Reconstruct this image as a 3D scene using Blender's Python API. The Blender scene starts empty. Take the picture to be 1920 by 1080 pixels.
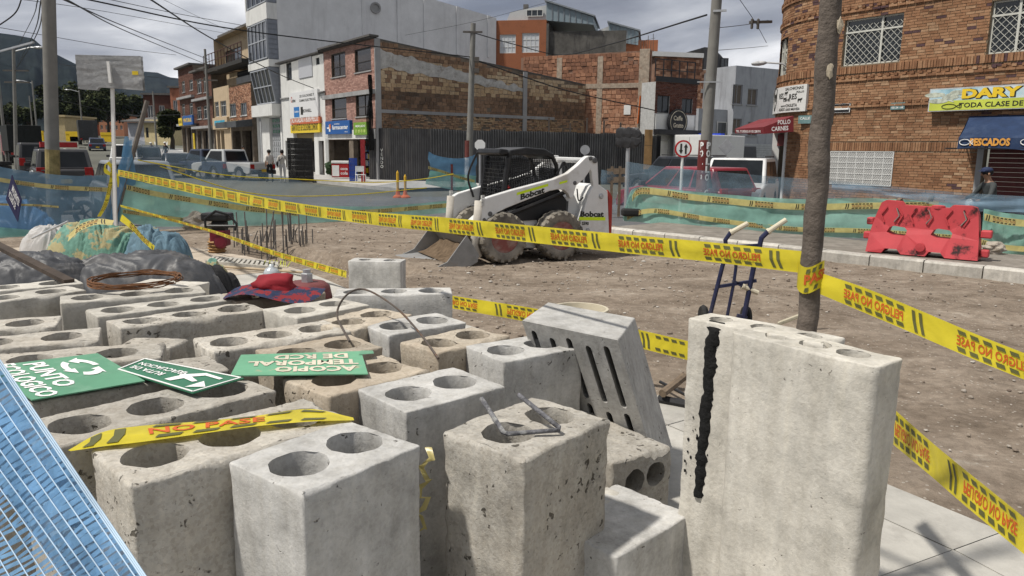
import bpy, math, random
import numpy as np
from mathutils import Vector, Matrix, noise
from mathutils.geometry import delaunay_2d_cdt
random.seed(7)
scene = bpy.context.scene
COL = scene.collection
# ---------------------------------------------------------------- camera, sky, sun, exposure
H, FPX, PITCH, ROLL = 1.8, 1400.0, math.radians(10.4), math.radians(0.7)
cam = bpy.data.cameras.new('camera')
cam.sensor_width = 36.0
cam.lens = 36.0 * FPX / 1920.0
cam.clip_start = 0.05
cam.clip_end = 9000
camo = bpy.data.objects.new('camera', cam)
COL.objects.link(camo)
camo.matrix_world = Matrix.Translation((0, 0, H)) @ Matrix.Rotation(math.pi / 2 - PITCH, 4, 'X') @ Matrix.Rotation(ROLL, 4, 'Z')
scene.camera = camo
SUN_EL, SUN_AZ = math.radians(60), math.radians(-112)      # azimuth from +Y, clockwise
world = bpy.data.worlds.new('World')
scene.world = world
world.use_nodes = True
wn, wl = world.node_tree.nodes, world.node_tree.links
wn.clear()
w_out = wn.new('ShaderNodeOutputWorld')
w_bg = wn.new('ShaderNodeBackground'); w_bg.inputs['Strength'].default_value = 0.1
sky = wn.new('ShaderNodeTexSky'); sky.sky_type = 'NISHITA'; sky.sun_disc = False
sky.sun_elevation = SUN_EL; sky.sun_rotation = SUN_AZ; sky.altitude = 2600
w_bg2 = wn.new('ShaderNodeBackground'); w_bg2.inputs['Strength'].default_value = 1.0
tc = wn.new('ShaderNodeTexCoord')
sep = wn.new('ShaderNodeSeparateXYZ'); wl.new(tc.outputs['Generated'], sep.inputs[0])
zz = wn.new('ShaderNodeMath'); zz.operation = 'MAXIMUM'; wl.new(sep.outputs['Z'], zz.inputs[0]); zz.inputs[1].default_value = 0.0
za = wn.new('ShaderNodeMath'); za.operation = 'ADD'; wl.new(zz.outputs[0], za.inputs[0]); za.inputs[1].default_value = 0.16
dv = wn.new('ShaderNodeVectorMath'); dv.operation = 'DIVIDE'
cz = wn.new('ShaderNodeCombineXYZ')
for i in range(3): wl.new(za.outputs[0], cz.inputs[i])
wl.new(tc.outputs['Generated'], dv.inputs[0]); wl.new(cz.outputs[0], dv.inputs[1])
n1 = wn.new('ShaderNodeTexNoise'); n1.inputs['Scale'].default_value = 0.95; n1.inputs['Detail'].default_value = 7
n1.inputs['Roughness'].default_value = 0.5; n1.inputs['Distortion'].default_value = 0.5
wl.new(dv.outputs[0], n1.inputs['Vector'])
r1 = wn.new('ShaderNodeValToRGB')
e = r1.color_ramp.elements
e[0].position = 0.34; e[0].color = (0.17, 0.185, 0.225, 1)
e[1].position = 0.68; e[1].color = (0.92, 0.92, 0.93, 1)
x = e.new(0.45); x.color = (0.31, 0.328, 0.375, 1)
x = e.new(0.57); x.color = (0.53, 0.545, 0.58, 1)
wl.new(n1.outputs['Fac'], r1.inputs['Fac'])
wl.new(r1.outputs['Color'], w_bg2.inputs['Color'])
wl.new(sky.outputs['Color'], w_bg.inputs['Color'])
n2 = wn.new('ShaderNodeTexNoise'); n2.inputs['Scale'].default_value = 0.9; n2.inputs['Detail'].default_value = 5
wl.new(dv.outputs[0], n2.inputs['Vector'])
r2 = wn.new('ShaderNodeValToRGB')
r2.color_ramp.elements[0].position = 0.30; r2.color_ramp.elements[0].color = (0.8, 0.8, 0.8, 1)
r2.color_ramp.elements[1].position = 0.42; r2.color_ramp.elements[1].color = (1, 1, 1, 1)
wl.new(n2.outputs['Fac'], r2.inputs['Fac'])
w_mix = wn.new('ShaderNodeMixShader')
wl.new(r2.outputs['Color'], w_mix.inputs[0]); wl.new(w_bg.outputs[0], w_mix.inputs[1]); wl.new(w_bg2.outputs[0], w_mix.inputs[2])
wl.new(w_mix.outputs[0], w_out.inputs['Surface'])
sun = bpy.data.lights.new('sun', 'SUN')
sun.energy = 4.3; sun.angle = math.radians(3.0); sun.color = (1.0, 0.95, 0.87)
suno = bpy.data.objects.new('sun', sun); COL.objects.link(suno)
sd = Vector((math.sin(SUN_AZ) * math.cos(SUN_EL), math.cos(SUN_AZ) * math.cos(SUN_EL), math.sin(SUN_EL)))
suno.rotation_euler = sd.to_track_quat('Z', 'Y').to_euler()
suno.location = sd * 60
vs = scene.view_settings
vs.view_transform = 'Standard'; vs.look = 'None'; vs.exposure = 0.15; vs.gamma = 1.0; vs.use_curve_mapping = False
scene.cycles.max_bounces = 6; scene.cycles.transparent_max_bounces = 24; scene.cycles.diffuse_bounces = 3
# ---------------------------------------------------------------- pixel <-> place (camera geometry of the photograph)
_c, _s, _cp, _sp = math.cos(ROLL), math.sin(ROLL), math.cos(PITCH), math.sin(PITCH)
def ray(px, py):
 u = (px - 960) / FPX; v = (540 - py) / FPX
 x = u * _c - v * _s; y = u * _s + v * _c
 return Vector((x, _cp + y * _sp, y * _cp - _sp))
def at(px, py, z=0.0):
 r = ray(px, py); return Vector((0, 0, H)) + r * ((z - H) / r.z)
def atd(px, py, Y):
 r = ray(px, py); return Vector((0, 0, H)) + r * (Y / r.y)
def gz(x, y):                                   # height of the ground: the far street climbs
 return max(0.0, min(5.0, 0.036 * (y - 52)))
# ---------------------------------------------------------------- object helpers
def new_obj(name, me, mat=None, parent=None, loc=None):
 o = bpy.data.objects.new(name, me); COL.objects.link(o)
 if mat is not None and me is not None and len(me.materials) == 0:
  for m in (mat if isinstance(mat, (list, tuple)) else [mat]): me.materials.append(m)
 if parent is not None: o.parent = parent
 if loc is not None: o.location = loc
 return o
def tag(o, label=None, cat=None, group=None, kind=None):
 if label: o['label'] = label
 if cat: o['category'] = cat
 if group: o['group'] = group
 if kind: o['kind'] = kind
 return o
def thing(name, label, cat, loc=(0, 0, 0), rz=0.0, group=None):
 o = bpy.data.objects.new(name, None); COL.objects.link(o)
 o.empty_display_size = 0.1; o.location = loc; o.rotation_euler = (0, 0, rz)
 return tag(o, label, cat, group)
def kids(o): return [c for c in bpy.data.objects if c.parent == o]
def copy_tree(o, parent=None):
 c = o.copy(); COL.objects.link(c); c.parent = parent
 for ch in o.children: copy_tree(ch, c)
 return c
class MB:
 """collects shapes; build() links them as one mesh object"""
 def __init__(s): s.v = []; s.f = []; s.m = []; s.t = []
 def add(s, vs, fs, mi=0, tint=0.0):
  b = len(s.v); s.v.extend([tuple(q) for q in vs]); s.f.extend([tuple(b + i for i in f) for f in fs])
  s.m.extend([mi] * len(fs)); s.t.extend([tint] * len(fs)); return s
 def quad(s, a, b, c, d, mi=0): return s.add([a, b, c, d], [(0, 1, 2, 3)], mi)
 def hexa(s, p, mi=0, tint=0.0):           # p: 4 bottom corners ccw, 4 top corners ccw
  return s.add(p, [(3, 2, 1, 0), (4, 5, 6, 7), (0, 1, 5, 4), (1, 2, 6, 5), (2, 3, 7, 6), (3, 0, 4, 7)], mi, tint)
 def box(s, x0, x1, y0, y1, z0, z1, mi=0, tint=0.0, M=None):
  p = [(x0, y0, z0), (x1, y0, z0), (x1, y1, z0), (x0, y1, z0), (x0, y0, z1), (x1, y0, z1), (x1, y1, z1), (x0, y1, z1)]
  if M is not None: p = [M @ Vector(q) for q in p]
  return s.hexa(p, mi, tint)
 def bar(s, a, b, w, h=None, mi=0, up=(0, 0, 1)):      # square bar from a to b
  h = h or w; a = Vector(a); b = Vector(b); d = (b - a).normalized(); up = Vector(up)
  if abs(d.dot(up)) > 0.98: up = Vector((0, 1, 0)) if abs(d.y) < 0.9 else Vector((1, 0, 0))
  sx = d.cross(up).normalized() * (w / 2); sy = sx.cross(d).normalized() * (h / 2)
  return s.hexa([a - sx - sy, a + sx - sy, a + sx + sy, a - sx + sy, b - sx - sy, b + sx - sy, b + sx + sy, b - sx + sy], mi)
 def tube(s, pts, r, n=8, caps=True, mi=0):
  pts = [Vector(p) for p in pts]; k = len(pts)
  rs = r if isinstance(r, (list, tuple)) else [r] * k
  prev = None; rings = []
  for i, p in enumerate(pts):
   d = (pts[min(i + 1, k - 1)] - pts[max(i - 1, 0)])
   d = d.normalized() if d.length > 1e-9 else Vector((0, 0, 1))
   if prev is None: a = d.orthogonal().normalized()
   else:
    a = prev - d * prev.dot(d)
    a = a.normalized() if a.length > 1e-6 else d.orthogonal().normalized()
   prev = a; b = d.cross(a)
   rings.append([p + (a * math.cos(t) + b * math.sin(t)) * rs[i] for t in [2 * math.pi * j / n for j in range(n)]])
  vs = [q for rg in rings for q in rg]; fs = []
  for i in range(k - 1):
   for j in range(n):
    fs.append((i * n + j, i * n + (j + 1) % n, (i + 1) * n + (j + 1) % n, (i + 1) * n + j))
  if caps:
   fs.append(tuple(range(n - 1, -1, -1))); fs.append(tuple((k - 1) * n + j for j in range(n)))
  return s.add(vs, fs, mi)
 def lathe(s, prof, o=(0, 0, 0), axis=(0, 0, 1), n=20, mi=0, closed=False):   # prof: (r, h) pairs
  o = Vector(o); ax = Vector(axis).normalized(); a = ax.orthogonal().normalized(); b = ax.cross(a)
  vs = []; fs = []
  for r, h in prof:
   for j in range(n):
    t = 2 * math.pi * j / n
    vs.append(o + ax * h + (a * math.cos(t) + b * math.sin(t)) * r)
  for i in range(len(prof) - 1):
   for j in range(n): fs.append((i * n + j, i * n + (j + 1) % n, (i + 1) * n + (j + 1) % n, (i + 1) * n + j))
  if prof[0][0] > 1e-6 and not closed: fs.append(tuple(range(n - 1, -1, -1)))
  if prof[-1][0] > 1e-6 and not closed: fs.append(tuple((len(prof) - 1) * n + j for j in range(n)))
  return s.add(vs, fs, mi)
 def prism(s, poly, f0, f1, mi=0):          # poly list of 2d points, f0/f1 map 2d -> 3d for the two faces
  n = len(poly); vs = [f0(*p) for p in poly] + [f1(*p) for p in poly]
  fs = [(i, (i + 1) % n, n + (i + 1) % n, n + i) for i in range(n)]
  fs.append(tuple(range(n - 1, -1, -1))); fs.append(tuple(n + i for i in range(n)))
  return s.add(vs, fs, mi)
 def grid(s, P, mi=0):                      # P[i][j] points
  r, c = len(P), len(P[0]); vs = [q for row in P for q in row]
  return s.add(vs, [(i * c + j, i * c + j + 1, (i + 1) * c + j + 1, (i + 1) * c + j) for i in range(r - 1) for j in range(c - 1)], mi)
 def blob(s, c, r, n=2, amp=0.25, seed=0, mi=0, sq=(1, 1, 1), freq=1.0):    # noisy lump
  vs, fs = ICO[n]
  out = []
  for q in vs:
   k = 1 + amp * noise.noise(Vector(q) * freq * 1.7 + Vector((seed * 3.1, seed * 1.7, 0)))
   out.append((c[0] + q[0] * r * sq[0] * k, c[1] + q[1] * r * sq[1] * k, c[2] + q[2] * r * sq[2] * k))
  return s.add(out, fs, mi)
 def mesh(s, name, smooth=False, tint=False, fix=False):
  me = bpy.data.meshes.new(name); me.from_pydata(s.v, [], s.f)
  if any(s.m): me.polygons.foreach_set('material_index', s.m)
  if tint:
   at_ = me.attributes.new('tint', 'FLOAT', 'FACE'); at_.data.foreach_set('value', s.t)
  if smooth: me.polygons.foreach_set('use_smooth', [True] * len(me.polygons))
  me.update(); return me
 def build(s, name, mat, parent=None, loc=None, smooth=False, tint=False, bevel=0.0, auto=None):
  o = new_obj(name, s.mesh(name, smooth or auto is not None, tint), mat, parent, loc)
  if bevel:
   b = o.modifiers.new('bevel', 'BEVEL'); b.width = bevel; b.segments = 2; b.limit_method = 'ANGLE'; b.angle_limit = math.radians(40)
  if auto is not None:
   o.data.set_sharp_from_angle(angle=math.radians(auto))
  return o
def _ico(n):
 t = (1 + 5 ** .5) / 2
 v = [Vector(q).normalized() for q in [(-1, t, 0), (1, t, 0), (-1, -t, 0), (1, -t, 0), (0, -1, t), (0, 1, t), (0, -1, -t), (0, 1, -t), (t, 0, -1), (t, 0, 1), (-t, 0, -1), (-t, 0, 1)]]
 f = [(0, 11, 5), (0, 5, 1), (0, 1, 7), (0, 7, 10), (0, 10, 11), (1, 5, 9), (5, 11, 4), (11, 10, 2), (10, 7, 6), (7, 1, 8), (3, 9, 4), (3, 4, 2), (3, 2, 6), (3, 6, 8), (3, 8, 9), (4, 9, 5), (2, 4, 11), (6, 2, 10), (8, 6, 7), (9, 8, 1)]
 for _ in range(n):
  c = {}; nf = []
  def mid(a, b):
   k = (min(a, b), max(a, b))
   if k not in c: v.append(((v[a] + v[b]) / 2).normalized()); c[k] = len(v) - 1
   return c[k]
  for a, b, d in f:
   x, y, z = mid(a, b), mid(b, d), mid(d, a); nf += [(a, x, z), (b, y, x), (d, z, y), (x, y, z)]
  f = nf
 return [tuple(q) for q in v], f
ICO = {n: _ico(n) for n in (0, 1, 2, 3)}
def spline(P, n):                              # Catmull-Rom through points
 P = [Vector(p) for p in P]
 if len(P) == 2: return [P[0].lerp(P[1], i / n) for i in range(n + 1)]
 Q = [P[0] * 2 - P[1]] + P + [P[-1] * 2 - P[-2]]; out = []; segs = len(P) - 1
 for i in range(n + 1):
  t = i / n * segs; k = min(int(t), segs - 1); u = t - k
  a, b, c, d = Q[k:k + 4]
  out.append(0.5 * ((2 * b) + (c - a) * u + (2 * a - 5 * b + 4 * c - d) * u * u + (3 * b - a - 3 * c + d) * u ** 3))
 return out
_tcache = {}
def text2d(s, bold=0.0):
 """outline of a line of text as (verts2d, faces, width), cap height 1, starting at x=0"""
 k = (s, bold)
 if k in _tcache: return _tcache[k]
 cu = bpy.data.curves.new('lettering', 'FONT'); cu.body = s; cu.size = 1.0; cu.resolution_u = 2; cu.offset = bold
 o = bpy.data.objects.new('lettering', cu); COL.objects.link(o)
 bpy.context.view_layer.update()
 me = bpy.data.meshes.new_from_object(o.evaluated_get(bpy.context.evaluated_depsgraph_get()))
 vs = [(v.co.x, v.co.y) for v in me.vertices]; fs = [tuple(p.vertices) for p in me.polygons]
 bpy.data.objects.remove(o); bpy.data.curves.remove(cu); bpy.data.meshes.remove(me)
 if vs:
  x0 = min(v[0] for v in vs); x1 = max(v[0] for v in vs); sc = 1 / 0.69
  vs = [((v[0] - x0) * sc, v[1] * sc) for v in vs]; w = (x1 - x0) * sc
 else: w = 0
 _tcache[k] = (vs, fs, w); return _tcache[k]
def put_text(mb, s, f, x, y, h, w=None, bold=0.02, mi=0, align='c', dense=False):
 """s drawn with f(u,v)->3d, cap height h, squeezed to width w; (x,y) baseline anchor"""
 vs, fs, W = text2d(s, bold)
 if W == 0: return
 k = (w / W) if w else h
 off = {'c': -W * k / 2, 'l': 0, 'r': -W * k}[align]
 mb.add([f(x + off + a * k, y + b * h) for a, b in vs], fs, mi)
class Frame:
 """a vertical plane with its own x (along), y (inwards), z (up); pixel lookups on it"""
 def __init__(s, o, rz): s.o = Vector(o); s.rz = rz; s.x = Vector((math.cos(rz), math.sin(rz), 0)); s.y = Vector((-math.sin(rz), math.cos(rz), 0))
 def px(s, px, py, y=0.0):
  r = ray(px, py); c = Vector((0, 0, H)); t = ((s.o + s.y * y - c).dot(s.y)) / r.dot(s.y); p = c + r * t - s.o
  return p.dot(s.x), p.z
 def pxu(s, px, py=280, y=0.0): return s.px(px, py, y)[0]
 def pxz(s, px, py, y=0.0): return s.px(px, py, y)[1]
 def w(s, x, y, z): return s.o + s.x * x + s.y * y + Vector((0, 0, z))
GA = math.atan2(-0.818, 0.575)                 # street grid: facades along the street
GB = math.atan2(0.575, 0.818)                  # facades of the cross street
# ---------------------------------------------------------------- materials
def nd(nt, t, **k):
 n = nt.nodes.new(t)
 for a, b in k.items():
  if a.startswith('i_'): n.inputs[a[2:].replace('_', ' ')].default_value = b
  else: setattr(n, a, b)
 return n
def rgb(r, g, b): return (r, g, b, 1)
def ramp(nt, fac, stops):
 r = nd(nt, 'ShaderNodeValToRGB'); el = r.color_ramp.elements
 el[0].position, el[0].color = stops[0]; el[1].position, el[1].color = stops[-1]
 for p, c in stops[1:-1]:
  q = el.new(p); q.color = c
 nt.links.new(fac, r.inputs['Fac']); return r
_mats = {}
def M(name, col, rough=0.8, var=0.18, scale=6.0, bump=0.15, metal=0.0, spec=0.3, stain=None, stain_amt=0.5, stain_scale=1.5, fine=60.0, rand=0.0, streak=False, stain_lo=0.52, stain_hi=0.68):
 """general weathered surface: mottled colour, stains, fine relief"""
 if name in _mats: return _mats[name]
 m = bpy.data.materials.new(name); m.use_nodes = True; nt = m.node_tree; L = nt.links
 b = nt.nodes['Principled BSDF']
 b.inputs['Roughness'].default_value = rough; b.inputs['Metallic'].default_value = metal
 b.inputs['Specular IOR Level'].default_value = spec
 tcn = nd(nt, 'ShaderNodeTexCoord'); oi = nd(nt, 'ShaderNodeObjectInfo')
 off = nd(nt, 'ShaderNodeVectorMath', operation='SCALE'); off.inputs[0].default_value = (37, 19, 53); L.new(oi.outputs['Random'], off.inputs['Scale'])
 ad = nd(nt, 'ShaderNodeVectorMath', operation='ADD'); L.new(tcn.outputs['Object'], ad.inputs[0]); L.new(off.outputs[0], ad.inputs[1])
 vec = ad.outputs[0]
 n = nd(nt, 'ShaderNodeTexNoise', i_Scale=scale, i_Detail=8.0, i_Roughness=0.65); L.new(vec, n.inputs['Vector'])
 lo = tuple(c * (1 - var) for c in col[:3]) + (1,); hi = tuple(min(1, c * (1 + var)) for c in col[:3]) + (1,)
 cr = ramp(nt, n.outputs['Fac'], [(0.3, lo), (0.7, hi)]); out = cr.outputs['Color']
 if stain is not None:
  mp = nd(nt, 'ShaderNodeMapping'); L.new(vec, mp.inputs['Vector'])
  if streak: mp.inputs['Scale'].default_value = (1.6, 1.6, 0.22)
  n2_ = nd(nt, 'ShaderNodeTexNoise', i_Scale=stain_scale, i_Detail=9.0, i_Roughness=0.7); L.new(mp.outputs[0], n2_.inputs['Vector'])
  mr = nd(nt, 'ShaderNodeMapRange'); mr.inputs['From Min'].default_value = stain_lo; mr.inputs['From Max'].default_value = stain_hi
  mr.inputs['To Max'].default_value = stain_amt; L.new(n2_.outputs['Fac'], mr.inputs['Value'])
  mx = nd(nt, 'ShaderNodeMix', data_type='RGBA'); L.new(mr.outputs[0], mx.inputs['Factor']); L.new(out, mx.inputs['A']); mx.inputs['B'].default_value = stain
  out = mx.outputs['Result']
 if rand:
  mr2 = nd(nt, 'ShaderNodeMapRange'); mr2.inputs['To Min'].default_value = 1 - rand; mr2.inputs['To Max'].default_value = 1 + rand
  L.new(oi.outputs['Random'], mr2.inputs['Value'])
  hs = nd(nt, 'ShaderNodeHueSaturation'); L.new(mr2.outputs[0], hs.inputs['Value']); L.new(out, hs.inputs['Color']); out = hs.outputs['Color']
 L.new(out, b.inputs['Base Color'])
 if bump:
  nb = nd(nt, 'ShaderNodeTexNoise', i_Scale=fine, i_Detail=5.0, i_Roughness=0.6); L.new(vec, nb.inputs['Vector'])
  bp = nd(nt, 'ShaderNodeBump', i_Strength=bump, i_Distance=0.02); L.new(nb.outputs['Fac'], bp.inputs['Height']); L.new(bp.outputs[0], b.inputs['Normal'])
 _mats[name] = m; return m
def GL(name, col=(0.03, 0.035, 0.04), rough=0.08):       # dark window glass, reflecting the sky
 if name in _mats: return _mats[name]
 m = M(name, col, rough=rough, var=0.3, scale=1.5, bump=0.0, spec=0.6); return m
def NET(name, col, alpha, scale=1.0, dirt=None):
 """woven safety netting: partly open cloth that lets light through"""
 if name in _mats: return _mats[name]
 m = bpy.data.materials.new(name); m.use_nodes = True; nt = m.node_tree; L = nt.links; nt.nodes.clear()
 o = nd(nt, 'ShaderNodeOutputMaterial'); tr = nd(nt, 'ShaderNodeBsdfTransparent'); df = nd(nt, 'ShaderNodeBsdfDiffuse'); tl = nd(nt, 'ShaderNodeBsdfTranslucent')
 tcn = nd(nt, 'ShaderNodeTexCoord')
 n = nd(nt, 'ShaderNodeTexNoise', i_Scale=2.2 * scale, i_Detail=6.0, i_Roughness=0.6, i_Distortion=0.6); L.new(tcn.outputs['Object'], n.inputs['Vector'])
 cr = ramp(nt, n.outputs['Fac'], [(0.3, tuple(c * 0.75 for c in col) + (1,)), (0.7, tuple(min(1, c * 1.2) for c in col) + (1,))])
 outc = cr.outputs['Color']
 if dirt:
  n3 = nd(nt, 'ShaderNodeTexNoise', i_Scale=3.3, i_Detail=8.0); L.new(tcn.outputs['Object'], n3.inputs['Vector'])
  mr3 = nd(nt, 'ShaderNodeMapRange'); mr3.inputs['From Min'].default_value = 0.6; mr3.inputs['From Max'].default_value = 0.75; mr3.inputs['To Max'].default_value = 0.7; L.new(n3.outputs['Fac'], mr3.inputs['Value'])
  mx = nd(nt, 'ShaderNodeMix', data_type='RGBA'); L.new(mr3.outputs[0], mx.inputs['Factor']); L.new(outc, mx.inputs['A']); mx.inputs['B'].default_value = dirt + (1,); outc = mx.outputs['Result']
 L.new(outc, df.inputs['Color']); L.new(outc, tl.inputs['Color'])
 ms = nd(nt, 'ShaderNodeMixShader'); ms.inputs[0].default_value = 0.4; L.new(df.outputs[0], ms.inputs[1]); L.new(tl.outputs[0], ms.inputs[2])
 mr = nd(nt, 'ShaderNodeMapRange'); mr.inputs['From Min'].default_value = 0.3; mr.inputs['From Max'].default_value = 0.7
 mr.inputs['To Min'].default_value = max(0, alpha - 0.14); mr.inputs['To Max'].default_value = min(1, alpha + 0.14)
 n4 = nd(nt, 'ShaderNodeTexNoise', i_Scale=1.1 * scale, i_Detail=5.0); mp = nd(nt, 'ShaderNodeMapping'); mp.inputs['Scale'].default_value = (1, 1, 3); L.new(tcn.outputs['Object'], mp.inputs['Vector']); L.new(mp.outputs[0], n4.inputs['Vector'])
 L.new(n4.outputs['Fac'], mr.inputs['Value'])
 m2 = nd(nt, 'ShaderNodeMixShader'); L.new(mr.outputs[0], m2.inputs[0]); L.new(tr.outputs[0], m2.inputs[1]); L.new(ms.outputs[0], m2.inputs[2]); L.new(m2.outputs[0], o.inputs['Surface'])
 _mats[name] = m; return m
def CONC(name, col, pit=0.5, grain=0.5, tan=None, tan_amt=0.0):
 """cast concrete: mottled, air-hole pits, dust and streaks"""
 if name in _mats: return _mats[name]
 m = bpy.data.materials.new(name); m.use_nodes = True; nt = m.node_tree; L = nt.links; b = nt.nodes['Principled BSDF']
 b.inputs['Roughness'].default_value = 0.92; b.inputs['Specular IOR Level'].default_value = 0.15
 tcn = nd(nt, 'ShaderNodeTexCoord'); oi = nd(nt, 'ShaderNodeObjectInfo')
 off = nd(nt, 'ShaderNodeVectorMath', operation='SCALE'); off.inputs[0].default_value = (37, 19, 53); L.new(oi.outputs['Random'], off.inputs['Scale'])
 ad = nd(nt, 'ShaderNodeVectorMath', operation='ADD'); L.new(tcn.outputs['Object'], ad.inputs[0]); L.new(off.outputs[0], ad.inputs[1]); vec = ad.outputs[0]
 n = nd(nt, 'ShaderNodeTexNoise', i_Scale=5.0, i_Detail=10.0, i_Roughness=0.72); L.new(vec, n.inputs['Vector'])
 cr = ramp(nt, n.outputs['Fac'], [(0.28, tuple(c * 0.62 for c in col) + (1,)), (0.5, col + (1,)), (0.72, tuple(min(0.8, c * 1.28) for c in col) + (1,))]); out = cr.outputs['Color']
 v2 = nd(nt, 'ShaderNodeTexVoronoi', i_Scale=95.0); L.new(vec, v2.inputs['Vector'])
 cg = ramp(nt, v2.outputs['Color'], [(0.15, (0.55, 0.5, 0.44, 1)), (0.5, (1, 1, 1, 1)), (0.9, (1.25, 1.2, 1.12, 1))])
 mg = nd(nt, 'ShaderNodeMix', data_type='RGBA', blend_type='MULTIPLY'); mg.inputs['Factor'].default_value = grain * 0.35; L.new(out, mg.inputs['A']); L.new(cg.outputs['Color'], mg.inputs['B']); out = mg.outputs['Result']
 if tan:
  nt_ = nd(nt, 'ShaderNodeTexNoise', i_Scale=2.6, i_Detail=7.0, i_Roughness=0.7); L.new(vec, nt_.inputs['Vector'])
  mr = nd(nt, 'ShaderNodeMapRange'); mr.inputs['From Min'].default_value = 0.42; mr.inputs['From Max'].default_value = 0.62; mr.inputs['To Max'].default_value = tan_amt; L.new(nt_.outputs['Fac'], mr.inputs['Value'])
  mt = nd(nt, 'ShaderNodeMix', data_type='RGBA'); L.new(mr.outputs[0], mt.inputs['Factor']); L.new(out, mt.inputs['A']); mt.inputs['B'].default_value = tan + (1,); out = mt.outputs['Result']
 dist = nd(nt, 'ShaderNodeTexNoise', i_Scale=22.0, i_Detail=3.0); L.new(vec, dist.inputs['Vector'])
 dm = nd(nt, 'ShaderNodeMix', data_type='RGBA'); dm.inputs['Factor'].default_value = 0.075; L.new(vec, dm.inputs['A']); L.new(dist.outputs['Color'], dm.inputs['B'])
 v1 = nd(nt, 'ShaderNodeTexVoronoi', i_Scale=26.0, i_Randomness=1.0); L.new(dm.outputs['Result'], v1.inputs['Vector'])
 gate = nd(nt, 'ShaderNodeTexNoise', i_Scale=6.0, i_Detail=4.0); L.new(vec, gate.inputs['Vector'])
 gm = nd(nt, 'ShaderNodeMapRange'); gm.inputs['From Min'].default_value = 0.40; gm.inputs['From Max'].default_value = 0.75; gm.inputs['To Max'].default_value = 0.34 * pit + 0.06; L.new(gate.outputs['Fac'], gm.inputs['Value'])
 lt = nd(nt, 'ShaderNodeMath', operation='SUBTRACT'); L.new(gm.outputs[0], lt.inputs[0]); L.new(v1.outputs['Distance'], lt.inputs[1])
 ps = nd(nt, 'ShaderNodeMapRange'); ps.inputs['From Min'].default_value = 0.0; ps.inputs['From Max'].default_value = 0.09; L.new(lt.outputs[0], ps.inputs['Value'])
 v3 = nd(nt, 'ShaderNodeTexVoronoi', i_Scale=70.0); L.new(dm.outputs['Result'], v3.inputs['Vector'])
 p3 = nd(nt, 'ShaderNodeMapRange'); p3.inputs['From Min'].default_value = 0.13; p3.inputs['From Max'].default_value = 0.07; L.new(v3.outputs['Distance'], p3.inputs['Value'])
 g3 = nd(nt, 'ShaderNodeMath', operation='MULTIPLY'); L.new(p3.outputs[0], g3.inputs[0]); L.new(gm.outputs[0], g3.inputs[1])
 g4 = nd(nt, 'ShaderNodeMath', operation='MULTIPLY', use_clamp=True); L.new(g3.outputs[0], g4.inputs[0]); g4.inputs[1].default_value = 3.5
 pm = nd(nt, 'ShaderNodeMath', operation='MAXIMUM'); L.new(ps.outputs[0], pm.inputs[0]); L.new(g4.outputs[0], pm.inputs[1])
 mpi = nd(nt, 'ShaderNodeMix', data_type='RGBA', blend_type='MULTIPLY'); L.new(pm.outputs[0], mpi.inputs['Factor']); L.new(out, mpi.inputs['A']); mpi.inputs['B'].default_value = (0.27, 0.26, 0.245, 1); out = mpi.outputs['Result']
 mp = nd(nt, 'ShaderNodeMapping'); mp.inputs['Scale'].default_value = (7, 7, 0.6); L.new(vec, mp.inputs['Vector'])
 ns = nd(nt, 'ShaderNodeTexNoise', i_Scale=3.0, i_Detail=6.0); L.new(mp.outputs[0], ns.inputs['Vector'])
 cs = ramp(nt, ns.outputs['Fac'], [(0.35, (0.86, 0.85, 0.83, 1)), (0.6, (1, 1, 1, 1)), (0.75, (1.12, 1.11, 1.08, 1))])
 mst = nd(nt, 'ShaderNodeMix', data_type='RGBA', blend_type='MULTIPLY'); mst.inputs['Factor'].default_value = 0.8; L.new(out, mst.inputs['A']); L.new(cs.outputs['Color'], mst.inputs['B']); out = mst.outputs['Result']
 mr2 = nd(nt, 'ShaderNodeMapRange'); mr2.inputs['To Min'].default_value = 0.86; mr2.inputs['To Max'].default_value = 1.14; L.new(oi.outputs['Random'], mr2.inputs['Value'])
 hs = nd(nt, 'ShaderNodeHueSaturation'); L.new(mr2.outputs[0], hs.inputs['Value']); L.new(out, hs.inputs['Color']); L.new(hs.outputs['Color'], b.inputs['Base Color'])
 nb = nd(nt, 'ShaderNodeTexNoise', i_Scale=75.0, i_Detail=6.0, i_Roughness=0.7); L.new(vec, nb.inputs['Vector'])
 nb2 = nd(nt, 'ShaderNodeTexNoise', i_Scale=14.0, i_Detail=4.0); L.new(vec, nb2.inputs['Vector'])
 a1 = nd(nt, 'ShaderNodeMath', operation='MULTIPLY_ADD'); L.new(nb2.outputs['Fac'], a1.inputs[0]); a1.inputs[1].default_value = 1.6; L.new(nb.outputs['Fac'], a1.inputs[2])
 a2 = nd(nt, 'ShaderNodeMath', operation='MULTIPLY_ADD'); L.new(pm.outputs[0], a2.inputs[0]); a2.inputs[1].default_value = -3.0; L.new(a1.outputs[0], a2.inputs[2])
 bp = nd(nt, 'ShaderNodeBump', i_Strength=0.35 + 0.3 * grain, i_Distance=0.006); L.new(a2.outputs[0], bp.inputs['Height']); L.new(bp.outputs[0], b.inputs['Normal'])
 _mats[name] = m; return m
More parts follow.
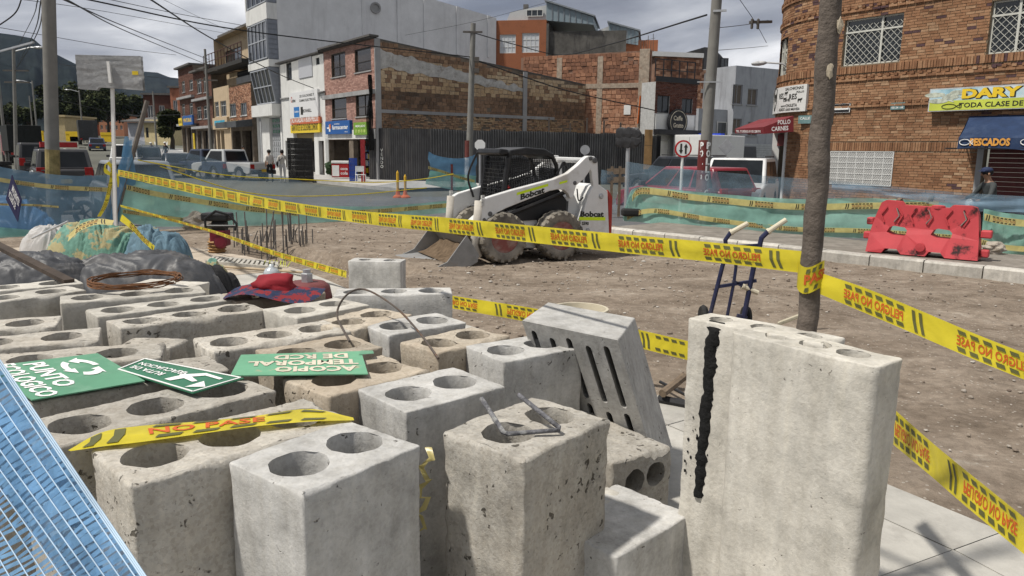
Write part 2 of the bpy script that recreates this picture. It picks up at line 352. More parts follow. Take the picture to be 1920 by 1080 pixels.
def BRICK(name, stops, single=False, bump=0.3):
 """fired clay; each brick takes its own colour out of the range (per-face tint, or per object)"""
 if name in _mats: return _mats[name]
 m = bpy.data.materials.new(name); m.use_nodes = True; nt = m.node_tree; L = nt.links; b = nt.nodes['Principled BSDF']
 b.inputs['Roughness'].default_value = 0.9; b.inputs['Specular IOR Level'].default_value = 0.15
 tcn = nd(nt, 'ShaderNodeTexCoord')
 if single: fac = nd(nt, 'ShaderNodeObjectInfo').outputs['Random']
 else: fac = nd(nt, 'ShaderNodeAttribute', attribute_name='tint').outputs['Fac']
 cr = ramp(nt, fac, stops); cr.color_ramp.interpolation = 'LINEAR'
 n = nd(nt, 'ShaderNodeTexNoise', i_Scale=9.0, i_Detail=8.0, i_Roughness=0.7); L.new(tcn.outputs['Object'], n.inputs['Vector'])
 c2 = ramp(nt, n.outputs['Fac'], [(0.3, (0.68, 0.66, 0.64, 1)), (0.7, (1.2, 1.2, 1.2, 1))])
 mx = nd(nt, 'ShaderNodeMix', data_type='RGBA', blend_type='MULTIPLY'); mx.inputs['Factor'].default_value = 0.8; L.new(cr.outputs['Color'], mx.inputs['A']); L.new(c2.outputs['Color'], mx.inputs['B'])
 n5 = nd(nt, 'ShaderNodeTexNoise', i_Scale=0.55, i_Detail=9.0, i_Roughness=0.72); L.new(tcn.outputs['Object'], n5.inputs['Vector'])
 c5 = ramp(nt, n5.outputs['Fac'], [(0.34, (0.5, 0.48, 0.46, 1)), (0.5, (1, 1, 1, 1)), (0.8, (1.15, 1.12, 1.08, 1))])
 m5 = nd(nt, 'ShaderNodeMix', data_type='RGBA', blend_type='MULTIPLY'); m5.inputs['Factor'].default_value = 0.6; L.new(mx.outputs['Result'], m5.inputs['A']); L.new(c5.outputs['Color'], m5.inputs['B'])
 L.new(m5.outputs['Result'], b.inputs['Base Color'])
 nb = nd(nt, 'ShaderNodeTexNoise', i_Scale=45.0, i_Detail=5.0); L.new(tcn.outputs['Object'], nb.inputs['Vector'])
 bp = nd(nt, 'ShaderNodeBump', i_Strength=bump, i_Distance=0.012); L.new(nb.outputs['Fac'], bp.inputs['Height']); L.new(bp.outputs[0], b.inputs['Normal'])
 _mats[name] = m; return m
def PLASTIC_WRAP(name, col, alpha):
 m = NET(name, col, alpha); return m
WHITE = M('white_paint', (0.72, 0.72, 0.70), rough=0.5, var=0.06, stain=rgb(0.4, 0.38, 0.34), stain_amt=0.25)
BLACK = M('black_metal', (0.018, 0.018, 0.02), rough=0.45, var=0.3, bump=0.05)
STEEL = M('galvanised_steel', (0.42, 0.43, 0.44), rough=0.45, metal=0.6, var=0.15)
RUST = M('rusty_steel', (0.09, 0.075, 0.065), rough=0.85, var=0.3, stain=rgb(0.16, 0.075, 0.035), stain_amt=0.7, stain_scale=9)
GLASS = GL('window_glass')
CARGLASS = GL('car_glass', (0.012, 0.014, 0.016), 0.12); CARGLASS.node_tree.nodes['Principled BSDF'].inputs['Specular IOR Level'].default_value = 0.22
RUBBER = M('tyre_rubber', (0.02, 0.02, 0.02), rough=0.85, var=0.25, stain=rgb(0.12, 0.10, 0.08), stain_amt=0.3)
WOOD = M('weathered_wood', (0.16, 0.12, 0.085), rough=0.9, var=0.35, scale=12, stain=rgb(0.06, 0.045, 0.03), stain_amt=0.6, stain_scale=5, streak=True)
REDINK = M('red_ink', (0.42, 0.05, 0.015), rough=0.6, var=0.1, bump=0)
BLACKINK = M('black_ink', (0.025, 0.025, 0.02), rough=0.6, var=0.2, bump=0)
WHITEINK = M('white_ink', (0.75, 0.75, 0.73), rough=0.6, var=0.06, bump=0)
YELLOWINK = M('yellow_ink', (0.75, 0.52, 0.03), rough=0.6, var=0.06, bump=0)
# ---------------------------------------------------------------- ground, streets, pavements, hills
def dirt_mat():
 m = bpy.data.materials.new('site_dirt'); m.use_nodes = True; nt = m.node_tree; L = nt.links; b = nt.nodes['Principled BSDF']
 b.inputs['Roughness'].default_value = 0.95; b.inputs['Specular IOR Level'].default_value = 0.1
 tcn = nd(nt, 'ShaderNodeTexCoord'); vec = tcn.outputs['Object']
 mp = nd(nt, 'ShaderNodeMapping'); mp.inputs['Rotation'].default_value = (0, 0, 0.5); mp.inputs['Scale'].default_value = (0.8, 1.15, 1); L.new(vec, mp.inputs['Vector'])
 n = nd(nt, 'ShaderNodeTexNoise', i_Scale=1.3, i_Detail=10.0, i_Roughness=0.72, i_Distortion=0.4); L.new(mp.outputs[0], n.inputs['Vector'])
 cr = ramp(nt, n.outputs['Fac'], [(0.28, (0.135, 0.108, 0.084, 1)), (0.45, (0.225, 0.184, 0.145, 1)), (0.60, (0.30, 0.252, 0.203, 1)), (0.74, (0.43, 0.39, 0.335, 1))])
 n2 = nd(nt, 'ShaderNodeTexNoise', i_Scale=9.0, i_Detail=10.0, i_Roughness=0.75); L.new(vec, n2.inputs['Vector'])
 c2 = ramp(nt, n2.outputs['Fac'], [(0.35, (0.62, 0.6, 0.58, 1)), (0.6, (1.08, 1.06, 1.04, 1)), (0.75, (1.4, 1.38, 1.34, 1))])
 mx = nd(nt, 'ShaderNodeMix', data_type='RGBA', blend_type='MULTIPLY'); mx.inputs['Factor'].default_value = 0.9; L.new(cr.outputs['Color'], mx.inputs['A']); L.new(c2.outputs['Color'], mx.inputs['B'])
 v = nd(nt, 'ShaderNodeTexVoronoi', i_Scale=38.0); L.new(vec, v.inputs['Vector'])
 sp = nd(nt, 'ShaderNodeSeparateColor'); L.new(v.outputs['Color'], sp.inputs[0])
 g1_ = nd(nt, 'ShaderNodeMath', operation='GREATER_THAN'); L.new(sp.outputs[0], g1_.inputs[0]); g1_.inputs[1].default_value = 0.90
 g2_ = nd(nt, 'ShaderNodeMath', operation='LESS_THAN'); L.new(v.outputs['Distance'], g2_.inputs[0]); g2_.inputs[1].default_value = 0.36
 g3_ = nd(nt, 'ShaderNodeMath', operation='MULTIPLY'); L.new(g1_.outputs[0], g3_.inputs[0]); L.new(g2_.outputs[0], g3_.inputs[1])
 m2 = nd(nt, 'ShaderNodeMix', data_type='RGBA'); L.new(g3_.outputs[0], m2.inputs['Factor']); L.new(mx.outputs['Result'], m2.inputs['A']); m2.inputs['B'].default_value = (0.38, 0.34, 0.29, 1)
 L.new(m2.outputs['Result'], b.inputs['Base Color'])
 nb = nd(nt, 'ShaderNodeTexNoise', i_Scale=26.0, i_Detail=9.0, i_Roughness=0.75); L.new(vec, nb.inputs['Vector'])
 ma = nd(nt, 'ShaderNodeMath', operation='MULTIPLY_ADD'); L.new(g3_.outputs[0], ma.inputs[0]); ma.inputs[1].default_value = 0.5; L.new(nb.outputs['Fac'], ma.inputs[2])
 bp = nd(nt, 'ShaderNodeBump', i_Strength=0.7, i_Distance=0.04); L.new(ma.outputs[0], bp.inputs['Height']); L.new(bp.outputs[0], b.inputs['Normal'])
 return m
HAZE = 0.00005
DIRT = dirt_mat()
ASPH = M('asphalt', (0.105, 0.107, 0.11), rough=0.9, var=0.2, scale=3, bump=0.3, fine=90, stain=rgb(0.17, 0.165, 0.155), stain_amt=0.6, stain_scale=0.35)
FAR = M('far_ground', (0.11, 0.11, 0.09), rough=0.95, var=0.3, scale=0.05)
def edge_y(x):
 return float(np.interp(x, [-16, -8.4, -6.2, -1.5, 0.3, 2.4, 14], [11.6, 15.8, 17.6, 21.0, 20.3, 18.5, 12.6]))
def pit(x, y):                                  # the dug trench behind the kerb of the pavement
 cx, cy = -3.2, 11.9; d = Vector((x - cx, y - cy, 0)); a = d.x * 0.77 + d.y * -0.64; b_ = d.x * 0.64 + d.y * 0.77
 k = max(0.0, 1 - (abs(a) / 2.2) ** 4) * max(0.0, 1 - (abs(b_) / 0.62) ** 4)
 rim = math.exp(-((abs(b_) - 0.95) / 0.3) ** 2) * max(0.0, 1 - (abs(a) / 2.6) ** 4)
 return -0.42 * k + 0.10 * rim * (0.6 + 0.8 * noise.noise(Vector((x * 2, y * 2, 3))))
def dirt_z(x, y):
 z = 0.030 * noise.noise(Vector((x * 0.6, y * 0.6, 0))) + 0.022 * noise.noise(Vector((x * 2.1, y * 2.1, 5))) + 0.012 * noise.noise(Vector((x * 6, y * 6, 9)))
 w = (x * 0.75 + y * 0.66)                    # wheel ruts across the site
 z += 0.018 * math.sin(w * 2.6 + 0.8 * noise.noise(Vector((x * .5, y * .5, 1)))) * max(0, noise.noise(Vector((x * .35, y * .35, 8))) + .4)
 return z + pit(x, y)
mb = MB()
nx, ny = 300, 210
xs = np.linspace(-16, 13, nx); ys = np.linspace(0.2, 21.4, ny)
idx = {}
for j, y in enumerate(ys):
 for i, x in enumerate(xs):
  if y <= edge_y(x) + 0.15:
   idx[(i, j)] = len(mb.v); ed = min(1.0, max(0.0, (edge_y(x) + .1 - y) / 0.8))
   mb.v.append((x, y, 0.0 + dirt_z(x, y) * ed + 0.03 * ed))
for (i, j) in idx:
 if (i + 1, j) in idx and (i, j + 1) in idx and (i + 1, j + 1) in idx:
  mb.f.append((idx[(i, j)], idx[(i + 1, j)], idx[(i + 1, j + 1)], idx[(i, j + 1)])); mb.m.append(0); mb.t.append(0)
tag(mb.build('dirt_ground', DIRT, smooth=True), kind='structure')
mb = MB()                                        # one sheet out to the horizon; the street on it
yy = [-80, 0, 10, 20, 30, 40, 52, 60, 80, 100, 130, 160, 191, 260, 400, 800, 1600, 2860]
xx = [-4000, -1500, -600, -250, -120, -60, -30, -10, 10, 30, 60, 120, 250, 600, 1500, 4000]
mb.grid([[(x, y, gz(x, y) - 0.55 if y < 25 and abs(x) < 11 else gz(x, y) - 0.03) for x in xx] for y in yy])
tag(mb.build('ground', FAR), kind='structure')
mb = MB()
ry = [9, 10.5, 12, 13.5, 15, 16.5, 18, 19.5, 21, 24, 30, 40, 52, 62, 75, 90, 110, 130, 160]
rx = [-95, -60, -40, -30, -22, -16] + list(range(-14, 15, 2)) + [16, 22, 30, 45]
for a, b in zip(ry[:-1], ry[1:]):
 for c, d in zip(rx[:-1], rx[1:]):
  if min(edge_y(c), edge_y(d)) > b + 0.3 and -15 < c < 12: continue
  mb.quad((c, a, gz(c, a) - .035), (d, a, gz(d, a) - .035), (d, b, gz(d, b) - .035), (c, b, gz(c, b) - .035))
tag(mb.build('road', ASPH), kind='structure')
RM = M('road_paint', (0.62, 0.62, 0.6), rough=0.8, var=0.15, stain=rgb(0.15, 0.15, 0.15), stain_amt=0.5)
mb = MB()
for (p0, p1) in [((117, 263), (125, 267)), ((138, 273), (155, 283))]:
 a = at(p0[0], p0[1], 1.4); b = at(p1[0], p1[1], 0.6)
 a = atd(*p0, 92 if p0[0] < 130 else 76); b = atd(*p1, 84 if p0[0] < 130 else 64)
 a.z = gz(0, a.y) - .02; b.z = gz(0, b.y) - .02; mb.quad(a, a + Vector((.3, 0, 0)), b + Vector((.3, 0, 0)), b)
tag(mb.build('lane_markings', RM), kind='structure')
PAVE = M('pale_pavement', (0.40, 0.39, 0.37), rough=0.9, var=0.14, scale=2.5, stain=rgb(0.22, 0.21, 0.2), stain_amt=0.5, stain_scale=0.8)
KERB = CONC('kerb_concrete', (0.46, 0.44, 0.40), 0.35, 0.4)
def strip(name, pts_in, pts_out, z, mat):
 mb = MB(); n = len(pts_in)
 top = [Vector((p[0], p[1], z + gz(*p))) for p in pts_in] + [Vector((p[0], p[1], z + gz(*p))) for p in pts_out]
 for i in range(n - 1):
  mb.quad(top[i], top[i + 1], top[n + i + 1], top[n + i])
  a, b = top[i], top[i + 1]; d = Vector((0, 0, z + 0.05)); mb.quad(a - d, b - d, b, a)
 a, b = top[n - 1], top[2 * n - 1]; d = Vector((0, 0, z + .05)); mb.quad(a - d, b - d, b, a)
 return tag(mb.build(name, mat), kind='structure')
PH = Frame((-7.6, 42, 0), GA)                    # pharmacy corner; x runs towards the viewer
def st(s, off=0.0):                              # point s metres up the street from the pharmacy corner, off metres into the street
 return (-7.6 - .575 * s - .818 * off, 42 + .818 * s - .575 * off)
strip('far_pavement', [st(s, 3.2) for s in (-9, 0, 10, 20, 30, 45, 60)], [st(s, -3) for s in (-9, 0, 10, 20, 30, 45, 60)], 0.14, PAVE)
kp = [at(px, py, 0) for px, py in [(1130, 444), (1300, 464), (1450, 481), (1605, 500), (1865, 529), (2050, 551)]]
KL = spline([Vector((p.x, p.y, 0)) for p in kp], 60)
cum = [0]
for a, b in zip(KL[:-1], KL[1:]): cum.append(cum[-1] + (b - a).length)
def kpos(s):
 i = min(max(int(np.searchsorted(cum, s)) - 1, 0), len(KL) - 2); t = (s - cum[i]) / (cum[i + 1] - cum[i]); p = KL[i].lerp(KL[i + 1], t)
 d = (KL[i + 1] - KL[i]).normalized(); return p, Vector((-d.y, d.x, 0))
kerb = thing('kerb', 'pale concrete kerb of separate stones along the far edge of the dirt', 'kerb', (KL[0].x, KL[0].y, 0))
s = 0.0; KZ = 0.215
while s < cum[-1] - 0.85:
 p, n_ = kpos(s + .008); q, m_ = kpos(s + .79); o = KL[0]
 j = random.uniform(-.006, .006); mb = MB()
 b4 = [p - o, q - o, q + m_ * .2 - o, p + n_ * .2 - o]
 v0 = [v + Vector((0, 0, -.15)) for v in b4]; v1 = [v + Vector((0, 0, KZ - .03 + j)) for v in b4]
 t4 = [p + n_ * .03 - o, q + m_ * .03 - o, q + m_ * .2 - o, p + n_ * .2 - o]; v2 = [v + Vector((0, 0, KZ + j)) for v in t4]
 mb.hexa(v0 + v1); mb.hexa(v1 + v2); mb.build('kerb_stone', KERB, kerb); s += 0.8
mb = MB()
rows = []
for sv in np.linspace(0, cum[-1], 40):
 p, n_ = kpos(sv); rows.append([(p + n_ * d) + Vector((0, 0, KZ - .02 + 0.01 * noise.noise((p + n_ * d) * 1.5))) for d in (.19, .6, 1.0, 1.5, 2.2)])
mb.grid(rows)
tag(mb.build('right_pavement', M('dusty_paving', (0.19, 0.17, 0.145), rough=.95, var=.3, scale=4, stain=rgb(.33, .3, .27), stain_amt=.6, stain_scale=2.2)), kind='structure')
E0 = [Vector(p) for p in [(-7.2, 13.8, 0), (-4.3, 11.75, 0), (-2.73, 10.06, 0), (-2.16, 9.15, 0), (-0.3, 6.95, 0), (1.07, 4.99, 0), (2.01, 3.59, 0), (2.50, 2.6, 0), (3.1, 0.9, 0)]]
EL = spline(E0, 120); ec = [0]
for a, b in zip(EL[:-1], EL[1:]): ec.append(ec[-1] + (b - a).length)
def epos(s):
 i = min(max(int(np.searchsorted(ec, s)) - 1, 0), len(EL) - 2); t = (s - ec[i]) / (ec[i + 1] - ec[i]); p = EL[i].lerp(EL[i + 1], t)
 d = (EL[i + 1] - EL[i]).normalized(); return p, Vector((d.y, -d.x, 0)) * -1
pv = thing('near_pavement', 'grey concrete slab pavement under the pile of blocks', 'pavement', (EL[0].x, EL[0].y, 0)); o = EL[0]
tag(pv, kind='structure'); del pv['category']
SLAB = M('pavement_slab', (0.40, 0.385, 0.35), rough=0.92, var=0.16, scale=5, bump=.25, stain=rgb(0.22, 0.205, 0.185), stain_amt=0.6, stain_scale=2.2, rand=.08)
SLABT = M('dusty_slab', (0.42, 0.36, 0.29), rough=0.95, var=0.2, scale=5, bump=.3, stain=rgb(0.28, 0.23, 0.17), stain_amt=0.6, stain_scale=2.2)
s = 0.0
while s < ec[-1] - 0.9:
 for d0, d1 in ((0, .36), (.372, 1.3), (1.31, 2.25), (2.26, 3.2), (3.21, 5.2)):
  p, n_ = epos(s + .004); q, m_ = epos(s + .896)
  c = [p - n_ * d0, q - m_ * d0, q - m_ * d1, p - n_ * d1]
  if n_.x > 0: pass
  j = random.uniform(-.004, .004)
  mb = MB(); b4 = [v - o for v in c]; b4 = b4[::-1]
  mb.hexa([v + Vector((0, 0, -.2)) for v in b4] + [v + Vector((0, 0, .12 + j)) for v in b4])
  mb.build('slab', SLABT if s < 5.4 else SLAB, pv)
 s += 0.9
mb = MB()
for i in range(3000):
 if i < 1900: x, y = random.uniform(-1.5, 9), random.uniform(4.2, 15)
 else: x, y = random.uniform(-6, 2.5), random.uniform(9.5, 19.5)
 if y > edge_y(x) - .2: continue
 p, n_ = epos(min(range(0, 121, 6), key=lambda k: (EL[k] - Vector((x, y, 0))).length) / 120 * ec[-1])
 if (Vector((x, y, 0)) - p).dot(n_) < 0.0: continue
 r = random.choice([.005, .006, .008, .01, .012, .018]) * random.uniform(.7, 1.3) * (1.0 if y < 9 else 1.35)
 vs, fs = ICO[0]; a = random.random() * 6; sx, sy, sz = r * random.uniform(.7, 1.5), r * random.uniform(.7, 1.3), r * random.uniform(.4, .8)
 z = dirt_z(x, y) + .04
 mb.add([(x + (q[0] * math.cos(a) - q[1] * math.sin(a)) * sx, y + (q[0] * math.sin(a) + q[1] * math.cos(a)) * sy, z + q[2] * sz) for q in vs], fs, 0, random.random())
tag(mb.build('pebbles', BRICK('pebble', [(0, (.13, .10, .08, 1)), (.5, (.27, .23, .19, 1)), (.85, (.42, .39, .35, 1)), (1, (.62, .6, .56, 1))]), tint=True), kind='stuff')
def ridge(name, Y, prof, depth, mat):
 xs_ = [p[0] for p in prof]; mb = MB(); P = []
 pxs = np.arange(xs_[0], xs_[-1] + 1, 5 if Y > 1000 else 8)
 for k, f in enumerate(np.linspace(0, 1, 16)):
  row = []
  for px in pxs:
   py = np.interp(px, xs_, [p[1] for p in prof]); t = atd(px, py, Y); Yk = Y - depth * (1 - f)
   zt = t.z * (f ** 0.85) ; wob = noise.noise(Vector((px * .035, f * 4, Y * .01))) * 0.13 + 0.06 * noise.noise(Vector((px * .13, f * 11, 3)))
   row.append((t.x * (Yk / Y) * 1.0 + 0, Yk, zt * (1 + wob * (1 - f) * 2) + (t.z * .016 * noise.noise(Vector((px * .4, 5, Y))) if f > .99 else 0)))
  P.append(row)
 P.append([(t[0] * 1.2, t[1] + 600, -20) for t in P[-1]])
 mb.grid(P); return tag(mb.build(name, mat, smooth=True), kind='structure')
FOR = M('mountain_forest', (0.013, 0.018, 0.018), rough=1.0, var=0.55, scale=0.02, bump=1.0, fine=0.06, spec=0, stain=rgb(0.024, 0.028, 0.024), stain_amt=.8, stain_scale=0.006)  # forest colour darkened to carry the cloud shade lying on the slopes
ridge('mountain', 1500, [(-700, 120), (-300, 40), (-120, 70), (0, 62), (30, 66), (62, 72), (85, 92), (110, 104), (150, 124), (200, 150), (260, 190), (330, 230), (420, 262), (520, 290)], 800, FOR)
ridge('mountain', 2200, [(-300, 190), (100, 180), (200, 150), (268, 134), (295, 136), (318, 145), (345, 148), (420, 170), (560, 215), (700, 260), (900, 300)], 900, FOR)
mb = MB(); mb.box(-4100, 4100, -100, 2900, -24, 640)
hz = bpy.data.materials.new('haze_air'); hz.use_nodes = True; hz.node_tree.nodes.clear(); pvn = hz.node_tree.nodes.new('ShaderNodeVolumePrincipled'); ho = hz.node_tree.nodes.new('ShaderNodeOutputMaterial'); hz.node_tree.links.new(pvn.outputs[0], ho.inputs['Volume'])
pvn.inputs['Color'].default_value = (.55, .66, .9, 1); pvn.inputs['Density'].default_value = HAZE
tag(mb.build('haze', hz), kind='stuff')
# ---------------------------------------------------------------- precast concrete blocks
GREY = CONC('grey_concrete', (0.43, 0.425, 0.41), 0.6, 0.5)
BEIGE = CONC('beige_concrete', (0.47, 0.45, 0.405), 0.4, 0.45)
ROUGH = CONC('rough_concrete', (0.43, 0.41, 0.37), 1.15, 1.0, (0.38, 0.335, 0.275), 0.4)
TAN = CONC('tan_concrete', (0.42, 0.375, 0.31), 0.7, 1.1, (0.375, 0.31, 0.235), 0.65)
def block_mesh(L, W, h, holes, r, wear, seed, res=0.025, cr=0.008, bot=True):
 """precast block standing on end, its top at z=0: rounded worn edges, round holes cast through"""
 rnd = random.Random(seed); so = Vector((seed * 7.3, seed * 3.1, seed * 1.9))
 mb = MB()
 def outline(ins):
  pts = []; c = cr + wear * 0.009; x0, x1, y0, y1 = ins, L - ins, ins, W - ins
  for (cx, cy, a0) in ((x1 - c, y0 + c, -90), (x1 - c, y1 - c, 0), (x0 + c, y1 - c, 90), (x0 + c, y0 + c, 180)):
   for k in range(5): a = math.radians(a0 + k * 22.5); pts.append((cx + c * math.cos(a), cy + c * math.sin(a)))
  out = []
  for i, p in enumerate(pts):
   q = pts[(i + 1) % len(pts)]; out.append(p); d = math.hypot(q[0] - p[0], q[1] - p[1]); n = int(d / res)
   for k in range(1, n): out.append((p[0] + (q[0] - p[0]) * k / n, p[1] + (q[1] - p[1]) * k / n))
  return out
 base = outline(0.0); n = len(base)
 nrm = [Vector((base[(i + 1) % n][1] - base[i - 1][1], -(base[(i + 1) % n][0] - base[i - 1][0]))).normalized() for i in range(n)]
 bev = []
 for x, y in base:
  b_ = 0.003 + wear * 0.0075 * (0.3 + abs(noise.noise(Vector((x * 9, y * 9, 0)) + so)) * 1.6 + abs(noise.noise(Vector((x * 34, y * 34, 3)) + so)) * 1.5)
  c_ = noise.noise(Vector((x * 3.3, y * 3.3, 4)) + so)
  if c_ > 0.30: b_ += wear * 0.06 * (c_ - 0.30) * 2.4
  bev.append(b_ * (1 + .3 * rnd.uniform(-1, 1)))
 tilt = lambda x, y: wear * 0.009 * noise.noise(Vector((x * 5, y * 5, 2)) + so) + 0.003 * noise.noise(Vector((x * 16, y * 16, 1)) + so)
 rings = []
 rings.append([(x - nrm[i].x * bev[i], y - nrm[i].y * bev[i], tilt(x, y)) for i, (x, y) in enumerate(base)])
 rings.append([(x - nrm[i].x * bev[i] * .35, y - nrm[i].y * bev[i] * .35, tilt(x, y) - bev[i] * .32) for i, (x, y) in enumerate(base)])
 zs = [None]; z = 0.0
 step = res * 1.8
 rings.append([(x, y, tilt(x, y) * .5 - bev[i] * 1.0) for i, (x, y) in enumerate(base)])
 z = max(bev) + step
 while z < h:
  ring = []
  for i, (x, y) in enumerate(base):
   corner = 1.0 if min(abs(x), abs(L - x)) < .03 and min(abs(y), abs(W - y)) < .03 else 0.0
   d = (0.002 + .006 * wear) * noise.noise(Vector((x * 30, y * 30, z * 30)) + so) * .7 + (0.0025 + .004 * wear) * noise.noise(Vector((x * 11, y * 11, z * 11)) + so) - corner * wear * 0.012 * (0.4 + abs(noise.noise(Vector((x * 4, y * 4, z * 13)) + so)))
   ring.append((x + nrm[i].x * d, y + nrm[i].y * d, -z))
  rings.append(ring); z += step
 rings.append([(x, y, -h) for x, y in base])
 off = 0; vs = [p for rg in rings for p in rg]; fs = []
 for k in range(len(rings) - 1):
  for i in range(n): fs.append((k * n + i, (k + 1) * n + i, (k + 1) * n + (i + 1) % n, k * n + (i + 1) % n))
 if bot: fs.append(tuple((len(rings) - 1) * n + i for i in range(n)))
 mb.add(vs, fs)
 top = [Vector(p[:2]) for p in rings[0]]; P = list(top); edges = [(i, (i + 1) % n) for i in range(n)]; hb = []
 m = 32
 for (hx, hy) in holes:
  st_ = len(P); hr = []
  for k in range(m):
   a = 2 * math.pi * k / m; rr = r * (1 + wear * .045 * noise.noise(Vector((hx * 9 + math.cos(a) * 1.4, hy * 9 + math.sin(a) * 1.4, 7)) + so))
   hr.append(rr); P.append(Vector((hx + math.cos(a) * rr, hy + math.sin(a) * rr)))
  edges += [(st_ + k, st_ + (k + 1) % m) for k in range(m)]; hb.append((st_, hx, hy, hr))
 g = res * 1.7; i0 = len(P)
 for ix in range(1, int(L / g) + 1):
  for iy in range(1, int(W / g) + 1):
   x = ix * g + rnd.uniform(-.3, .3) * g; y = iy * g + rnd.uniform(-.3, .3) * g
   if .035 < x < L - .035 and .035 < y < W - .035 and all(math.hypot(x - q[0], y - q[1]) > r * 1.12 for q in holes): P.append(Vector((x, y)))
 ov, oe, of, om, _, _ = delaunay_2d_cdt(P, edges, [], 1, 1e-6)
 def inside(c):
  if any(math.hypot(c.x - q[1], c.y - q[2]) < min(q[3]) * .97 for q in hb): return False
  return True
 vs = [(v.x, v.y, tilt(v.x, v.y)) for v in ov]; keep = []
 poly = top
 for f in of:
  c = sum((ov[i] for i in f), Vector((0, 0))) / len(f)
  if 0 < c.x < L and 0 < c.y < W and inside(c):
   keep.append(f)
 mb.add(vs, keep)
 for st_, hx, hy, hr in hb:
  prev = None; rings2 = []
  for zc, grow in ((0, 1), (-.008, .975), (-.05, .965), (-.16, .955), (-min(h - .02, .42), .95)):
   ring = []
   for k in range(m):
    a = 2 * math.pi * k / m; rr = hr[k] * grow; x, y = hx + math.cos(a) * rr, hy + math.sin(a) * rr
    ring.append((x, y, (tilt(hx + math.cos(a) * hr[k], hy + math.sin(a) * hr[k]) if zc == 0 else zc)))
   rings2.append(ring)
  vs = [p for rg in rings2 for p in rg]; fs = []
  for k in range(len(rings2) - 1):
   for i in range(m): fs.append((k * m + i, k * m + (i + 1) % m, (k + 1) * m + (i + 1) % m, (k + 1) * m + i))
  fs.append(tuple((len(rings2) - 1) * m + i for i in range(m)))
  mb.add(vs, fs)
 return mb
BLOCKS = {}
PILE = 'precast concrete blocks piled on the pavement'
def block(key, F_, R_, L_, z, nh, mat, label, wear=.5, h=None, L=None, W=None, r=.093, res=None, holes=None, cr=.008, anchor=False):
 a, b, c = at(*F_, z), at(*R_, z), at(*L_, z)
 u = (b - a); Lm = L or u.length; u.normalize(); a = b - u * Lm if anchor else a; v = Vector((-u.y, u.x, 0))
 Wm = W or max(.2, (c - a).dot(v))
 h = h or z - .12
 if holes is None:
  holes = {0: [], 1: [(Lm * .62, Wm * .5)], 2: [(Lm * .27, Wm * .5), (Lm * .74, Wm * .5)], 3: [(Lm * .18, Wm * .5), (Lm * .5, Wm * .5), (Lm * .82, Wm * .5)]}[nh]
 rr = min(r, Wm * .5 - .035)
 if res is None: res = 0.016 if a.y < 3 else (0.024 if a.y < 4.5 else 0.034)
 mb = block_mesh(Lm, Wm, h, holes, rr, wear, len(BLOCKS) + 1, res, cr)
 o = mb.build('concrete_block', mat, auto=42)
 o.location = (a.x, a.y, z); o.rotation_euler = (0, 0, math.atan2(u.y, u.x))
 tag(o, label, 'concrete block', PILE); BLOCKS[key] = o; return o
Z = 0.85
block('B1', (568, 929), (790, 834), (391, 875), Z, 2, GREY, 'large clean grey two-holed block nearest the camera at the bottom of the photo', .35, W=.37)
block('B2', (985, 863), (1148, 783), (815, 810), Z, 2, ROUGH, 'rough pitted two-holed block with a bent steel staple lying on its top', .9, W=.37)
block('B3', (761, 773), (949, 724), (617, 743), Z, 2, GREY, 'smooth grey two-holed block just behind the foremost two-holed block', .25, W=.36)
block('B4', (944, 679), (1093, 652), (841, 655), Z, 2, GREY, 'clean grey two-holed block touching the leaning slotted slab', .3, W=.34)
block('B5', (243, 912), (668, 790), (120, 842), Z, 3, ROUGH, 'long worn block with a crumpled yellow tape lying across its holes', .95, W=.36, r=.1)
block('B6', (92, 842), (520, 733), (10, 783), Z, 3, ROUGH, 'long worn block half covered by the recycling sign and the white edged green sign', .6, W=.33, r=.1)
block('B7', (0, 766), (432, 692), (-75, 730), Z, 3, ROUGH, 'long block mostly hidden under the recycling sign', .6, L=1.15, W=.30, holes=[(.2, .15), (.55, .15), (.92, .15)], anchor=True)
block('B8', (-90, 700), (302, 670), (-150, 676), Z, 3, ROUGH, 'long block just behind the recycling sign', .6, L=1.15, W=.30, holes=[(.25, .15), (.60, .15), (.95, .15)], anchor=True)
block('B9', (-110, 664), (186, 638), (-160, 642), Z, 3, ROUGH, 'worn block at the left edge with one round hole clear, third behind the recycling sign', .7, L=.95, W=.30, holes=[(.15, .15), (.48, .15), (.78, .15)], anchor=True)
block('B10', (-140, 630), (104, 612), (-190, 606), Z - .01, 3, ROUGH, 'short looking worn block cut by the left edge below the long rear row', .7, L=.9, W=.30, holes=[(.1, .15), (.42, .15), (.74, .15)], anchor=True)
block('B12', (-60, 575), (163, 544), (-110, 556), Z, 3, BEIGE, 'long block of the rear row at the left edge of the photo', .5, L=.9, W=.27, anchor=True)
block('B11', (-70, 552), (157, 531), (-105, 540), Z, 3, BEIGE, 'rearmost block on the left, under the charcoal plastic sheet', .5, L=.9, W=.26, anchor=True)
block('B13', (112, 569), (365, 549), (80, 556), Z, 3, BEIGE, 'long three-holed block of the rear row beneath the rusty wire coil', .45, L=.84, W=.27)
block('B14', (182, 594), (430, 563), (141, 578), Z, 3, BEIGE, 'three-holed block between the rear row and the block with the broken ledge', .4, L=.8, W=.27)
block('B15', (224, 617), (498, 580), (170, 603), Z, 3, ROUGH, 'three-holed block with a shaded long side in the middle of the left rows', .7, W=.28, L=.81)
block('B15b', (322, 654), (366, 630), (222, 626), Z - .06, 0, ROUGH, 'low broken block end wedged in front of the three-holed block with the shaded side', 1.0, L=.2, W=.30)
block('B16', (400, 661), (652, 622), (303, 641), Z, 3, ROUGH, 'rough three-holed block with a broken near end in the middle of the pile', .9, L=.72, W=.33)
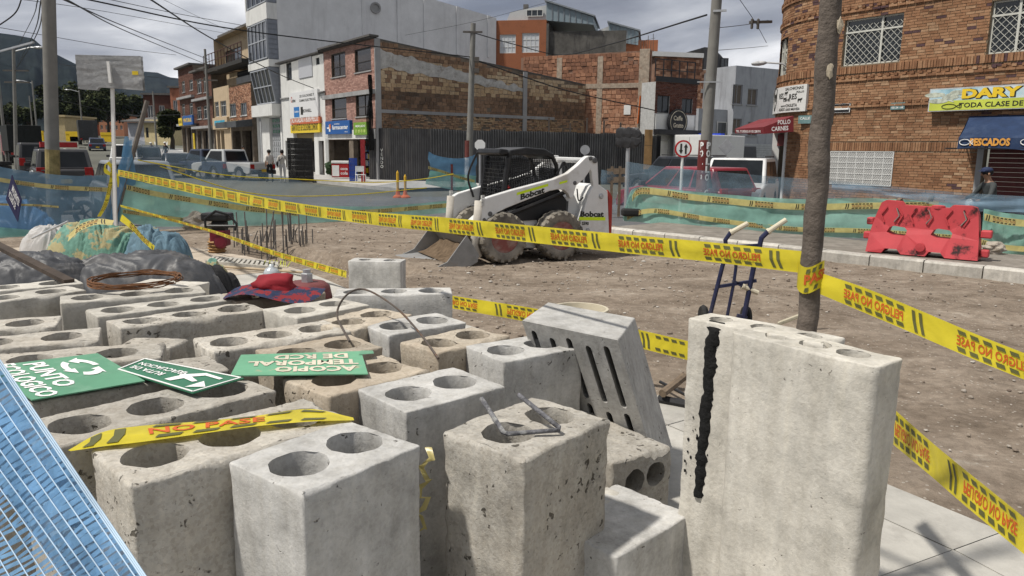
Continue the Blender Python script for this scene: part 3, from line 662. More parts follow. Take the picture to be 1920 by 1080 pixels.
block('B17', (530, 685), (718, 651), (455, 664), Z - .01, 2, TAN, 'tan two-holed block right behind the torn green sign', .8, L=.52, W=.33)
block('B18', (617, 745), (812, 692), (540, 712), Z, 2, TAN, 'tan two-holed block under the torn green sign', .8, L=.53, W=.35)
block('B19', (557, 597), (695, 571), (488, 574), Z, 2, BEIGE, 'two-holed block right in front of the red patterned hat', .6, L=.53, W=.36)
block('B20', (664, 620), (787, 585), (589, 596), Z, 2, TAN, 'lumpy tan two-holed block beneath the bent wire loop', 1.0, L=.5, W=.34)
block('B21', (728, 628), (877, 604), (676, 608), Z, 2, GREY, 'pale grey two-holed block in front of the long isolated block', .45, L=.5, W=.31)
block('B22', (821, 663), (957, 630), (752, 641), Z, 2, TAN, 'tan two-holed block directly behind the grey block by the slotted slab', .85, L=.5, W=.30)
block('B23', (625, 554), (852, 551), (641, 539), Z - .02, 3, GREY, 'long clean three-holed block lying crosswise at the back of the pile', .3, L=.80, W=.25)
block('B24', (652, 489), (768, 492), (664, 484), .62, 2, GREY, 'lone grey block standing farthest back beside the loader bucket', .3, L=.58, W=.24, r=.07)
block('B25', (440, 566), (575, 552), (378, 543), Z, 2, TAN, 'pale tan block under the red patterned hat', .8, L=.6, W=.32)
block('B26', (348, 541), (383, 531), (262, 527), Z - .04, 0, BEIGE, 'small beige block end showing beneath the wire coil and plastic sheet', .6, L=.3, W=.5)
block('B34', (1368, 622), (1643, 689), (1440, 605), 1.2, 3, BEIGE, 'large pale block at the right with a tall smooth lit face', .3, cr=.026, W=.172, r=.052, res=.016, holes=[(.135, .094), (.263, .094), (.392, .094)])
block('B35', (1289, 596), (1548, 647), (1330, 584), 1.2, 3, BEIGE, 'pale block with a black tar stripe down its face, the pole behind it', .4, W=.158, r=.048, res=.018)
block('B32', (1157, 1046), (1332, 942), (1142, 950), .42, 0, GREY, 'low plain grey block with a crumbling side at the foot of the tall pale block', .7, L=.47, W=.37)
block('B33', (1135, 950), (1196, 905), (1120, 905), .42, 0, BEIGE, 'small broken chunk of concrete between the rough block and the lying block', 1.0, L=.2, W=.2)
b35 = BLOCKS['B35']
mb = MB(); rows = []
for k in range(60):
 t = k / 59; z = .004 - t * .68; x = .112 - .022 * t + .01 * noise.noise(Vector((t * 9, 0, 0))); w = .030 * (1 + .5 * noise.noise(Vector((t * 24, 1, 0)))) - .008 * t
 y = -.009
 if k < 3: y = .02 - .01 * k
 rows.append([(x - w, y + .012 if k > 2 else y, z), (x - w * .5, y - .004, z), (x + w * .4, y - .004, z), (x + w * (1 + .4 * noise.noise(Vector((t * 40, 5, 0)))), y + .012 if k > 2 else y, z)])
mb.grid(rows)
for k in range(26):
 x = .08 + random.uniform(-.055, .04); z = -random.uniform(.36, .62); mb.blob((x, -.002, z), random.uniform(.002, .006), 0, .3, k, sq=(1, .5, 1.4))
mb.build('tar_stripe', M('tar', (.008, .008, .008), rough=.85, var=.3, bump=.6, fine=40), b35, smooth=True)
zl = .50
c0 = at(1260, 836, zl); ax = (at(1152, 788, zl) - c0); ax.z = 0; ax.normalize(); nz = -ax; ux = Vector((-ax.y, ax.x, 0)); uy = nz.cross(ux)
if uy.z > 0: ux = -ux; uy = nz.cross(ux)
lay = block_mesh(.36, .30, .6, [(.10, .11), (.225, .115)], .058, .9, 77, .022).build('concrete_block', ROUGH, auto=42)
lay.matrix_world = Matrix.Translation(c0) @ Matrix((ux, uy, nz)).transposed().to_4x4()
tag(lay, 'block lying on its side with two hole mouths facing the camera', 'concrete block', PILE)
def slotted_slab():
 P0 = at(978, 601, .95); P1 = at(1158, 638, .95); Q1 = at(1190, 596, .95); Pb = at(1254, 915, .20)
 u = P1 - P0; W_ = u.length; u.normalize(); v = Pb - P1; v = v - u * v.dot(u) * .25; Lh = v.length; v.normalize(); n_ = (Q1 - P1)
 T = (Q1 - P1).length; n_ = n_.normalized()
 def f(x, y, d=0.0): return P0 + u * x + v * y + n_ * d
 mb = MB(); out = [Vector((0, 0)), Vector((W_, 0)), Vector((W_, Lh)), Vector((0, Lh))]
 P = []; E_ = []; n = 0
 def loop(pts):
  s0 = len(P); P.extend(pts); E_.extend([(s0 + i, s0 + (i + 1) % len(pts)) for i in range(len(pts))])
 oo = []
 for i in range(4):
  p, q = out[i], out[(i + 1) % 4]
  for k in range(12): oo.append(p.lerp(q, k / 12))
 loop(oo); slots = []
 for ry0, ry1 in ((.08, .46), (.54, .86)):
  for k in range(5):
   cx = W_ * (.10 + .19 * k); w = .017; y0 = Lh * ry0 + .02 * (k % 2); y1 = Lh * ry1
   sl = [Vector((cx + w * math.cos(t), y1 + w * math.sin(t))) for t in np.linspace(0, math.pi, 7)] + [Vector((cx + w * math.cos(t), y0 + w * math.sin(t))) for t in np.linspace(math.pi, 2 * math.pi, 7)]
   slots.append((cx, w, y0, y1, sl)); loop(sl)
 ov, oe, of, *_ = delaunay_2d_cdt(P, E_, [], 0, 1e-6)
 keep = []
 for fc in of:
  c = sum((ov[i] for i in fc), Vector((0, 0))) / len(fc)
  if not any(abs(c.x - s_[0]) < s_[1] and s_[2] - s_[1] < c.y < s_[3] + s_[1] for s_ in slots): keep.append(fc)
 mb.add([f(v_.x, v_.y, 0) for v_ in ov], [tuple(k) for k in keep]); mb.add([f(v_.x, v_.y, T) for v_ in ov], [tuple(k) for k in keep])
 for lp in [oo] + [s_[4] for s_ in slots]:
  m = len(lp); mb.add([f(p.x, p.y, 0) for p in lp] + [f(p.x, p.y, T) for p in lp], [(i, (i + 1) % m, m + (i + 1) % m, m + i) for i in range(m)])
 mb.v = [tuple(Vector(q) - P0) for q in mb.v]
 o = mb.build('drain_slab', GREY, bevel=.006); o.location = P0
 tag(o, 'concrete drain slab with rows of long slots, leaning at a slant in the middle', 'concrete slab')
slotted_slab()
# ---------------------------------------------------------------- building kit
def wall(mb, x0, x1, z0, z1, ops, y=0.0, rev=0.22, mi=0, f=None):
 """front wall with real openings and their reveals; f(x,y,z) may bend it"""
 f = f or (lambda x, y, z: (x, y, z))
 X = sorted({x0, x1, *[v for o in ops for v in (o[0], o[1]) if x0 < v < x1]}); Zs = sorted({z0, z1, *[v for o in ops for v in (o[2], o[3]) if z0 < v < z1]})
 for a, b in zip(X[:-1], X[1:]):
  for c, d in zip(Zs[:-1], Zs[1:]):
   m = ((a + b) / 2, (c + d) / 2)
   if any(o[0] < m[0] < o[1] and o[2] < m[1] < o[3] for o in ops): continue
   mb.quad(f(a, y, c), f(b, y, c), f(b, y, d), f(a, y, d), mi)
 for o in ops:
  a, b, c, d = o[:4]; r = y + rev
  mb.quad(f(a, y, c), f(a, r, c), f(b, r, c), f(b, y, c), mi); mb.quad(f(a, y, d), f(b, y, d), f(b, r, d), f(a, r, d), mi)
  mb.quad(f(a, y, c), f(a, y, d), f(a, r, d), f(a, r, c), mi); mb.quad(f(b, y, c), f(b, r, c), f(b, r, d), f(b, y, d), mi)
def window(parent, o, cols=2, rows=1, fm=None, gm=None, y=.12, fw=.05, zs=None, name='window', sill=None, back=None):
 x0, x1, z0, z1 = o[:4]; mb = MB(); fm = fm or WHITE
 mb.box(x0, x0 + fw, y, y + .06, z0, z1); mb.box(x1 - fw, x1, y, y + .06, z0, z1)
 mb.box(x0 + fw, x1 - fw, y, y + .06, z0, z0 + fw); mb.box(x0 + fw, x1 - fw, y, y + .06, z1 - fw, z1)
 for k in range(1, cols):
  x = x0 + (x1 - x0) * k / cols; mb.box(x - fw * .35, x + fw * .35, y + .004, y + .05, z0 + fw, z1 - fw)
 for k in range(1, rows):
  z = z0 + (z1 - z0) * (k / rows if zs is None else zs[k - 1]); mb.box(x0 + fw, x1 - fw, y + .002, y + .052, z - fw * .35, z + fw * .35)
 w = mb.build(name, fm, parent)
 p = MB(); p.box(x0 + fw * .5, x1 - fw * .5, y + .03, y + .04, z0 + fw * .5, z1 - fw * .5); p.build('pane', gm or GLASS, w)
 if back:
  c = MB(); n = max(3, int((x1 - x0) / .12)); P = [[(x0 + (x1 - x0) * (.04 + .92 * k / n), y + .10 + .025 * math.sin(k * 2.3), z) for k in range(n + 1)] for z in (z0 + (z1 - z0) * back[1], z1 - .03)]
  c.grid(P); c.build('curtain', back[0], w)
 if sill: s = MB(); s.box(x0 - .08, x1 + .08, -.06, y, z0 - .07, z0 - .003); s.build('sill', sill, w)
 return w
def rect(fr, xl, xr, yt, yb, y=0.0):            # rectangle on a facade from pixels: z read on its left edge
 a = fr.px(xl, yt, y); b = fr.px(xl, yb, y); c = fr.px(xr, (yt + yb) / 2, y)
 return (a[0], c[0], b[1], a[1])
def shell(mb, x0, x1, d, z0, z1, mi=0, zb=None, roof_mi=None, left=True):
 zb = z1 if zb is None else zb; rm = mi if roof_mi is None else roof_mi
 mb.quad((x1, 0, z0), (x1, d, z0), (x1, d, zb), (x1, 0, z1), mi)
 if left: mb.quad((x0, 0, z0), (x0, 0, z1), (x0, d, zb), (x0, d, z0), mi)
 mb.quad((x0, d, z0), (x0, d, zb), (x1, d, zb), (x1, d, z0), mi)
 mb.quad((x0, 0, z1), (x1, 0, z1), (x1, d, zb), (x0, d, zb), rm)
def sign_board(parent, o, mat, y=-.12, th=.1, name='sign', frame=None):
 mb = MB(); mb.box(o[0], o[1], y, y + th, o[2], o[3]); s = mb.build(name, mat, parent)
 return s
def letters(parent, lines, mat, y, name='lettering', fy=None):
 """lines: (text, x, z, cap height, width or None, align)"""
 mb = MB()
 for t in lines:
  s, x, z, h = t[:4]; w = t[4] if len(t) > 4 else None; al = t[5] if len(t) > 5 else 'c'
  put_text(mb, s, (lambda u, v: (u, y, v)), x, z, h, w, align=al)
 return mb.build(name, mat, parent)
def bricks(f, x0, x1, z0, z1, bw, bh, gap, proud, ops=(), tint=None, jit=.3, top=None, seed=1, skip=0.0, dz=None):
 """list of (8 corners, tint) of single laid bricks in running bond"""
 rnd = random.Random(seed); out = []; r = 0; z = z0
 while z < z1 - .02:
  h = bh * (1 + rnd.uniform(-.1, .1) * jit); x = x0 - (bw * .5 if r % 2 else 0) - rnd.random() * .04
  while x < x1:
   w = bw * (1 + rnd.uniform(-.25, .2) * jit); a, b = max(x, x0), min(x + w - gap, x1); c, d = z, min(z + h - gap, z1)
   x += w
   if b - a < .03 or d - c < .02: continue
   mx, mz = (a + b) / 2, (c + d) / 2
   if top and mz > top(mx): continue
   segs = [(a, b)]
   for o in ops:
    if o[2] - gap < mz < o[3] + gap:
     ns = []
     for p, q in segs:
      if q <= o[0] or p >= o[1]: ns.append((p, q))
      else:
       if o[0] - p > .03: ns.append((p, o[0] - .005))
       if q - o[1] > .03: ns.append((o[1] + .005, q))
     segs = ns
   if rnd.random() < skip: continue
   for p, q in segs:
    pr = proud * (1 + rnd.uniform(-.8, .8) * jit); t = tint(mx, mz, rnd) if tint else rnd.random()
    j = [rnd.uniform(-1, 1) * .12 * bh * jit for _ in range(4)]
    out.append(([f(p, -pr, c + j[0]), f(q, -pr, c + j[1]), f(q, .01, c), f(p, .01, c), f(p, -pr, d + j[2]), f(q, -pr, d + j[3]), f(q, .01, d), f(p, .01, d)], t))
  z += h; r += 1
 return out
def brick_mesh(lst, name, mat, parent, kind='stuff'):
 mb = MB()
 for p, t in lst: mb.add(p, [(4, 5, 6, 7), (0, 1, 5, 4), (1, 2, 6, 5), (3, 0, 4, 7), (3, 2, 1, 0)], 0, t)
 o = mb.build(name, mat, parent, tint=True)
 if kind: o['kind'] = kind
 return o
ID3 = lambda x, y, z: (x, y, z)
OLDB = [(0, (.085, .064, .05, 1)), (.3, (.22, .14, .092, 1)), (.6, (.34, .22, .14, 1)), (.85, (.46, .33, .2, 1)), (1, (.52, .41, .28, 1))]
OLDBRICK = BRICK('old_brick', OLDB)
ORANGE = BRICK('orange_brick', [(0, (.15, .08, .055, 1)), (.35, (.27, .135, .085, 1)), (.65, (.40, .21, .13, 1)), (1, (.50, .31, .21, 1))])
PINKB = BRICK('pink_brick', [(0, (.29, .17, .14, 1)), (.5, (.40, .235, .195, 1)), (1, (.48, .30, .25, 1))])
REDB = BRICK('red_brick', [(0, (.09, .042, .032, 1)), (.5, (.14, .068, .05, 1)), (1, (.19, .10, .075, 1))])
MORTAR = M('old_mortar', (.16, .13, .10), rough=.95, var=.3, scale=3, bump=.5, fine=20, stain=rgb(.06, .05, .04), stain_amt=.7, stain_scale=1.2)
PLASTER = M('grey_plaster', (.30, .30, .30), rough=.9, var=.14, scale=1.2, bump=.3, fine=12, stain=rgb(.13, .12, .11), stain_amt=.55, stain_scale=.9, streak=True)
WALLW = M('white_wall', (.62, .62, .60), rough=.85, var=.07, scale=2, stain=rgb(.25, .24, .22), stain_amt=.45, stain_scale=1.1, streak=True)
CEM = M('cement_wall', (.62, .625, .63), rough=.9, var=.12, scale=.8, bump=.25, fine=15, stain=rgb(.46, .46, .465), stain_amt=.7, stain_scale=.5, streak=True)
BEIGEW = M('beige_wall', (.46, .36, .24), rough=.85, var=.1, scale=2, stain=rgb(.2, .15, .1), stain_amt=.4, streak=True)
ROOFT = M('corrugated_roof', (.10, .095, .09), rough=.9, var=.3, scale=4)
DARKIN = M('dark_interior', (.012, .012, .012), rough=.9, var=.3)
CURT = M('brown_curtain', (.13, .10, .075), rough=.95, var=.25, scale=3, bump=0)
CURTW = M('pale_curtain', (.45, .45, .43), rough=.95, var=.12, scale=3, bump=0)
BLUEP = M('blue_panel', (.015, .09, .30), rough=.4, var=.1); GREENP = M('green_panel', (.16, .30, .03), rough=.4, var=.2, scale=2)
YELP = M('yellow_panel', (.68, .50, .03), rough=.5, var=.08); ORGP = M('orange_panel', (.50, .13, .05), rough=.5, var=.08)
REDP = M('red_panel', (.36, .02, .02), rough=.5, var=.15)
# ---------------------------------------------------------------- pharmacy building and its demolished side wall
fr = PH
xa = fr.pxu(610, 200); xb = 0.0
zr = fr.pxz(708, 70); zl = fr.pxz(611, 97)
ph = thing('pharmacy_building', 'three storey pink brick building with brown windows above the blue pharmacy sign', 'building', fr.o, fr.rz)
W1, W2 = rect(fr, 621, 648, 103, 146), rect(fr, 665, 696, 94, 137)
W3, W4 = rect(fr, 622, 650, 182, 223), rect(fr, 667, 698, 177, 219)
SO = [fr.pxu(618, 290), fr.pxu(655, 290), .14, fr.pxz(620, 262)]; SO2 = [fr.pxu(663, 290), fr.pxu(704, 290), .14, fr.pxz(665, 258)]
ZT = (zr + zl) / 2
ops = [W1, W2, W3, W4, SO, SO2]
mb = MB(); wall(mb, xa, xb, 0, ZT, ops, 0.0, .3); mb.quad((xa, 0, 0), (xa, 0, ZT), (xa, 15, ZT - 1.6), (xa, 15, 0))
mb.quad((xa, 15, 0), (xa, 15, ZT - 1.6), (0, 15, ZT - 1.6), (0, 15, 0)); mb.quad((0, 0, 0), (0, 15, 0), (0, 15, ZT - 1.6), (0, 0, ZT)); mb.quad((xa, 0, ZT), (0, 0, ZT), (0, 15, ZT - 1.6), (xa, 15, ZT - 1.6))
mb.build('wall', MORTAR, ph)
zb1 = fr.pxz(660, 177)
brick_mesh(bricks(ID3, xa, xb, fr.pxz(640, 262), zb1 - .12, .26, .085, .012, .012, ops, seed=2) + bricks(ID3, xa, xb, zb1 + .12, ZT, .26, .085, .012, .012, ops, seed=3), 'brick', PINKB, ph)
mb = MB(); mb.box(xa, .06, -.22, -.02, zb1 - .12, zb1 + .12); mb.build('ledge', PLASTER, ph)
for o in (W1, W2, W3, W4):
 window(ph, o, 2 if o in (W1, W4) else 1, 2, M('brown_frame', (.025, .02, .016), rough=.5, var=.2), GL('brown_glass', (.03, .022, .016), .12), .06, .07, [.42], sill=PLASTER, back=(CURT, .45 if o is W1 else .05))
mb = MB()
n = 46
for k in range(n): mb.box(xa - .2 + (0.3 - xa) * k / n, xa - .2 + (.3 - xa) * (k + .5) / n, -.3, 15, ZT + .02, ZT + .09)
mb.box(xa - .2, .15, -.35, .2, ZT + .1, ZT + .2)
for p in range(len(mb.v)):
 v = mb.v[p]; mb.v[p] = (v[0], v[1], v[2] - max(0, v[1]) / 15 * 1.6)
mb.build('roof', ROOFT, ph)
s = rect(fr, 611, 657, 228, 252, -.15); sb = sign_board(ph, s, BLUEP, -.2, .2); cx = (s[0] + s[1]) / 2; hh = s[3] - s[2]; ww = s[1] - s[0]
letters(sb, [('farmacenter', s[0] + ww * .62, s[2] + hh * .36, hh * .32, ww * .64), ('DROGUERIA', s[0] + ww * .5, s[2] + hh * .72, hh * .08, ww * .22), ('.com.co', s[0] + ww * .86, s[2] + hh * .12, hh * .08, ww * .14)], WHITEINK, -.206)
mb = MB(); mb.box(s[0] + ww * .16, s[0] + ww * .22, -.21, -.2, s[2] + hh * .2, s[2] + hh * .72); mb.box(s[0] + ww * .08, s[0] + ww * .17, -.208, -.2, s[2] + hh * .42, s[2] + hh * .54)
mb.build('emblem', WHITEINK, sb); mb = MB(); mb.box(s[0] + ww * .18, s[0] + ww * .25, -.214, -.21, s[2] + hh * .42, s[2] + hh * .78); mb.build('emblem', ORGP, sb)
s = rect(fr, 663, 689, 230, 253, -.15); sb = sign_board(ph, s, GREENP, -.16, .16); ww = s[1] - s[0]; hh = s[3] - s[2]
letters(sb, [('MERCADO', (s[0] + s[1]) / 2, s[2] + hh * .62, hh * .16, ww * .7)], WHITEINK, -.166)
mb = MB(); [mb.blob((s[0] + ww * (.2 + .2 * k), -.165, s[2] + hh * .28), .13, 1, .3, k, sq=(1, .1, .8)) for k in range(4)]; mb.build('fruit_print', M('light_green', (.35, .45, .12), var=.3), sb)
mb = MB(); mb.box(xa, xb, -.06, -.02, SO[3] + .02, SO[3] + .55); mb.build('fascia', WALLW, ph)
mb = MB(); mb.box(SO[0], SO[1], 2.6, 2.7, .14, 3.4); mb.box(SO2[0], SO2[1], 2.6, 2.7, .14, 3.4); mb.box(SO[0], SO2[1], .3, 2.7, SO[3] - .04, SO[3]); mb.build('shop_interior', M('shop_dark', (.07, .06, .05), var=.4), ph)
mb = MB()
for k in range(5):
 for j in range(9): mb.box(SO[0] + .1 + j * .2, SO[0] + .26 + j * .2, 2.2, 2.4, .3 + k * .45, .55 + k * .45 + random.random() * .12, random.randrange(4))
goods = mb.build('shelf_goods', [REDP, YELP, WHITE, BLUEP], ph); goods['kind'] = 'stuff'
mb = MB()
for k in range(7): x = SO[0] - .5 + k * .08; mb.bar((x, -.05 - .02 * (k % 2), .14), (x, -.05, 2.6), .03)
mb.build('folding_grille', WHITE, ph)
sidef = lambda u, y, z: (-y, u, z)
tp = lambda u: ZT - u / 15 * 1.6 - .1
def tint_side(x, z, r):
 t = .45 + .25 * r.uniform(-1, 1)
 n_ = noise.noise(Vector((x * .25, z * .7, 3)))
 if 4.9 < z < 6.2 + n_: t = .85 + .15 * r.random() if r.random() < .75 else .4
 if 3.9 < z < 5.0: t = .15 + .3 * r.random()
 return min(1, max(0, t + .25 * n_))
lst = bricks(sidef, 0.1, 15, 3.9, 8.4, .34, .215, .025, .02, tint=tint_side, jit=1.0, top=tp, seed=5, skip=.02)
lst += bricks(sidef, 0.1, 15, 0.2, 3.86, .24, .10, .02, .03, tint=lambda x, z, r: min(1, max(0, .68 + .3 * r.uniform(-1, 1) + .5 * noise.noise(Vector((x * .4, z * .4, 8))))) if z < 1.9 + .8 * noise.noise(Vector((x, 2, 2))) else min(1, max(0, .42 + .3 * r.random() + .4 * noise.noise(Vector((x * .4, z * .4, 8))))), jit=1.6, seed=6, skip=.06)
brick_mesh(lst, 'rough_block', OLDBRICK, ph)
mb = MB(); P = []
for u in np.linspace(.15, 10.2, 60):
 zc = 6.75 - .12 * u; w0 = .52 * (1 - u / 16) + .18 * noise.noise(Vector((u * 1.6, 0, 0))); w1 = .42 * (1 - u / 13) + .2 * noise.noise(Vector((u * 2, 5, 0)))
 P.append([(.045, u, zc - w0), (.055, u, zc), (.045, u, zc + w1)])
mb.grid(P); mb.build('plaster_patch', M('old_plaster', (.42, .41, .39), rough=.95, var=.25, scale=3, bump=.6, fine=12, stain=rgb(.16, .13, .1), stain_amt=.8, stain_scale=2), ph)
mb = MB(); mb.box(.03, .12, -.02, .3, 0, ZT); mb.box(.03, .10, 9.9, 10.2, 0, 6.6); mb.box(.03, .09, .3, 12.4, 3.78, 3.96)
for u in (2.1, 4.7, 6.8): mb.box(.03, .08, u, u + .07, .2, 2.6 + .6 * random.random())
mb.build('concrete_strip', PLASTER, ph)
mb = MB(); P = []
for k in range(26):
 t = k / 25; z = 5.75 - t * 4.0; w = .18 + .95 * max(0, t - .25) * (1 - .2 * t); P.append([(.25 - w * j / 6 + .06 * noise.noise(Vector((j, t * 6, 0))), -.35 - .12 * math.sin(j * 1.9 + t * 5), z) for j in range(7)])
mb.grid(P); tag(mb.build('black_netting', NET('black_net', (.012, .012, .012), .85), smooth=True), 'torn black netting hanging down the corner of the pink brick building', 'netting')
o = bpy.data.objects['black_netting']; o.location = ph.location; o.rotation_euler = ph.rotation_euler
# ---------------------------------------------------------------- white mattress shop
wb = thing('white_shop_building', 'narrow white two storey mattress shop under stained plaster walls', 'building', fr.w(xa - .01, 0, 0), fr.rz)
ox = xa - .01
def R_(xl, xr, yt, yb, y=0.0):
 a = rect(fr, xl, xr, yt, yb, y); return (a[0] - ox, a[1] - ox, a[2], a[3])
xw = fr.pxu(528, 200) - ox; zw = fr.pxz(570, 110)
ops = [R_(536, 547, 119, 152), R_(592, 599, 109, 122), R_(551, 590, 250, 330), R_(535, 546, 264, 330), R_(597, 608, 264, 326)]
for k in (2, 3, 4): ops[k] = (ops[k][0], ops[k][1], .14, ops[k][3])
mb = MB(); wall(mb, xw, 0, 0, zw, ops, 0.0, .25); shell(mb, xw, 0, 14, 0, zw, 0, zw - 1); mb.build('wall', WALLW, wb)
window(wb, ops[0], 1, 1, M('brown_frame', (.025, .02, .016)), GLASS, .08, sill=None); window(wb, ops[1], 1, 1, BLACK, GLASS, .08)
for k in (2, 3, 4):
 mb = MB(); o = ops[k]; mb.box(o[0], o[1], .9 if k == 2 else .26, 1.0 if k == 2 else .3, o[2], o[3]); mb.build('doorway', DARKIN if k != 4 else M('brown_door', (.06, .045, .035)), wb)
mb = MB(); o = ops[2]; mb.box(o[0] + .05, o[1] - .05, .2, .26, o[3] - .55, o[3] - .05); mb.build('roller_box', M('brass_box', (.25, .2, .11), var=.2), wb)
mb = MB(); mb.box(*R_(560, 586, 107, 148)[:2], -.05, -.01, *R_(560, 586, 107, 148)[2:]); mb.build('grey_panel', M('grey_panel', (.42, .43, .46), var=.06), wb)
mb = MB()
for k in range(40): mb.box(xw + (-xw) * k / 40, xw + (-xw) * (k + .55) / 40, -.35, 14, zw + .02, zw + .12)
mb.build('roof', ROOFT, wb)
s = R_(543, 597, 175, 222, -.1); sb = sign_board(wb, s, M('sign_white', (.66, .66, .66), rough=.5, var=.04), -.14, .12); ww = s[1] - s[0]; hh = s[3] - s[2]
letters(sb, [('DE COLCHONES Y', s[0] + ww * .64, s[2] + hh * .77, hh * .09, ww * .5), ('CAMAS ELECTRICAS', s[0] + ww * .65, s[2] + hh * .60, hh * .09, ww * .56), ('utlet', s[0] + ww * .17, s[2] + hh * .62, hh * .13, ww * .13), ('BONNELL', s[0] + ww * .64, s[2] + hh * .18, hh * .12, ww * .3)], BLACKINK, -.146)
letters(sb, [('O', s[0] + ww * .09, s[2] + hh * .62, hh * .22, ww * .06)], REDINK, -.146)
mb = MB(); mb.box(s[0] + ww * .16, s[0] + ww * .36, -.147, -.14, s[2] + hh * .02, s[2] + hh * .42); q = mb.build('blue_patch', M('bright_blue', (.03, .16, .42)), sb)
mb = MB(); mb.box(s[0] + ww * .41, s[0] + ww * .49, -.147, -.14, s[2] + hh * .10, s[2] + hh * .40); mb.build('black_patch', BLACKINK, sb)
letters(sb, [('Confort', s[0] + ww * .26, s[2] + hh * .2, hh * .08, ww * .16)], WHITEINK, -.15)
s = R_(546, 601, 223, 234, -.1); sb = sign_board(wb, s, ORGP, -.16, .14); letters(sb, [('¡ALTA CALIDAD A BUEN PRECIO!', (s[0] + s[1]) / 2, s[2] + .13, .34, (s[1] - s[0]) * .92)], WHITEINK, -.166)
s = R_(546, 601, 235, 250, -.1); sb = sign_board(wb, s, YELP, -.16, .14); letters(sb, [('GRAN OUTLET DE COLCHONES CONFORT', (s[0] + s[1]) / 2, s[2] + .16, .40, (s[1] - s[0]) * .9)], BLACKINK, -.166)
mb = MB(); mb.box(*R_(600, 611, 172, 174)[:2], -.2, 0, *R_(600, 611, 172, 174)[2:]); mb.box(xw, 0, -.1, -.02, R_(536, 547, 183, 185)[2], R_(536, 547, 183, 185)[3]); mb.build('ledge', PLASTER, wb)
# ---------------------------------------------------------------- tall grey building with glazed bays
xt = fr.pxu(527, 200); xl = fr.pxu(466, 120, -.7)
tb = thing('tall_grey_building', 'tall grey cement building with tilted glass bays and white floor bands', 'building', fr.w(xt - .02, 0, 0), fr.rz)
ox = xt - .02; x0 = xl - ox
mb = MB(); ztop = 17.5
zz_ = lambda t: 15.1 - .125 * t if t > 0 else 15.1
mb.quad((0, 0, 0), (0, 18.5, 0), (0, 18.5, 12.75), (0, 0, 15.1)); mb.quad((x0, 0, 0), (x0, 0, 15.1), (x0, 18.5, 12.7), (x0, 18.5, 0)); mb.quad((x0, 0, 15.1), (0, 0, 15.1), (0, 18.5, 12.75), (x0, 18.5, 12.75)); mb.quad((x0, 18.5, 0), (x0, 18.5, 12.75), (0, 18.5, 12.75), (0, 18.5, 0))
mb.quad((x0, 0, 4), (0, 0, 4), (0, 0, 15.1), (x0, 0, 15.1))
for t in (9.3, 11.6, 14.6, 17.6): mb.box(.005, .09, t, t + .22, 9.5, 15.1 - .127 * t - .02)
mb.box(.005, .05, 6.4, 6.46, 8, 14.2)
mb.build('wall', CEM, tb)
mb = MB(); mb.lathe([(.0, .0), (.42, .02), (.42, .12), (.30, .12), (.28, .02)], (.0, 7.5, 12.3), (1, 0, 0), 14); mb.build('vent', PLASTER, tb)
def R2(xl_, xr_, yt, yb, y=0.0):
 a = rect(fr, xl_, xr_, yt, yb, y); return (a[0] - ox, a[1] - ox, a[2], a[3])
BLUEG = M('blue_grey_cladding', (.19, .205, .235), rough=.6, var=.12, scale=4, bump=.2, fine=20)
mb = MB(); wall(mb, x0, 0, 0, R2(478, 527, 216, 217)[3], [R2(504, 527, 219, 340)[:2] + (.14, R2(504, 527, 219, 230)[3]), R2(481, 490, 219, 230)[:2] + (.14, R2(481, 490, 219, 230)[3])], 0, .35); mb.build('ground_wall', WALLW, tb)
o = R2(504, 527, 219, 230)[:2] + (.14, R2(504, 527, 219, 230)[3]); mb = MB()
mb.box(o[0], o[1], .22, .27, .14, o[3])
for k in range(6):
 for j in range(9): mb.box(o[0] + .1 + k * (o[1] - o[0]) / 6, o[0] + (k + .85) * (o[1] - o[0]) / 6, .18, .218, .3 + j * .42, .58 + j * .42)
gd = mb.build('garage_door', M('door_grey', (.30, .31, .32), rough=.5, var=.08), tb)
mb = MB()
for k in range(4):
 for j in range(3): mb.box(o[0] + .3 + k * (o[1] - o[0]) / 5, o[0] + .3 + (k + .7) * (o[1] - o[0]) / 5, .165, .2, 2.9 + j * .4, 3.12 + j * .4)
mb.build('pane', M('green_glass', (.05, .16, .09), rough=.2), gd)
mb = MB(); mb.box(*R2(481, 490, 219, 230)[:2], .2, .3, .14, o[3]); mb.build('door', M('door_pale', (.33, .34, .35)), tb)
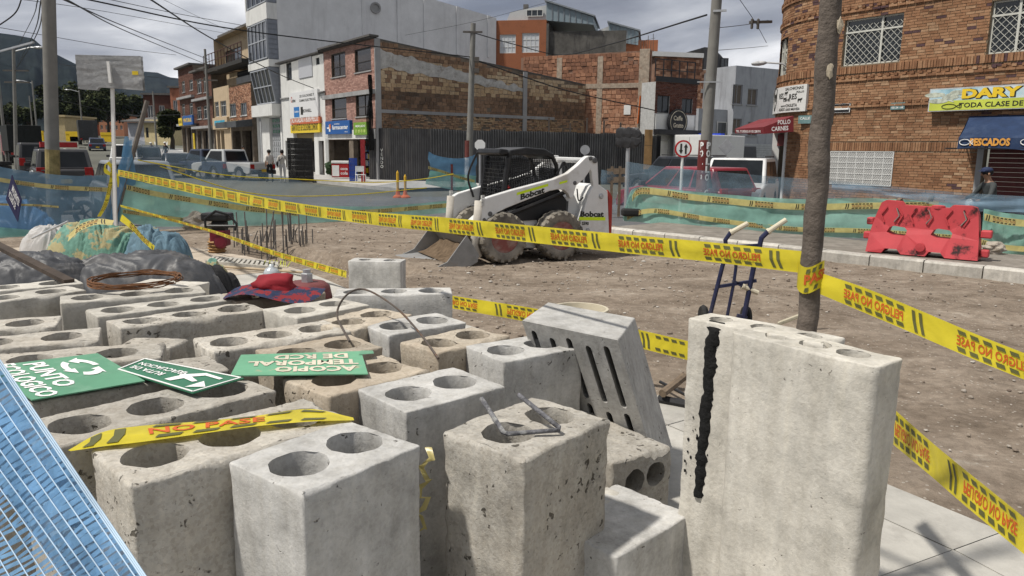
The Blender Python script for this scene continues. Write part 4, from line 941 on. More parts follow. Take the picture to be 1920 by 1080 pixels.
def bay(z0, z1, yt, yb, cols, rows, nm='glazed_bay'):
 a, b = R2(467, 527, 120, 140)[:2]; a = x0 + .15; b = -.05; xg = a + (b - a) * .74
 xg = b
 mb = MB()
 mb.hexa([(a, yb, z0), (b, yb, z0), (b, 0, z0), (a, 0, z0), (a, yt, z1), (b, yt, z1), (b, 0, z1), (a, 0, z1)])
 by = mb.build(nm, BLUEG, tb)
 f = lambda x, z, d: (x, yb + (yt - yb) * (z - z0) / (z1 - z0) - d, z)
 p = MB(); x1_, x2_ = a + .3, b - .12; p.add([f(x1_, z0 + .1, .02), f(x2_, z0 + .1, .02), f(x2_, z1 - .1, .02), f(x1_, z1 - .1, .02)], [(0, 1, 2, 3)]); p.build('pane', GL('bay_glass', (.02, .024, .03), .06), by)
 m2 = MB()
 for k in range(cols + 1): x = x1_ + (x2_ - x1_) * k / cols; m2.bar(f(x, z0 + .1, .04), f(x, z1 - .1, .04), .07)
 for k in range(rows + 1): z = z0 + .1 + (z1 - z0 - .2) * k / rows; m2.bar(f(x1_, z, .04), f(x2_, z, .04), .07)
 m2.build('mullion', M('alu_frame', (.36, .38, .41), rough=.4, var=.05), by)
 m3 = MB(); n = int((z1 - z0) / .3)
 for k in range(n):
  z = z0 + (z1 - z0) * (k + .5) / n; yy_ = yb + (yt - yb) * (z - z0) / (z1 - z0); m3.box(b + .002, b + .03, yy_ + .03, -.02, z - .13, z + .13)
 m3.build('tile', BLUEG, by)
zA, zB = R2(478, 515, 198, 217, -.6)[3], R2(478, 515, 198, 217, -.6)[2]
z2a, z2b = R2(470, 512, 135, 198, -.6)[3], zA
z1a, z1b = R2(470, 512, 50, 121, -.6)[3], R2(470, 512, 50, 121, -.6)[2]
mb = MB(); mb.box(x0, .0, -.66, -.002, zB - .1, zA - .02); mb.box(x0, 0, -.74, -.002, z2a + .02, z1b - .02); mb.box(x0, 0, -.74, -.002, z1a + .02, z1a + 1.1)
mb.box(x0 - .05, x0 + .14, -.74, -.002, z1a + 1.12, 15.3); mb.build('floor_band', WALLW, tb)
bay(zA, z2a, -.70, -.25, 5, 2); bay(z1b, z1a, -.72, -.72, 5, 2)
bay(z1a + 1.12, 15.2, -.66, -.66, 4, 2)
# ---------------------------------------------------------------- brick row further up the street
def RR(ox, xl_, xr_, yt, yb, y=0.0):
 a = rect(fr, xl_, xr_, yt, yb, y); return (a[0] - ox, a[1] - ox, a[2], a[3])
FRW = M('window_frame_white', (.55, .55, .53), rough=.5, var=.06)
DKF = BLACK
xo = fr.pxu(472, 200); g0 = gz(*st(27))
b1 = thing('brick_tower_building', 'brick shop building with a black roofed beige tower and railed terrace on top', 'building', fr.w(xo, 0, 0), fr.rz)
x0 = RR(xo, 429, 472, 162, 240)[0]; zt = RR(xo, 429, 472, 165, 240)[3]
ops = [RR(xo, 431, 443, 196, 219), RR(xo, 451, 463, 194, 217)]
zs_ = RR(xo, 429, 472, 244, 250)[3]
so = [(x0 + .3, x0 + (0 - x0) * .45, g0, zs_ - .1), (x0 + (0 - x0) * .52, -.4, g0, zs_ - .1)]
mb = MB(); wall(mb, x0, 0, 0, zt, ops + so, 0, .25); shell(mb, x0, 0, 12, 0, zt); mb.build('wall', MORTAR, b1)
brick_mesh(bricks(ID3, x0, 0, zs_ + .5, zt, .28, .09, .014, .012, ops, seed=11), 'brick', ORANGE, b1)
for o in ops: window(b1, o, 3, 1, FRW, GLASS, .06, sill=FRW, back=(CURTW, .1))
for o in so: m_ = MB(); m_.box(o[0], o[1], 1.5, 1.6, o[2], o[3]); m_.build('doorway', DARKIN, b1)
mb = MB(); mb.hexa([(x0, -1.3, zs_ + .1), (0, -1.3, zs_ + .1), (0, -.02, zs_ + .2), (x0, -.02, zs_ + .2), (x0, -1.3, zs_ + .55), (0, -1.3, zs_ + .55), (0, -.02, zs_ + .75), (x0, -.02, zs_ + .75)]); mb.build('canopy', M('canopy_grey', (.07, .075, .08)), b1)
s = RR(xo, 432, 446, 227, 237, -.05); sb = sign_board(b1, s, YELP, -.1, .08); letters(sb, [('COMPRO', (s[0] + s[1]) / 2, s[2] + (s[3] - s[2]) * .55, .25, (s[1] - s[0]) * .8), ('Café', (s[0] + s[1]) / 2, s[2] + .1, .25, (s[1] - s[0]) * .6)], BLACKINK, -.106)
tA = RR(xo, 400, 470, 75, 131); tx0 = RR(xo, 400, 428, 165, 188)[0]; bz = RR(xo, 400, 426, 166, 190)
low = RR(xo, 400, 426, 190, 244)
w4 = [RR(xo, 400, 411, 192, 220), RR(xo, 413, 425, 190, 219)]; w4[0] = (tx0 + .15,) + w4[0][1:]
door2 = [(tx0 + .4 + k * 1.4, tx0 + 1.5 + k * 1.4, g0, zs_) for k in range(2)]
mb = MB(); wall(mb, tx0, x0 - .01, 0, bz[3] - .02, w4 + door2, -.02, .25); shell(mb, tx0, x0 - .01, 12, 0, bz[3] - .02)
mb.build('beige_wall', BEIGEW, b1)
for o in w4: window(b1, o, 3, 2, FRW, GLASS, .06, zs=[.7], back=(CURTW, .1))
for o in door2: m_ = MB(); m_.box(o[0], o[1], .3, .36, o[2], o[3]); m_.build('doorway', DARKIN, b1)
s = RR(xo, 399, 427, 222, 243, -.2); sb = sign_board(b1, s, BEIGEW, -.25, .2); m_ = MB(); ww = s[1] - s[0]; m_.box(s[0] + ww * .15, s[0] + ww * .85, -.26, -.25, s[2] + .3, s[3] - .25); bp_ = m_.build('blue_print', M('turquoise_print', (.04, .30, .45), var=.4, scale=2), sb)
letters(sb, [('FERRETERIA', (s[0] + s[1]) / 2, s[3] - .65, .22, ww * .5)], YELOWINK if 0 else YELLOWINK, -.265)
tz0, tz1 = tA[2], tA[3]
opt = [RR(xo, 404, 434, 96, 118), RR(xo, 447, 460, 92, 130)]
opt[1] = (opt[1][0], opt[1][1], tz0 + .05, opt[1][3])
mb = MB(); wall(mb, tA[0], -.02, tz0, tz1, opt, .8, .2); shell(mb, tA[0], -.02, 9, tz0, tz1)
mb.quad((tA[0], .8, tz0), (-.02, .8, tz0), (-.02, 9, tz0), (tA[0], 9, tz0)); mb.build('tower_wall', BEIGEW, b1)
window(b1, opt[0], 2, 1, DKF, GLASS, .86); window(b1, opt[1], 1, 1, DKF, GLASS, .86)
mb = MB(); mb.box(tA[0] - .2, .02, .4, 9.2, tz1 + .005, tz1 + .4); mb.build('roof', ROOFT, b1)
mb = MB(); xx0 = RR(xo, 393, 450, 105, 132)[0]; mb.box(xx0, -.02, -.6, .79, tz0 - .32, tz0 - .02); mb.build('terrace_slab', M('dark_slab', (.035, .033, .03)), b1)
mb = MB()
for k in range(13): x = xx0 + (-.1 - xx0) * k / 12; mb.bar((x, -.55, tz0), (x, -.55, tz0 + 1.25), .05)
for z in (.6, 1.22): mb.bar((xx0, -.55, tz0 + z), (-.1, -.55, tz0 + z), .05)
mb.build('railing', M('rust_rail', (.07, .03, .025), var=.3), b1)
mb = MB(); mb.box(tx0 + .1, -.02, 1.2, 9, bz[3], tz0 - .34); mb.build('loggia_wall', BEIGEW, b1)
m_ = MB(); a_ = RR(xo, 420, 460, 138, 162); m_.box(a_[0], -.2, 1.12, 1.19, bz[3] + .2, tz0 - .4); m_.build('loggia_opening', DARKIN, b1)
m_ = MB(); a_ = RR(xo, 436, 462, 146, 158); m_.box(a_[0], -.1, .3, .36, a_[2], a_[3]); m_.build('parapet', PLASTER, b1)
def old_house(nm, label, xl_, xr_, yt, mat, wins, sh_y, seed, signs=(), rows=1):
 xo = fr.pxu(xr_, 200); b = thing(nm, label, 'building', fr.w(xo - .015, 0, 0), fr.rz)
 x0 = fr.pxu(xl_, 200) - xo; zt = RR(xo, xl_, xr_, yt, 240)[3]; gs = fr.w(xo + x0 / 2, 0, 0); g = gz(gs.x, gs.y)
 ops = [RR(xo, *w) for w in wins]; zsh = RR(xo, xl_, xr_, sh_y, 250)[3]
 n = 3; dw = (-x0) / n; so = [(x0 + dw * k + .2, x0 + dw * (k + 1) - .2, g, zsh - .15) for k in range(n)]
 mb = MB(); wall(mb, x0, 0, 0, zt, ops + so, 0, .25); shell(mb, x0, 0, 12, 0, zt); mb.build('wall', MORTAR, b)
 brick_mesh(bricks(ID3, x0, 0, zsh, zt, .28, .09, .014, .012, ops, seed=seed), 'brick', mat, b)
 for o in ops: window(b, o, 2, 2, FRW, GLASS, .06, zs=[.72], sill=PLASTER, back=(CURTW, .05))
 for k, o in enumerate(so): m_ = MB(); m_.box(o[0], o[1], .3, .36, o[2], o[3]); m_.build('doorway', DARKIN if k % 2 else M('shop_dark2', (.12, .11, .1), var=.6, scale=2), b)
 mb = MB(); mb.box(x0 - .1, .1, -.5, -.02, zsh + .02, zsh + .25); z2 = (ops[0][2] + ops[-1][3]) / 2; mb.box(x0, 0, -.35, -.02, z2 - .1, z2 + .12); mb.build('ledge', PLASTER, b)
 mb = MB(); mb.box(x0 - .1, .05, -.4, 12, zt + .003, zt + .18); mb.build('roof', ROOFT, b)
 for (q, mt, txt) in signs:
  s = RR(xo, *q, -.4); sb = sign_board(b, s, mt, -.6, .15)
  letters(sb, [(txt, (s[0] + s[1]) / 2, s[2] + (s[3] - s[2]) * .3, (s[3] - s[2]) * .4, (s[1] - s[0]) * .8)], YELLOWINK if mt is not YELP else BLACKINK, -.606)
 return b
old_house('brown_brick_house', 'dark red brick house with four pale barred windows beside the beige balcony', 366, 399, 137, REDB, [(369, 378, 149, 176), (381, 390, 146, 174), (369, 378, 201, 224), (381, 391, 199, 223)], 243, 21)
old_house('narrow_red_house', 'narrow red brick house at the far end of the row with a blue shop sign', 338, 366, 130, REDB, [(341, 347, 153, 174), (355, 362, 150, 170), (341, 347, 196, 219), (355, 362, 194, 216)], 238, 22, [((346, 365, 218, 235), BLUEP, 'PINTURAS'), ((338, 345, 222, 236), YELP, 'LAVA')])
p = fr.w(fr.pxu(364, 265, -.6), -.6, 0); sgn = thing('key_shop_sign', 'tall narrow yellow sign reading LLAVES in front of the red brick row', 'sign', p, fr.rz)
zb_, zt_ = fr.pxz(364, 280, -.6), fr.pxz(364, 250, -.6); mb = MB(); mb.box(-.25, .25, -.04, .04, zb_, zt_); mb.bar((0, 0, gz(p.x, p.y)), (0, 0, zb_), .05); mb.build('panel', YELP, sgn)
mb = MB(); hh = (zt_ - zb_) / 7
for k, ch in enumerate('LLAVES'): put_text(mb, ch, lambda u, v: (u, -.045, v), 0, zt_ - hh * (k + 1.1), hh * .75)
mb.build('lettering', BLACKINK, sgn)
# ---------------------------------------------------------------- far end of the street
FY = Frame(atd(310, 265, 108), math.radians(-25)); gy = gz(0, 108)
yh = thing('yellow_corner_house', 'small yellow house with a mural wall at the bend of the street', 'building', (FY.o.x, FY.o.y, 0), FY.rz)
def ry_(xl_, xr_, yt, yb): return rect(FY, xl_, xr_, yt, yb)
a = ry_(266, 322, 190, 268); ops = [ry_(297, 314, 207, 222), ry_(270, 276, 205, 224)]
mb = MB(); wall(mb, a[0], a[1], gy - 1, a[3], ops, 0, .3); shell(mb, a[0], a[1], 8, gy - 1, a[3]); mb.build('wall', M('cream_wall', (.50, .42, .24), stain=rgb(.2, .17, .1)), yh)
for o in ops: window(yh, o, 2, 1, BLACK, GLASS, .1, .1)
mb = MB(); b_ = ry_(233, 266, 196, 232); mb.box(b_[0], a[0] - .02, .3, 8, gy - 1, b_[3]); mb.build('shed', M('shed_metal', (.40, .41, .45), stain=rgb(.2, .2, .22), streak=True, scale=3), yh)
mb = MB()
for k in range(14): x = b_[0] + (a[0] - b_[0]) * k / 14; mb.box(x, x + .2, .2, .29, gy + 3, b_[3])
mb.build('metal_sheet', M('shed_metal', (.4, .4, .45)), yh)
mb = MB(); mb.hexa([(b_[0] - .3, -.6, a[3] - .3), (a[1] + .4, -.6, a[3] - .6), (a[1] + .4, 8, a[3] + .8), (b_[0] - .3, 8, a[3] + .8), (b_[0] - .3, -.6, a[3] - .1), (a[1] + .4, -.6, a[3] - .4), (a[1] + .4, 8, a[3] + 1), (b_[0] - .3, 8, a[3] + 1)]); mb.build('roof', ROOFT, yh)
m_ = MB(); q = ry_(274, 327, 238, 268); m_.box(q[0], q[1], -.5, -.3, gy - 1, q[3]); mu = m_.build('mural_wall', M('mural_green', (.05, .14, .10), var=.5, scale=.8, stain=rgb(.35, .16, .10), stain_amt=.9, stain_scale=.35), yh)
m_ = MB(); cx, cz = (q[0] + q[1]) / 2 + .6, (q[2] + q[3]) / 2 + .4
for sx, sz in ((-1, 1), (1, 1), (-1, -1), (1, -1)): m_.quad((cx, -.52, cz), (cx + sx * 1.2, -.52, cz + sz * .5), (cx + sx * 1.4, -.52, cz + sz * 1.3), (cx + sx * .3, -.52, cz + sz * .5))
m_.build('mural_print', WHITEINK, mu)
FB = Frame(atd(200, 262, 165), math.radians(-8)); gb = gz(0, 165)
def far_block(nm, label, Y, xl_, xr_, yt, yb, mat, wins=0, cat='building', rows=1, roof=ROOFT):
 f = Frame(Vector((0, Y, 0)), 0.0); a = rect(f, xl_, xr_, yt, yb); g = gz(0, Y)
 b = thing(nm, label, cat, ((a[0] + a[1]) / 2, Y, 0)); x0, x1 = a[0] - (a[0] + a[1]) / 2, a[1] - (a[0] + a[1]) / 2
 zb = min(a[2], g) - .5; ops = []
 for r in range(rows):
  for k in range(wins):
   w = (x1 - x0) / wins; zz0 = g + 1 + (a[3] - g - 1) * r / rows; ops.append((x0 + w * (k + .25), x0 + w * (k + .75), zz0 + .3, zz0 + (a[3] - g - 1) / rows * .75))
 mb = MB(); wall(mb, x0, x1, zb, a[3], ops, 0, .3); shell(mb, x0, x1, 9, zb, a[3]); mb.build('wall', mat, b)
 for o in ops: window(b, o, 2, 1, FRW, GLASS, .15, .12)
 m_ = MB(); m_.box(x0 - .3, x1 + .3, -.3, 9.2, a[3] + .01, a[3] + .3); m_.build('roof', roof, b); return b
SAL = M('salmon_wall', (.42, .19, .11), var=.1, scale=.5)
far_block('salmon_building', 'low salmon coloured building behind the trees at the end of the street', 158, 128, 156, 232, 258, SAL, 3)
far_block('salmon_building', 'salmon coloured building with small windows behind the dark truck', 160, 184, 232, 216, 260, SAL, 5, rows=2)
far_block('brick_back_house', 'brown brick house rising behind the small yellow house', 122, 268, 337, 178, 262, REDB, 3)
far_block('tin_attic', 'rusty tin attic on the skyline left of the brick row', 118, 318, 338, 165, 262, M('tin_attic', (.30, .12, .07), var=.4, scale=1), 1)
mon = far_block('stone_monument', 'plain yellowish stone block monument among the trees', 125, 104, 122, 219, 252, M('monument_stone', (.42, .34, .19), stain=rgb(.25, .2, .12)), 0, 'monument', roof=M('monument_stone', (.4, .3, .2)))
YB = M('yellow_barrier', (.62, .42, .02), var=.2)
for k, (xl_, xr_, yt, yb) in enumerate([(62, 80, 245, 250), (88, 104, 246, 251), (122, 150, 247, 251), (130, 152, 252, 256), (188, 210, 249, 253)]):
 f = Frame(Vector((0, 120, 0)), 0.0); a = rect(f, xl_, xr_, yt, yb); m_ = MB(); m_.box(0, a[1] - a[0], 0, .3, 0, max(.4, a[3] - a[2]))
 m_.box(0, a[1] - a[0], .05, .25, min(-.1, gz(0, 120) - a[2]), 0.0)
 o = m_.build('yellow_bench_wall', YB); o.location = (a[0], 120, a[2]); tag(o, 'low yellow painted wall at the far junction', 'low wall', 'yellow walls at the junction')
# ---------------------------------------------------------------- orange block of flats with metal attics behind
FO = Frame(Vector((-3.2, 66, 0)), math.radians(-10))
ob = thing('orange_brick_flats', 'orange brick block of flats with white windows and grey blue metal attics', 'building', FO.o, FO.rz)
a = rect(FO, 893, 1024, 42, 110); xk = a[1]; zt = FO.pxz(960, 38)
ops = [rect(FO, 900, 929, 67, 95), rect(FO, 937, 967, 65, 100), rect(FO, 979, 1011, 62, 99)]
mb = MB(); wall(mb, a[0], xk, 0, zt, ops, 0, .2); shell(mb, a[0], xk, 10, 0, zt); mb.build('wall', M('orange_fine_brick', (.27, .098, .045), var=.14, scale=14, stain=rgb(.15, .06, .03), stain_amt=.4, bump=.2), ob)
for o in ops: window(ob, o, 4, 3, FRW, M('white_blind', (.52, .54, .56), var=.06, rough=.4), .05, .06)
mb = MB(); mb.box(xk + .01, xk + 6.6, .3, .6, 0, zt - .9); mb.box(xk, xk + .2, .0, 10, 0, zt - .3); mb.build('side_wall', M('sooty_plaster', (.085, .08, .072), var=.5, scale=1, stain=rgb(.02, .02, .02), stain_amt=.7, streak=True), ob)
AT = M('blue_grey_sheet', (.20, .255, .285), rough=.5, var=.07, scale=.6, stain=rgb(.15, .18, .2), stain_amt=.4)
def attic(x0, x1, zb, zt0, zt1, y0, xf):
 m_ = MB(); m_.hexa([(x0, y0, zb), (x1, y0, zb - .4), (x1, y0 + 6, zb - .4), (x0, y0 + 6, zb), (x0, y0, zt0), (x1, y0, zt1), (x1, y0 + 6, zt1), (x0, y0 + 6, zt0)])
 o = m_.build('attic', AT, ob); m_ = MB(); n = 8
 for k in range(1, n): x = x0 + (x1 - x0) * k / n; m_.bar((x, y0 - .03, zb - .4 * k / n), (x, y0 - .03, zt0 + (zt1 - zt0) * k / n), .06)
 m_.hexa([(x0 - .15, y0 - .2, zt0), (x1 + .15, y0 - .2, zt1), (x1 + .15, y0 + 6.2, zt1), (x0 - .15, y0 + 6.2, zt0), (x0 - .15, y0 - .2, zt0 + .12), (x1 + .15, y0 - .2, zt1 + .12), (x1 + .15, y0 + 6.2, zt1 + .12), (x0 - .15, y0 + 6.2, zt0 + .12)]); m_.build('seam', M('seam_grey', (.2, .22, .24)), o)
 m_ = MB(); m_.hexa([(xf, y0 + .3, zb), (x0 - .02, y0 + .3, zb), (x0 - .02, y0 + 5, zb), (xf, y0 + 5, zb), (xf + (x0 - xf) * .1, y0 + .3, zb + (zt0 - zb) * .5), (x0 - .02, y0 + .3, zt0 - .25), (x0 - .02, y0 + 5, zt0 - .25), (xf + (x0 - xf) * .1, y0 + 5, zb + (zt0 - zb) * .5)]); fr_ = m_.build('attic_front', M('attic_pale', (.46, .47, .47), var=.06), ob)
 window(fr_, (x0 - (x0 - xf) * .5, x0 - .3, zb + .35, zb + (zt0 - zb) * .6), 3, 1, FRW, GLASS, y0 + .15, .06)
p0 = FO.px(1024, 38); p1 = FO.px(1024, 2); p2 = FO.px(1112, 60); p3 = FO.px(1112, 32)
attic(p0[0], p2[0], p0[1], p1[1], p3[1], 0.02, FO.px(948, 38)[0])
p0 = FO.px(1141, 76, 3); p1 = FO.px(1141, 42, 3); p2 = FO.px(1196, 95, 3); p3 = FO.px(1196, 59, 3)
attic(p0[0], p2[0], p0[1], p1[1], p3[1], 3, FO.px(1110, 76, 3)[0])
m_ = MB(); q = rect(FO, 1110, 1145, 76, 110, 3.2); m_.box(q[0], q[1] + 4, 3.2, 8, 0, q[3] - .02); m_.build('wing', M('orange_fine_brick', (.25, .1, .05)), ob)
m_ = MB(); q = FO.px(979, 12); m_.bar((q[0], 2, zt), (q[0], 2, q[1]), .1); m_.box(q[0] - .2, q[0] + .2, 1.8, 2.2, q[1] - .1, q[1] + .5); m_.build('chimney', ROOFT, ob)
# ---------------------------------------------------------------- bare orange party wall behind the hoarding
p = atd(980, 250, 52.5); FW = Frame(Vector((p.x, p.y, 0)), math.radians(-22))
ow = thing('orange_block_wall', 'high bare wall of broken orange hollow blocks behind the dark hoarding', 'wall', FW.o, FW.rz)
wx = FW.pxu(1217, 200); zt0 = FW.pxz(985, 108); zt1 = FW.pxz(1213, 94)
topf = lambda x: zt0 + (zt1 - zt0) * x / wx + .12 * noise.noise(Vector((x * 1.3, 0, 0)))
mb = MB(); mb.hexa([(-.2, .02, 0), (wx, .02, 0), (wx, .3, 0), (-.2, .3, 0), (-.2, .02, zt0), (wx, .02, zt1), (wx, .3, zt1), (-.2, .3, zt0)]); mb.build('wall', M('orange_mortar', (.22, .13, .09), var=.3, scale=2, stain=rgb(.1, .06, .045), stain_amt=.6, bump=.5, fine=15), ow)
zm = FW.pxz(1050, 163)
def tint_o(x, z, r):
 n_ = noise.noise(Vector((x * .35, z * .35, 4)))
 return min(1, max(0, (.33 if z > zm else .62) + .22 * r.uniform(-1, 1) + .45 * n_))
brick_mesh(bricks(ID3, 0, wx, .2, zm - .15, .36, .24, .022, .02, tint=tint_o, jit=1.1, seed=31, skip=.012) + bricks(ID3, 0, wx, zm + .15, 9.9, .36, .24, .022, .02, tint=tint_o, jit=1.1, top=topf, seed=32, skip=.012), 'hollow_block', ORANGE, ow)
mb = MB(); mb.box(0, wx, -.06, .02, zm - .15, zm + .15)
for px in (1048, 1124):
 x = FW.pxu(px, 180); mb.box(x - .18, x + .18, -.05, .02, 0, topf(x) - .2)
x = FW.pxu(1207, 180); mb.box(x - .35, x + .3, -.12, .02, 0, topf(x) + .1)
mb.build('concrete_tie', M('pale_rough_concrete', (.33, .27, .21), var=.35, scale=5, bump=.7, fine=9, stain=rgb(.24, .12, .07), stain_amt=.7, stain_scale=2), ow)
mb = MB(); x = FW.pxu(1213, 80)
for k in range(6): mb.tube([(x - .4 + k * .16, .1, topf(x) - .1), (x - .4 + k * .16 + random.uniform(-.05, .05), .1, topf(x) + random.uniform(.5, 1.2))], .02, 5)
mb.tube([(x - .9, .1, topf(x) + .5), (x + .5, .1, topf(x) + .75)], .015, 4); q = mb.build('starter_bar', RUST, ow); q['kind'] = 'stuff'
mb = MB(); q = FW.px(1176, 206, -.05); mb.box(q[0] - .22, q[0] + .22, -.07, -.02, q[1] - .3, q[1] + .3); mb.build('pale_plate', WHITE, ow)
mb = MB(); q0 = FW.px(1201, 180, -.15); q1 = FW.px(1196, 232, -.15); mb.tube([(q0[0], -.2, q0[1]), (q1[0], -.2, q1[1])], .05, 6); mb.build('orange_pipe', M('orange_pvc', (.55, .12, .02)), ow)
mb = MB(); mb.box(-.2, wx - .5, -.7, -.3, 0, 2.75); o = mb.build('rubble_stub', OLDBRICK, ow)
brick_mesh(bricks(lambda u, y, z: (u, -.7 + y, z), -.2, wx - .5, 2.0, 3.1, .3, .16, .02, .03, jit=1.8, top=lambda x: 2.6 + .6 * noise.noise(Vector((x * .8, 3, 0))), seed=35), 'rubble_brick', OLDBRICK, ow)
# ---------------------------------------------------------------- dark corrugated hoarding
hd = thing('hoarding', 'long hoarding of dark grey corrugated sheets on posts across the empty lot', 'hoarding', (-8.05, 42.2, 0))
HP = [Vector((-8.05, 42.2, 0)), Vector((-4.45, 40.7, 0)), Vector((8.5, 44.0, 0))]; o = HP[0]
HD = [M('hoarding_sheet', (.035, .035, .037), rough=.65, var=.35, scale=1.6, stain=rgb(.12, .11, .10), stain_amt=.6, stain_scale=1.0, streak=True, bump=.05), M('hoarding_sheet_pale', (.055, .056, .058), rough=.6, var=.3, scale=1.6, stain=rgb(.12, .115, .11), stain_amt=.5, stain_scale=1.2, streak=True, bump=.05)]
for a, b in zip(HP[:-1], HP[1:]):
 Ln = (b - a).length; d = (b - a).normalized(); n_ = Vector((d.y, -d.x, 0)); k = 0; x = 0.0
 while x < Ln - .1:
  w = min(.84, Ln - x); h = 2.92 + random.uniform(-.05, .06) - (.0 if a.x < -6 else .12 * (x / Ln) * 1.2); mb = MB(); P = []
  m = 24
  for z in (-.1, h):
   P.append([tuple(a - o + d * (x + w * j / m) + n_ * (.02 * math.sin(j * math.pi / 2) + (.012 if k % 2 else 0)) + Vector((0, 0, z + (.012 * (j / m - .5) * (k % 3 - 1))))) for j in range(m + 1)])
  mb.grid(P); q = mb.build('sheet', HD[0 if a.x < -6 or random.random() < .3 else 1], hd); x += w - .02; k += 1
mb = MB()
for px in (1029, 1069, 1100, 1132, 1163):
 q = atd(px, 250, 44.6); mb.bar((q.x + 8.05, q.y - 42.2, 0), (q.x + 8.05, q.y - 42.2, 3.6 + random.uniform(-.2, .2)), .1)
mb.build('post', RUST, hd)
q = Frame(Vector((-8.05, 42.2, 0)), math.atan2(-1.5, 3.6)); m_ = MB(); z1 = q.pxz(716, 277, -.05)
for k, ch in enumerate('VENDO'): put_text(m_, ch, lambda u, v: tuple(q.w(u, -.06, v) - q.o), q.pxu(716, 300, -.05), z1 - .22 * (k + 1), .17)
m_.build('lettering', M('faded_white', (.42, .42, .40)), hd)
mb = MB(); p = atd(1214, 290, 43.7)
for k, (w, z0, z1) in enumerate([(.42, 0, 1.1), (.45, 1.12, 2.2), (.45, 2.22, 3.1)]): mb.box(p.x - .2, p.x - .2 + w, p.y, p.y + .06, z0, z1)
tag(mb.build('plywood_strip', M('plywood', (.28, .17, .075), var=.2, stain=rgb(.1, .06, .03))), 'strip of stained plywood boards closing the right end of the hoarding', 'board')
# ---------------------------------------------------------------- cross street: cafe house, brick mass, grey flats
p = atd(1225, 260, 45.5); FC = Frame(Vector((p.x, p.y, 0)), math.radians(33))
cf = thing('cafe_building', 'small dark brick house with white panels and a round black cafe emblem', 'building', FC.o, FC.rz)
xk = FC.pxu(1305, 220); zt = FC.pxz(1232, 153); zm0 = FC.pxz(1232, 244); zm1 = FC.pxz(1232, 252); zw = FC.pxz(1232, 212)
ops = [rect(FC, 1233, 1255, 178, 211), rect(FC, 1279, 1298, 184, 212)]; d1 = [(.4, 1.3, .14, 2.5), (1.7, 2.9, .14, 2.5), (3.4, xk - .4, .14, 2.5)]
mb = MB(); wall(mb, 0, xk, 0, zt, ops + d1, 0, .2); shell(mb, 0, xk, 1.2, 0, zt); mb.build('wall', M('cafe_white', (.42, .42, .41), stain=rgb(.2, .2, .19), streak=True), cf)
brick_mesh(bricks(ID3, 0, xk, zw, zt, .25, .08, .01, .012, ops, seed=41), 'brick', BRICK('dark_red_brick', [(0, (.075, .028, .02, 1)), (1, (.15, .06, .042, 1))]), cf)
for w in ops: window(cf, w, 2, 1, BLACK, GLASS, .05, .06)
for k, w in enumerate(d1): m_ = MB(); m_.box(w[0], w[1], .1, .16, w[2], w[3]); m_.build('door', [WHITE, M('brown_door', (.06, .045, .035)), DARKIN][k], cf)
mb = MB(); mb.box(-.05, xk + .05, -.1, -.02, zt + .005, zt + .32); mb.box(-.05, xk + .05, -.45, -.02, zm0 - .25, zm0 + .05); mb.build('band', BLACK, cf)
m_ = MB(); q = rect(FC, 1229, 1252, 214, 244); m_.box(q[0], q[1], -.05, -.02, zm0 + .06, zw - .05); q = rect(FC, 1279, 1300, 217, 244); m_.box(q[0], q[1], -.05, -.02, zm0 + .06, zw - .05); m_.build('white_panel', WHITE, cf)
q = FC.px(1269, 229, -.2); m_ = MB(); m_.lathe([(0, -.08), (.78, -.08), (.78, .08), (0, .08)], (q[0], -.25, q[1]), (0, 1, 0), 28); sg = m_.build('emblem_disc', BLACK, cf)
m_ = MB()
put_text(m_, 'Caffe', lambda u, v: (u, -.345, v), q[0] - .05, q[1] + .1, .26, .75); put_text(m_, 'Gratto', lambda u, v: (u, -.345, v), q[0], q[1] - .32, .26, .85)
m_.tube([(q[0] + .66 * math.cos(t), -.34, q[1] + .66 * math.sin(t)) for t in np.linspace(0, 2 * math.pi, 28)], .02, 4); m_.build('lettering', M('cream_ink', (.55, .5, .4)), sg)
mb = MB(); q0 = FC.px(1226, 130, .3); z1 = FC.pxz(1226, 130, .3)
for k in range(6): x = .1 + (xk - .2) * k / 5; mb.bar((x, .2, zt + .3), (x, .2, zt + 1.35), .05)
for z in (.75, 1.33): mb.bar((.1, .2, zt + z), (xk - .1, .2, zt + z), .05)
mb.build('railing', BLACK, cf)
bm = thing('rough_brick_house', 'tall rough orange brick house behind the cafe with an arched glazed attic', 'building', (0, 0, 0), 0)
FM = Frame(Vector((atd(1222, 250, 58).x, 58, 0)), math.radians(12))
bm.location = FM.o; bm.rotation_euler = (0, 0, FM.rz)
x1 = FM.pxu(1372, 200); zA = FM.pxz(1222, 103); zB = FM.pxz(1372, 133)
mb = MB(); xm = FM.pxu(1315, 150); mb.box(0, xm, .02, 8, 0, zA - .1); mb.box(xm, x1, .02, 8, 0, zB); mb.build('wall', _mats['orange_mortar'], bm)
brick_mesh(bricks(ID3, 0, xm, 3, zA - .1, .36, .22, .022, .02, jit=1, seed=51) + bricks(ID3, xm, x1, 2.5, zB, .36, .22, .022, .02, jit=1, seed=52, ops=[]), 'hollow_block', ORANGE, bm)
mb = MB(); mb.box(-.3, xm, -.2, 8, zA - .08, zA + .25); mb.build('roof_edge', WHITE, bm)
mb = MB(); mb.box(x1 * .62, x1 * .62 + .5, -.1, .02, 2, zA - 1.2); mb.box(xm, x1, -.06, .02, zB - 1.7, zB - 1.4); mb.build('concrete_tie', PLASTER, bm)
q0 = FM.pxu(1318, 110, 2); q1 = FM.pxu(1372, 110, 2); zt_ = FM.pxz(1345, 90, 2); m_ = MB(); P = []
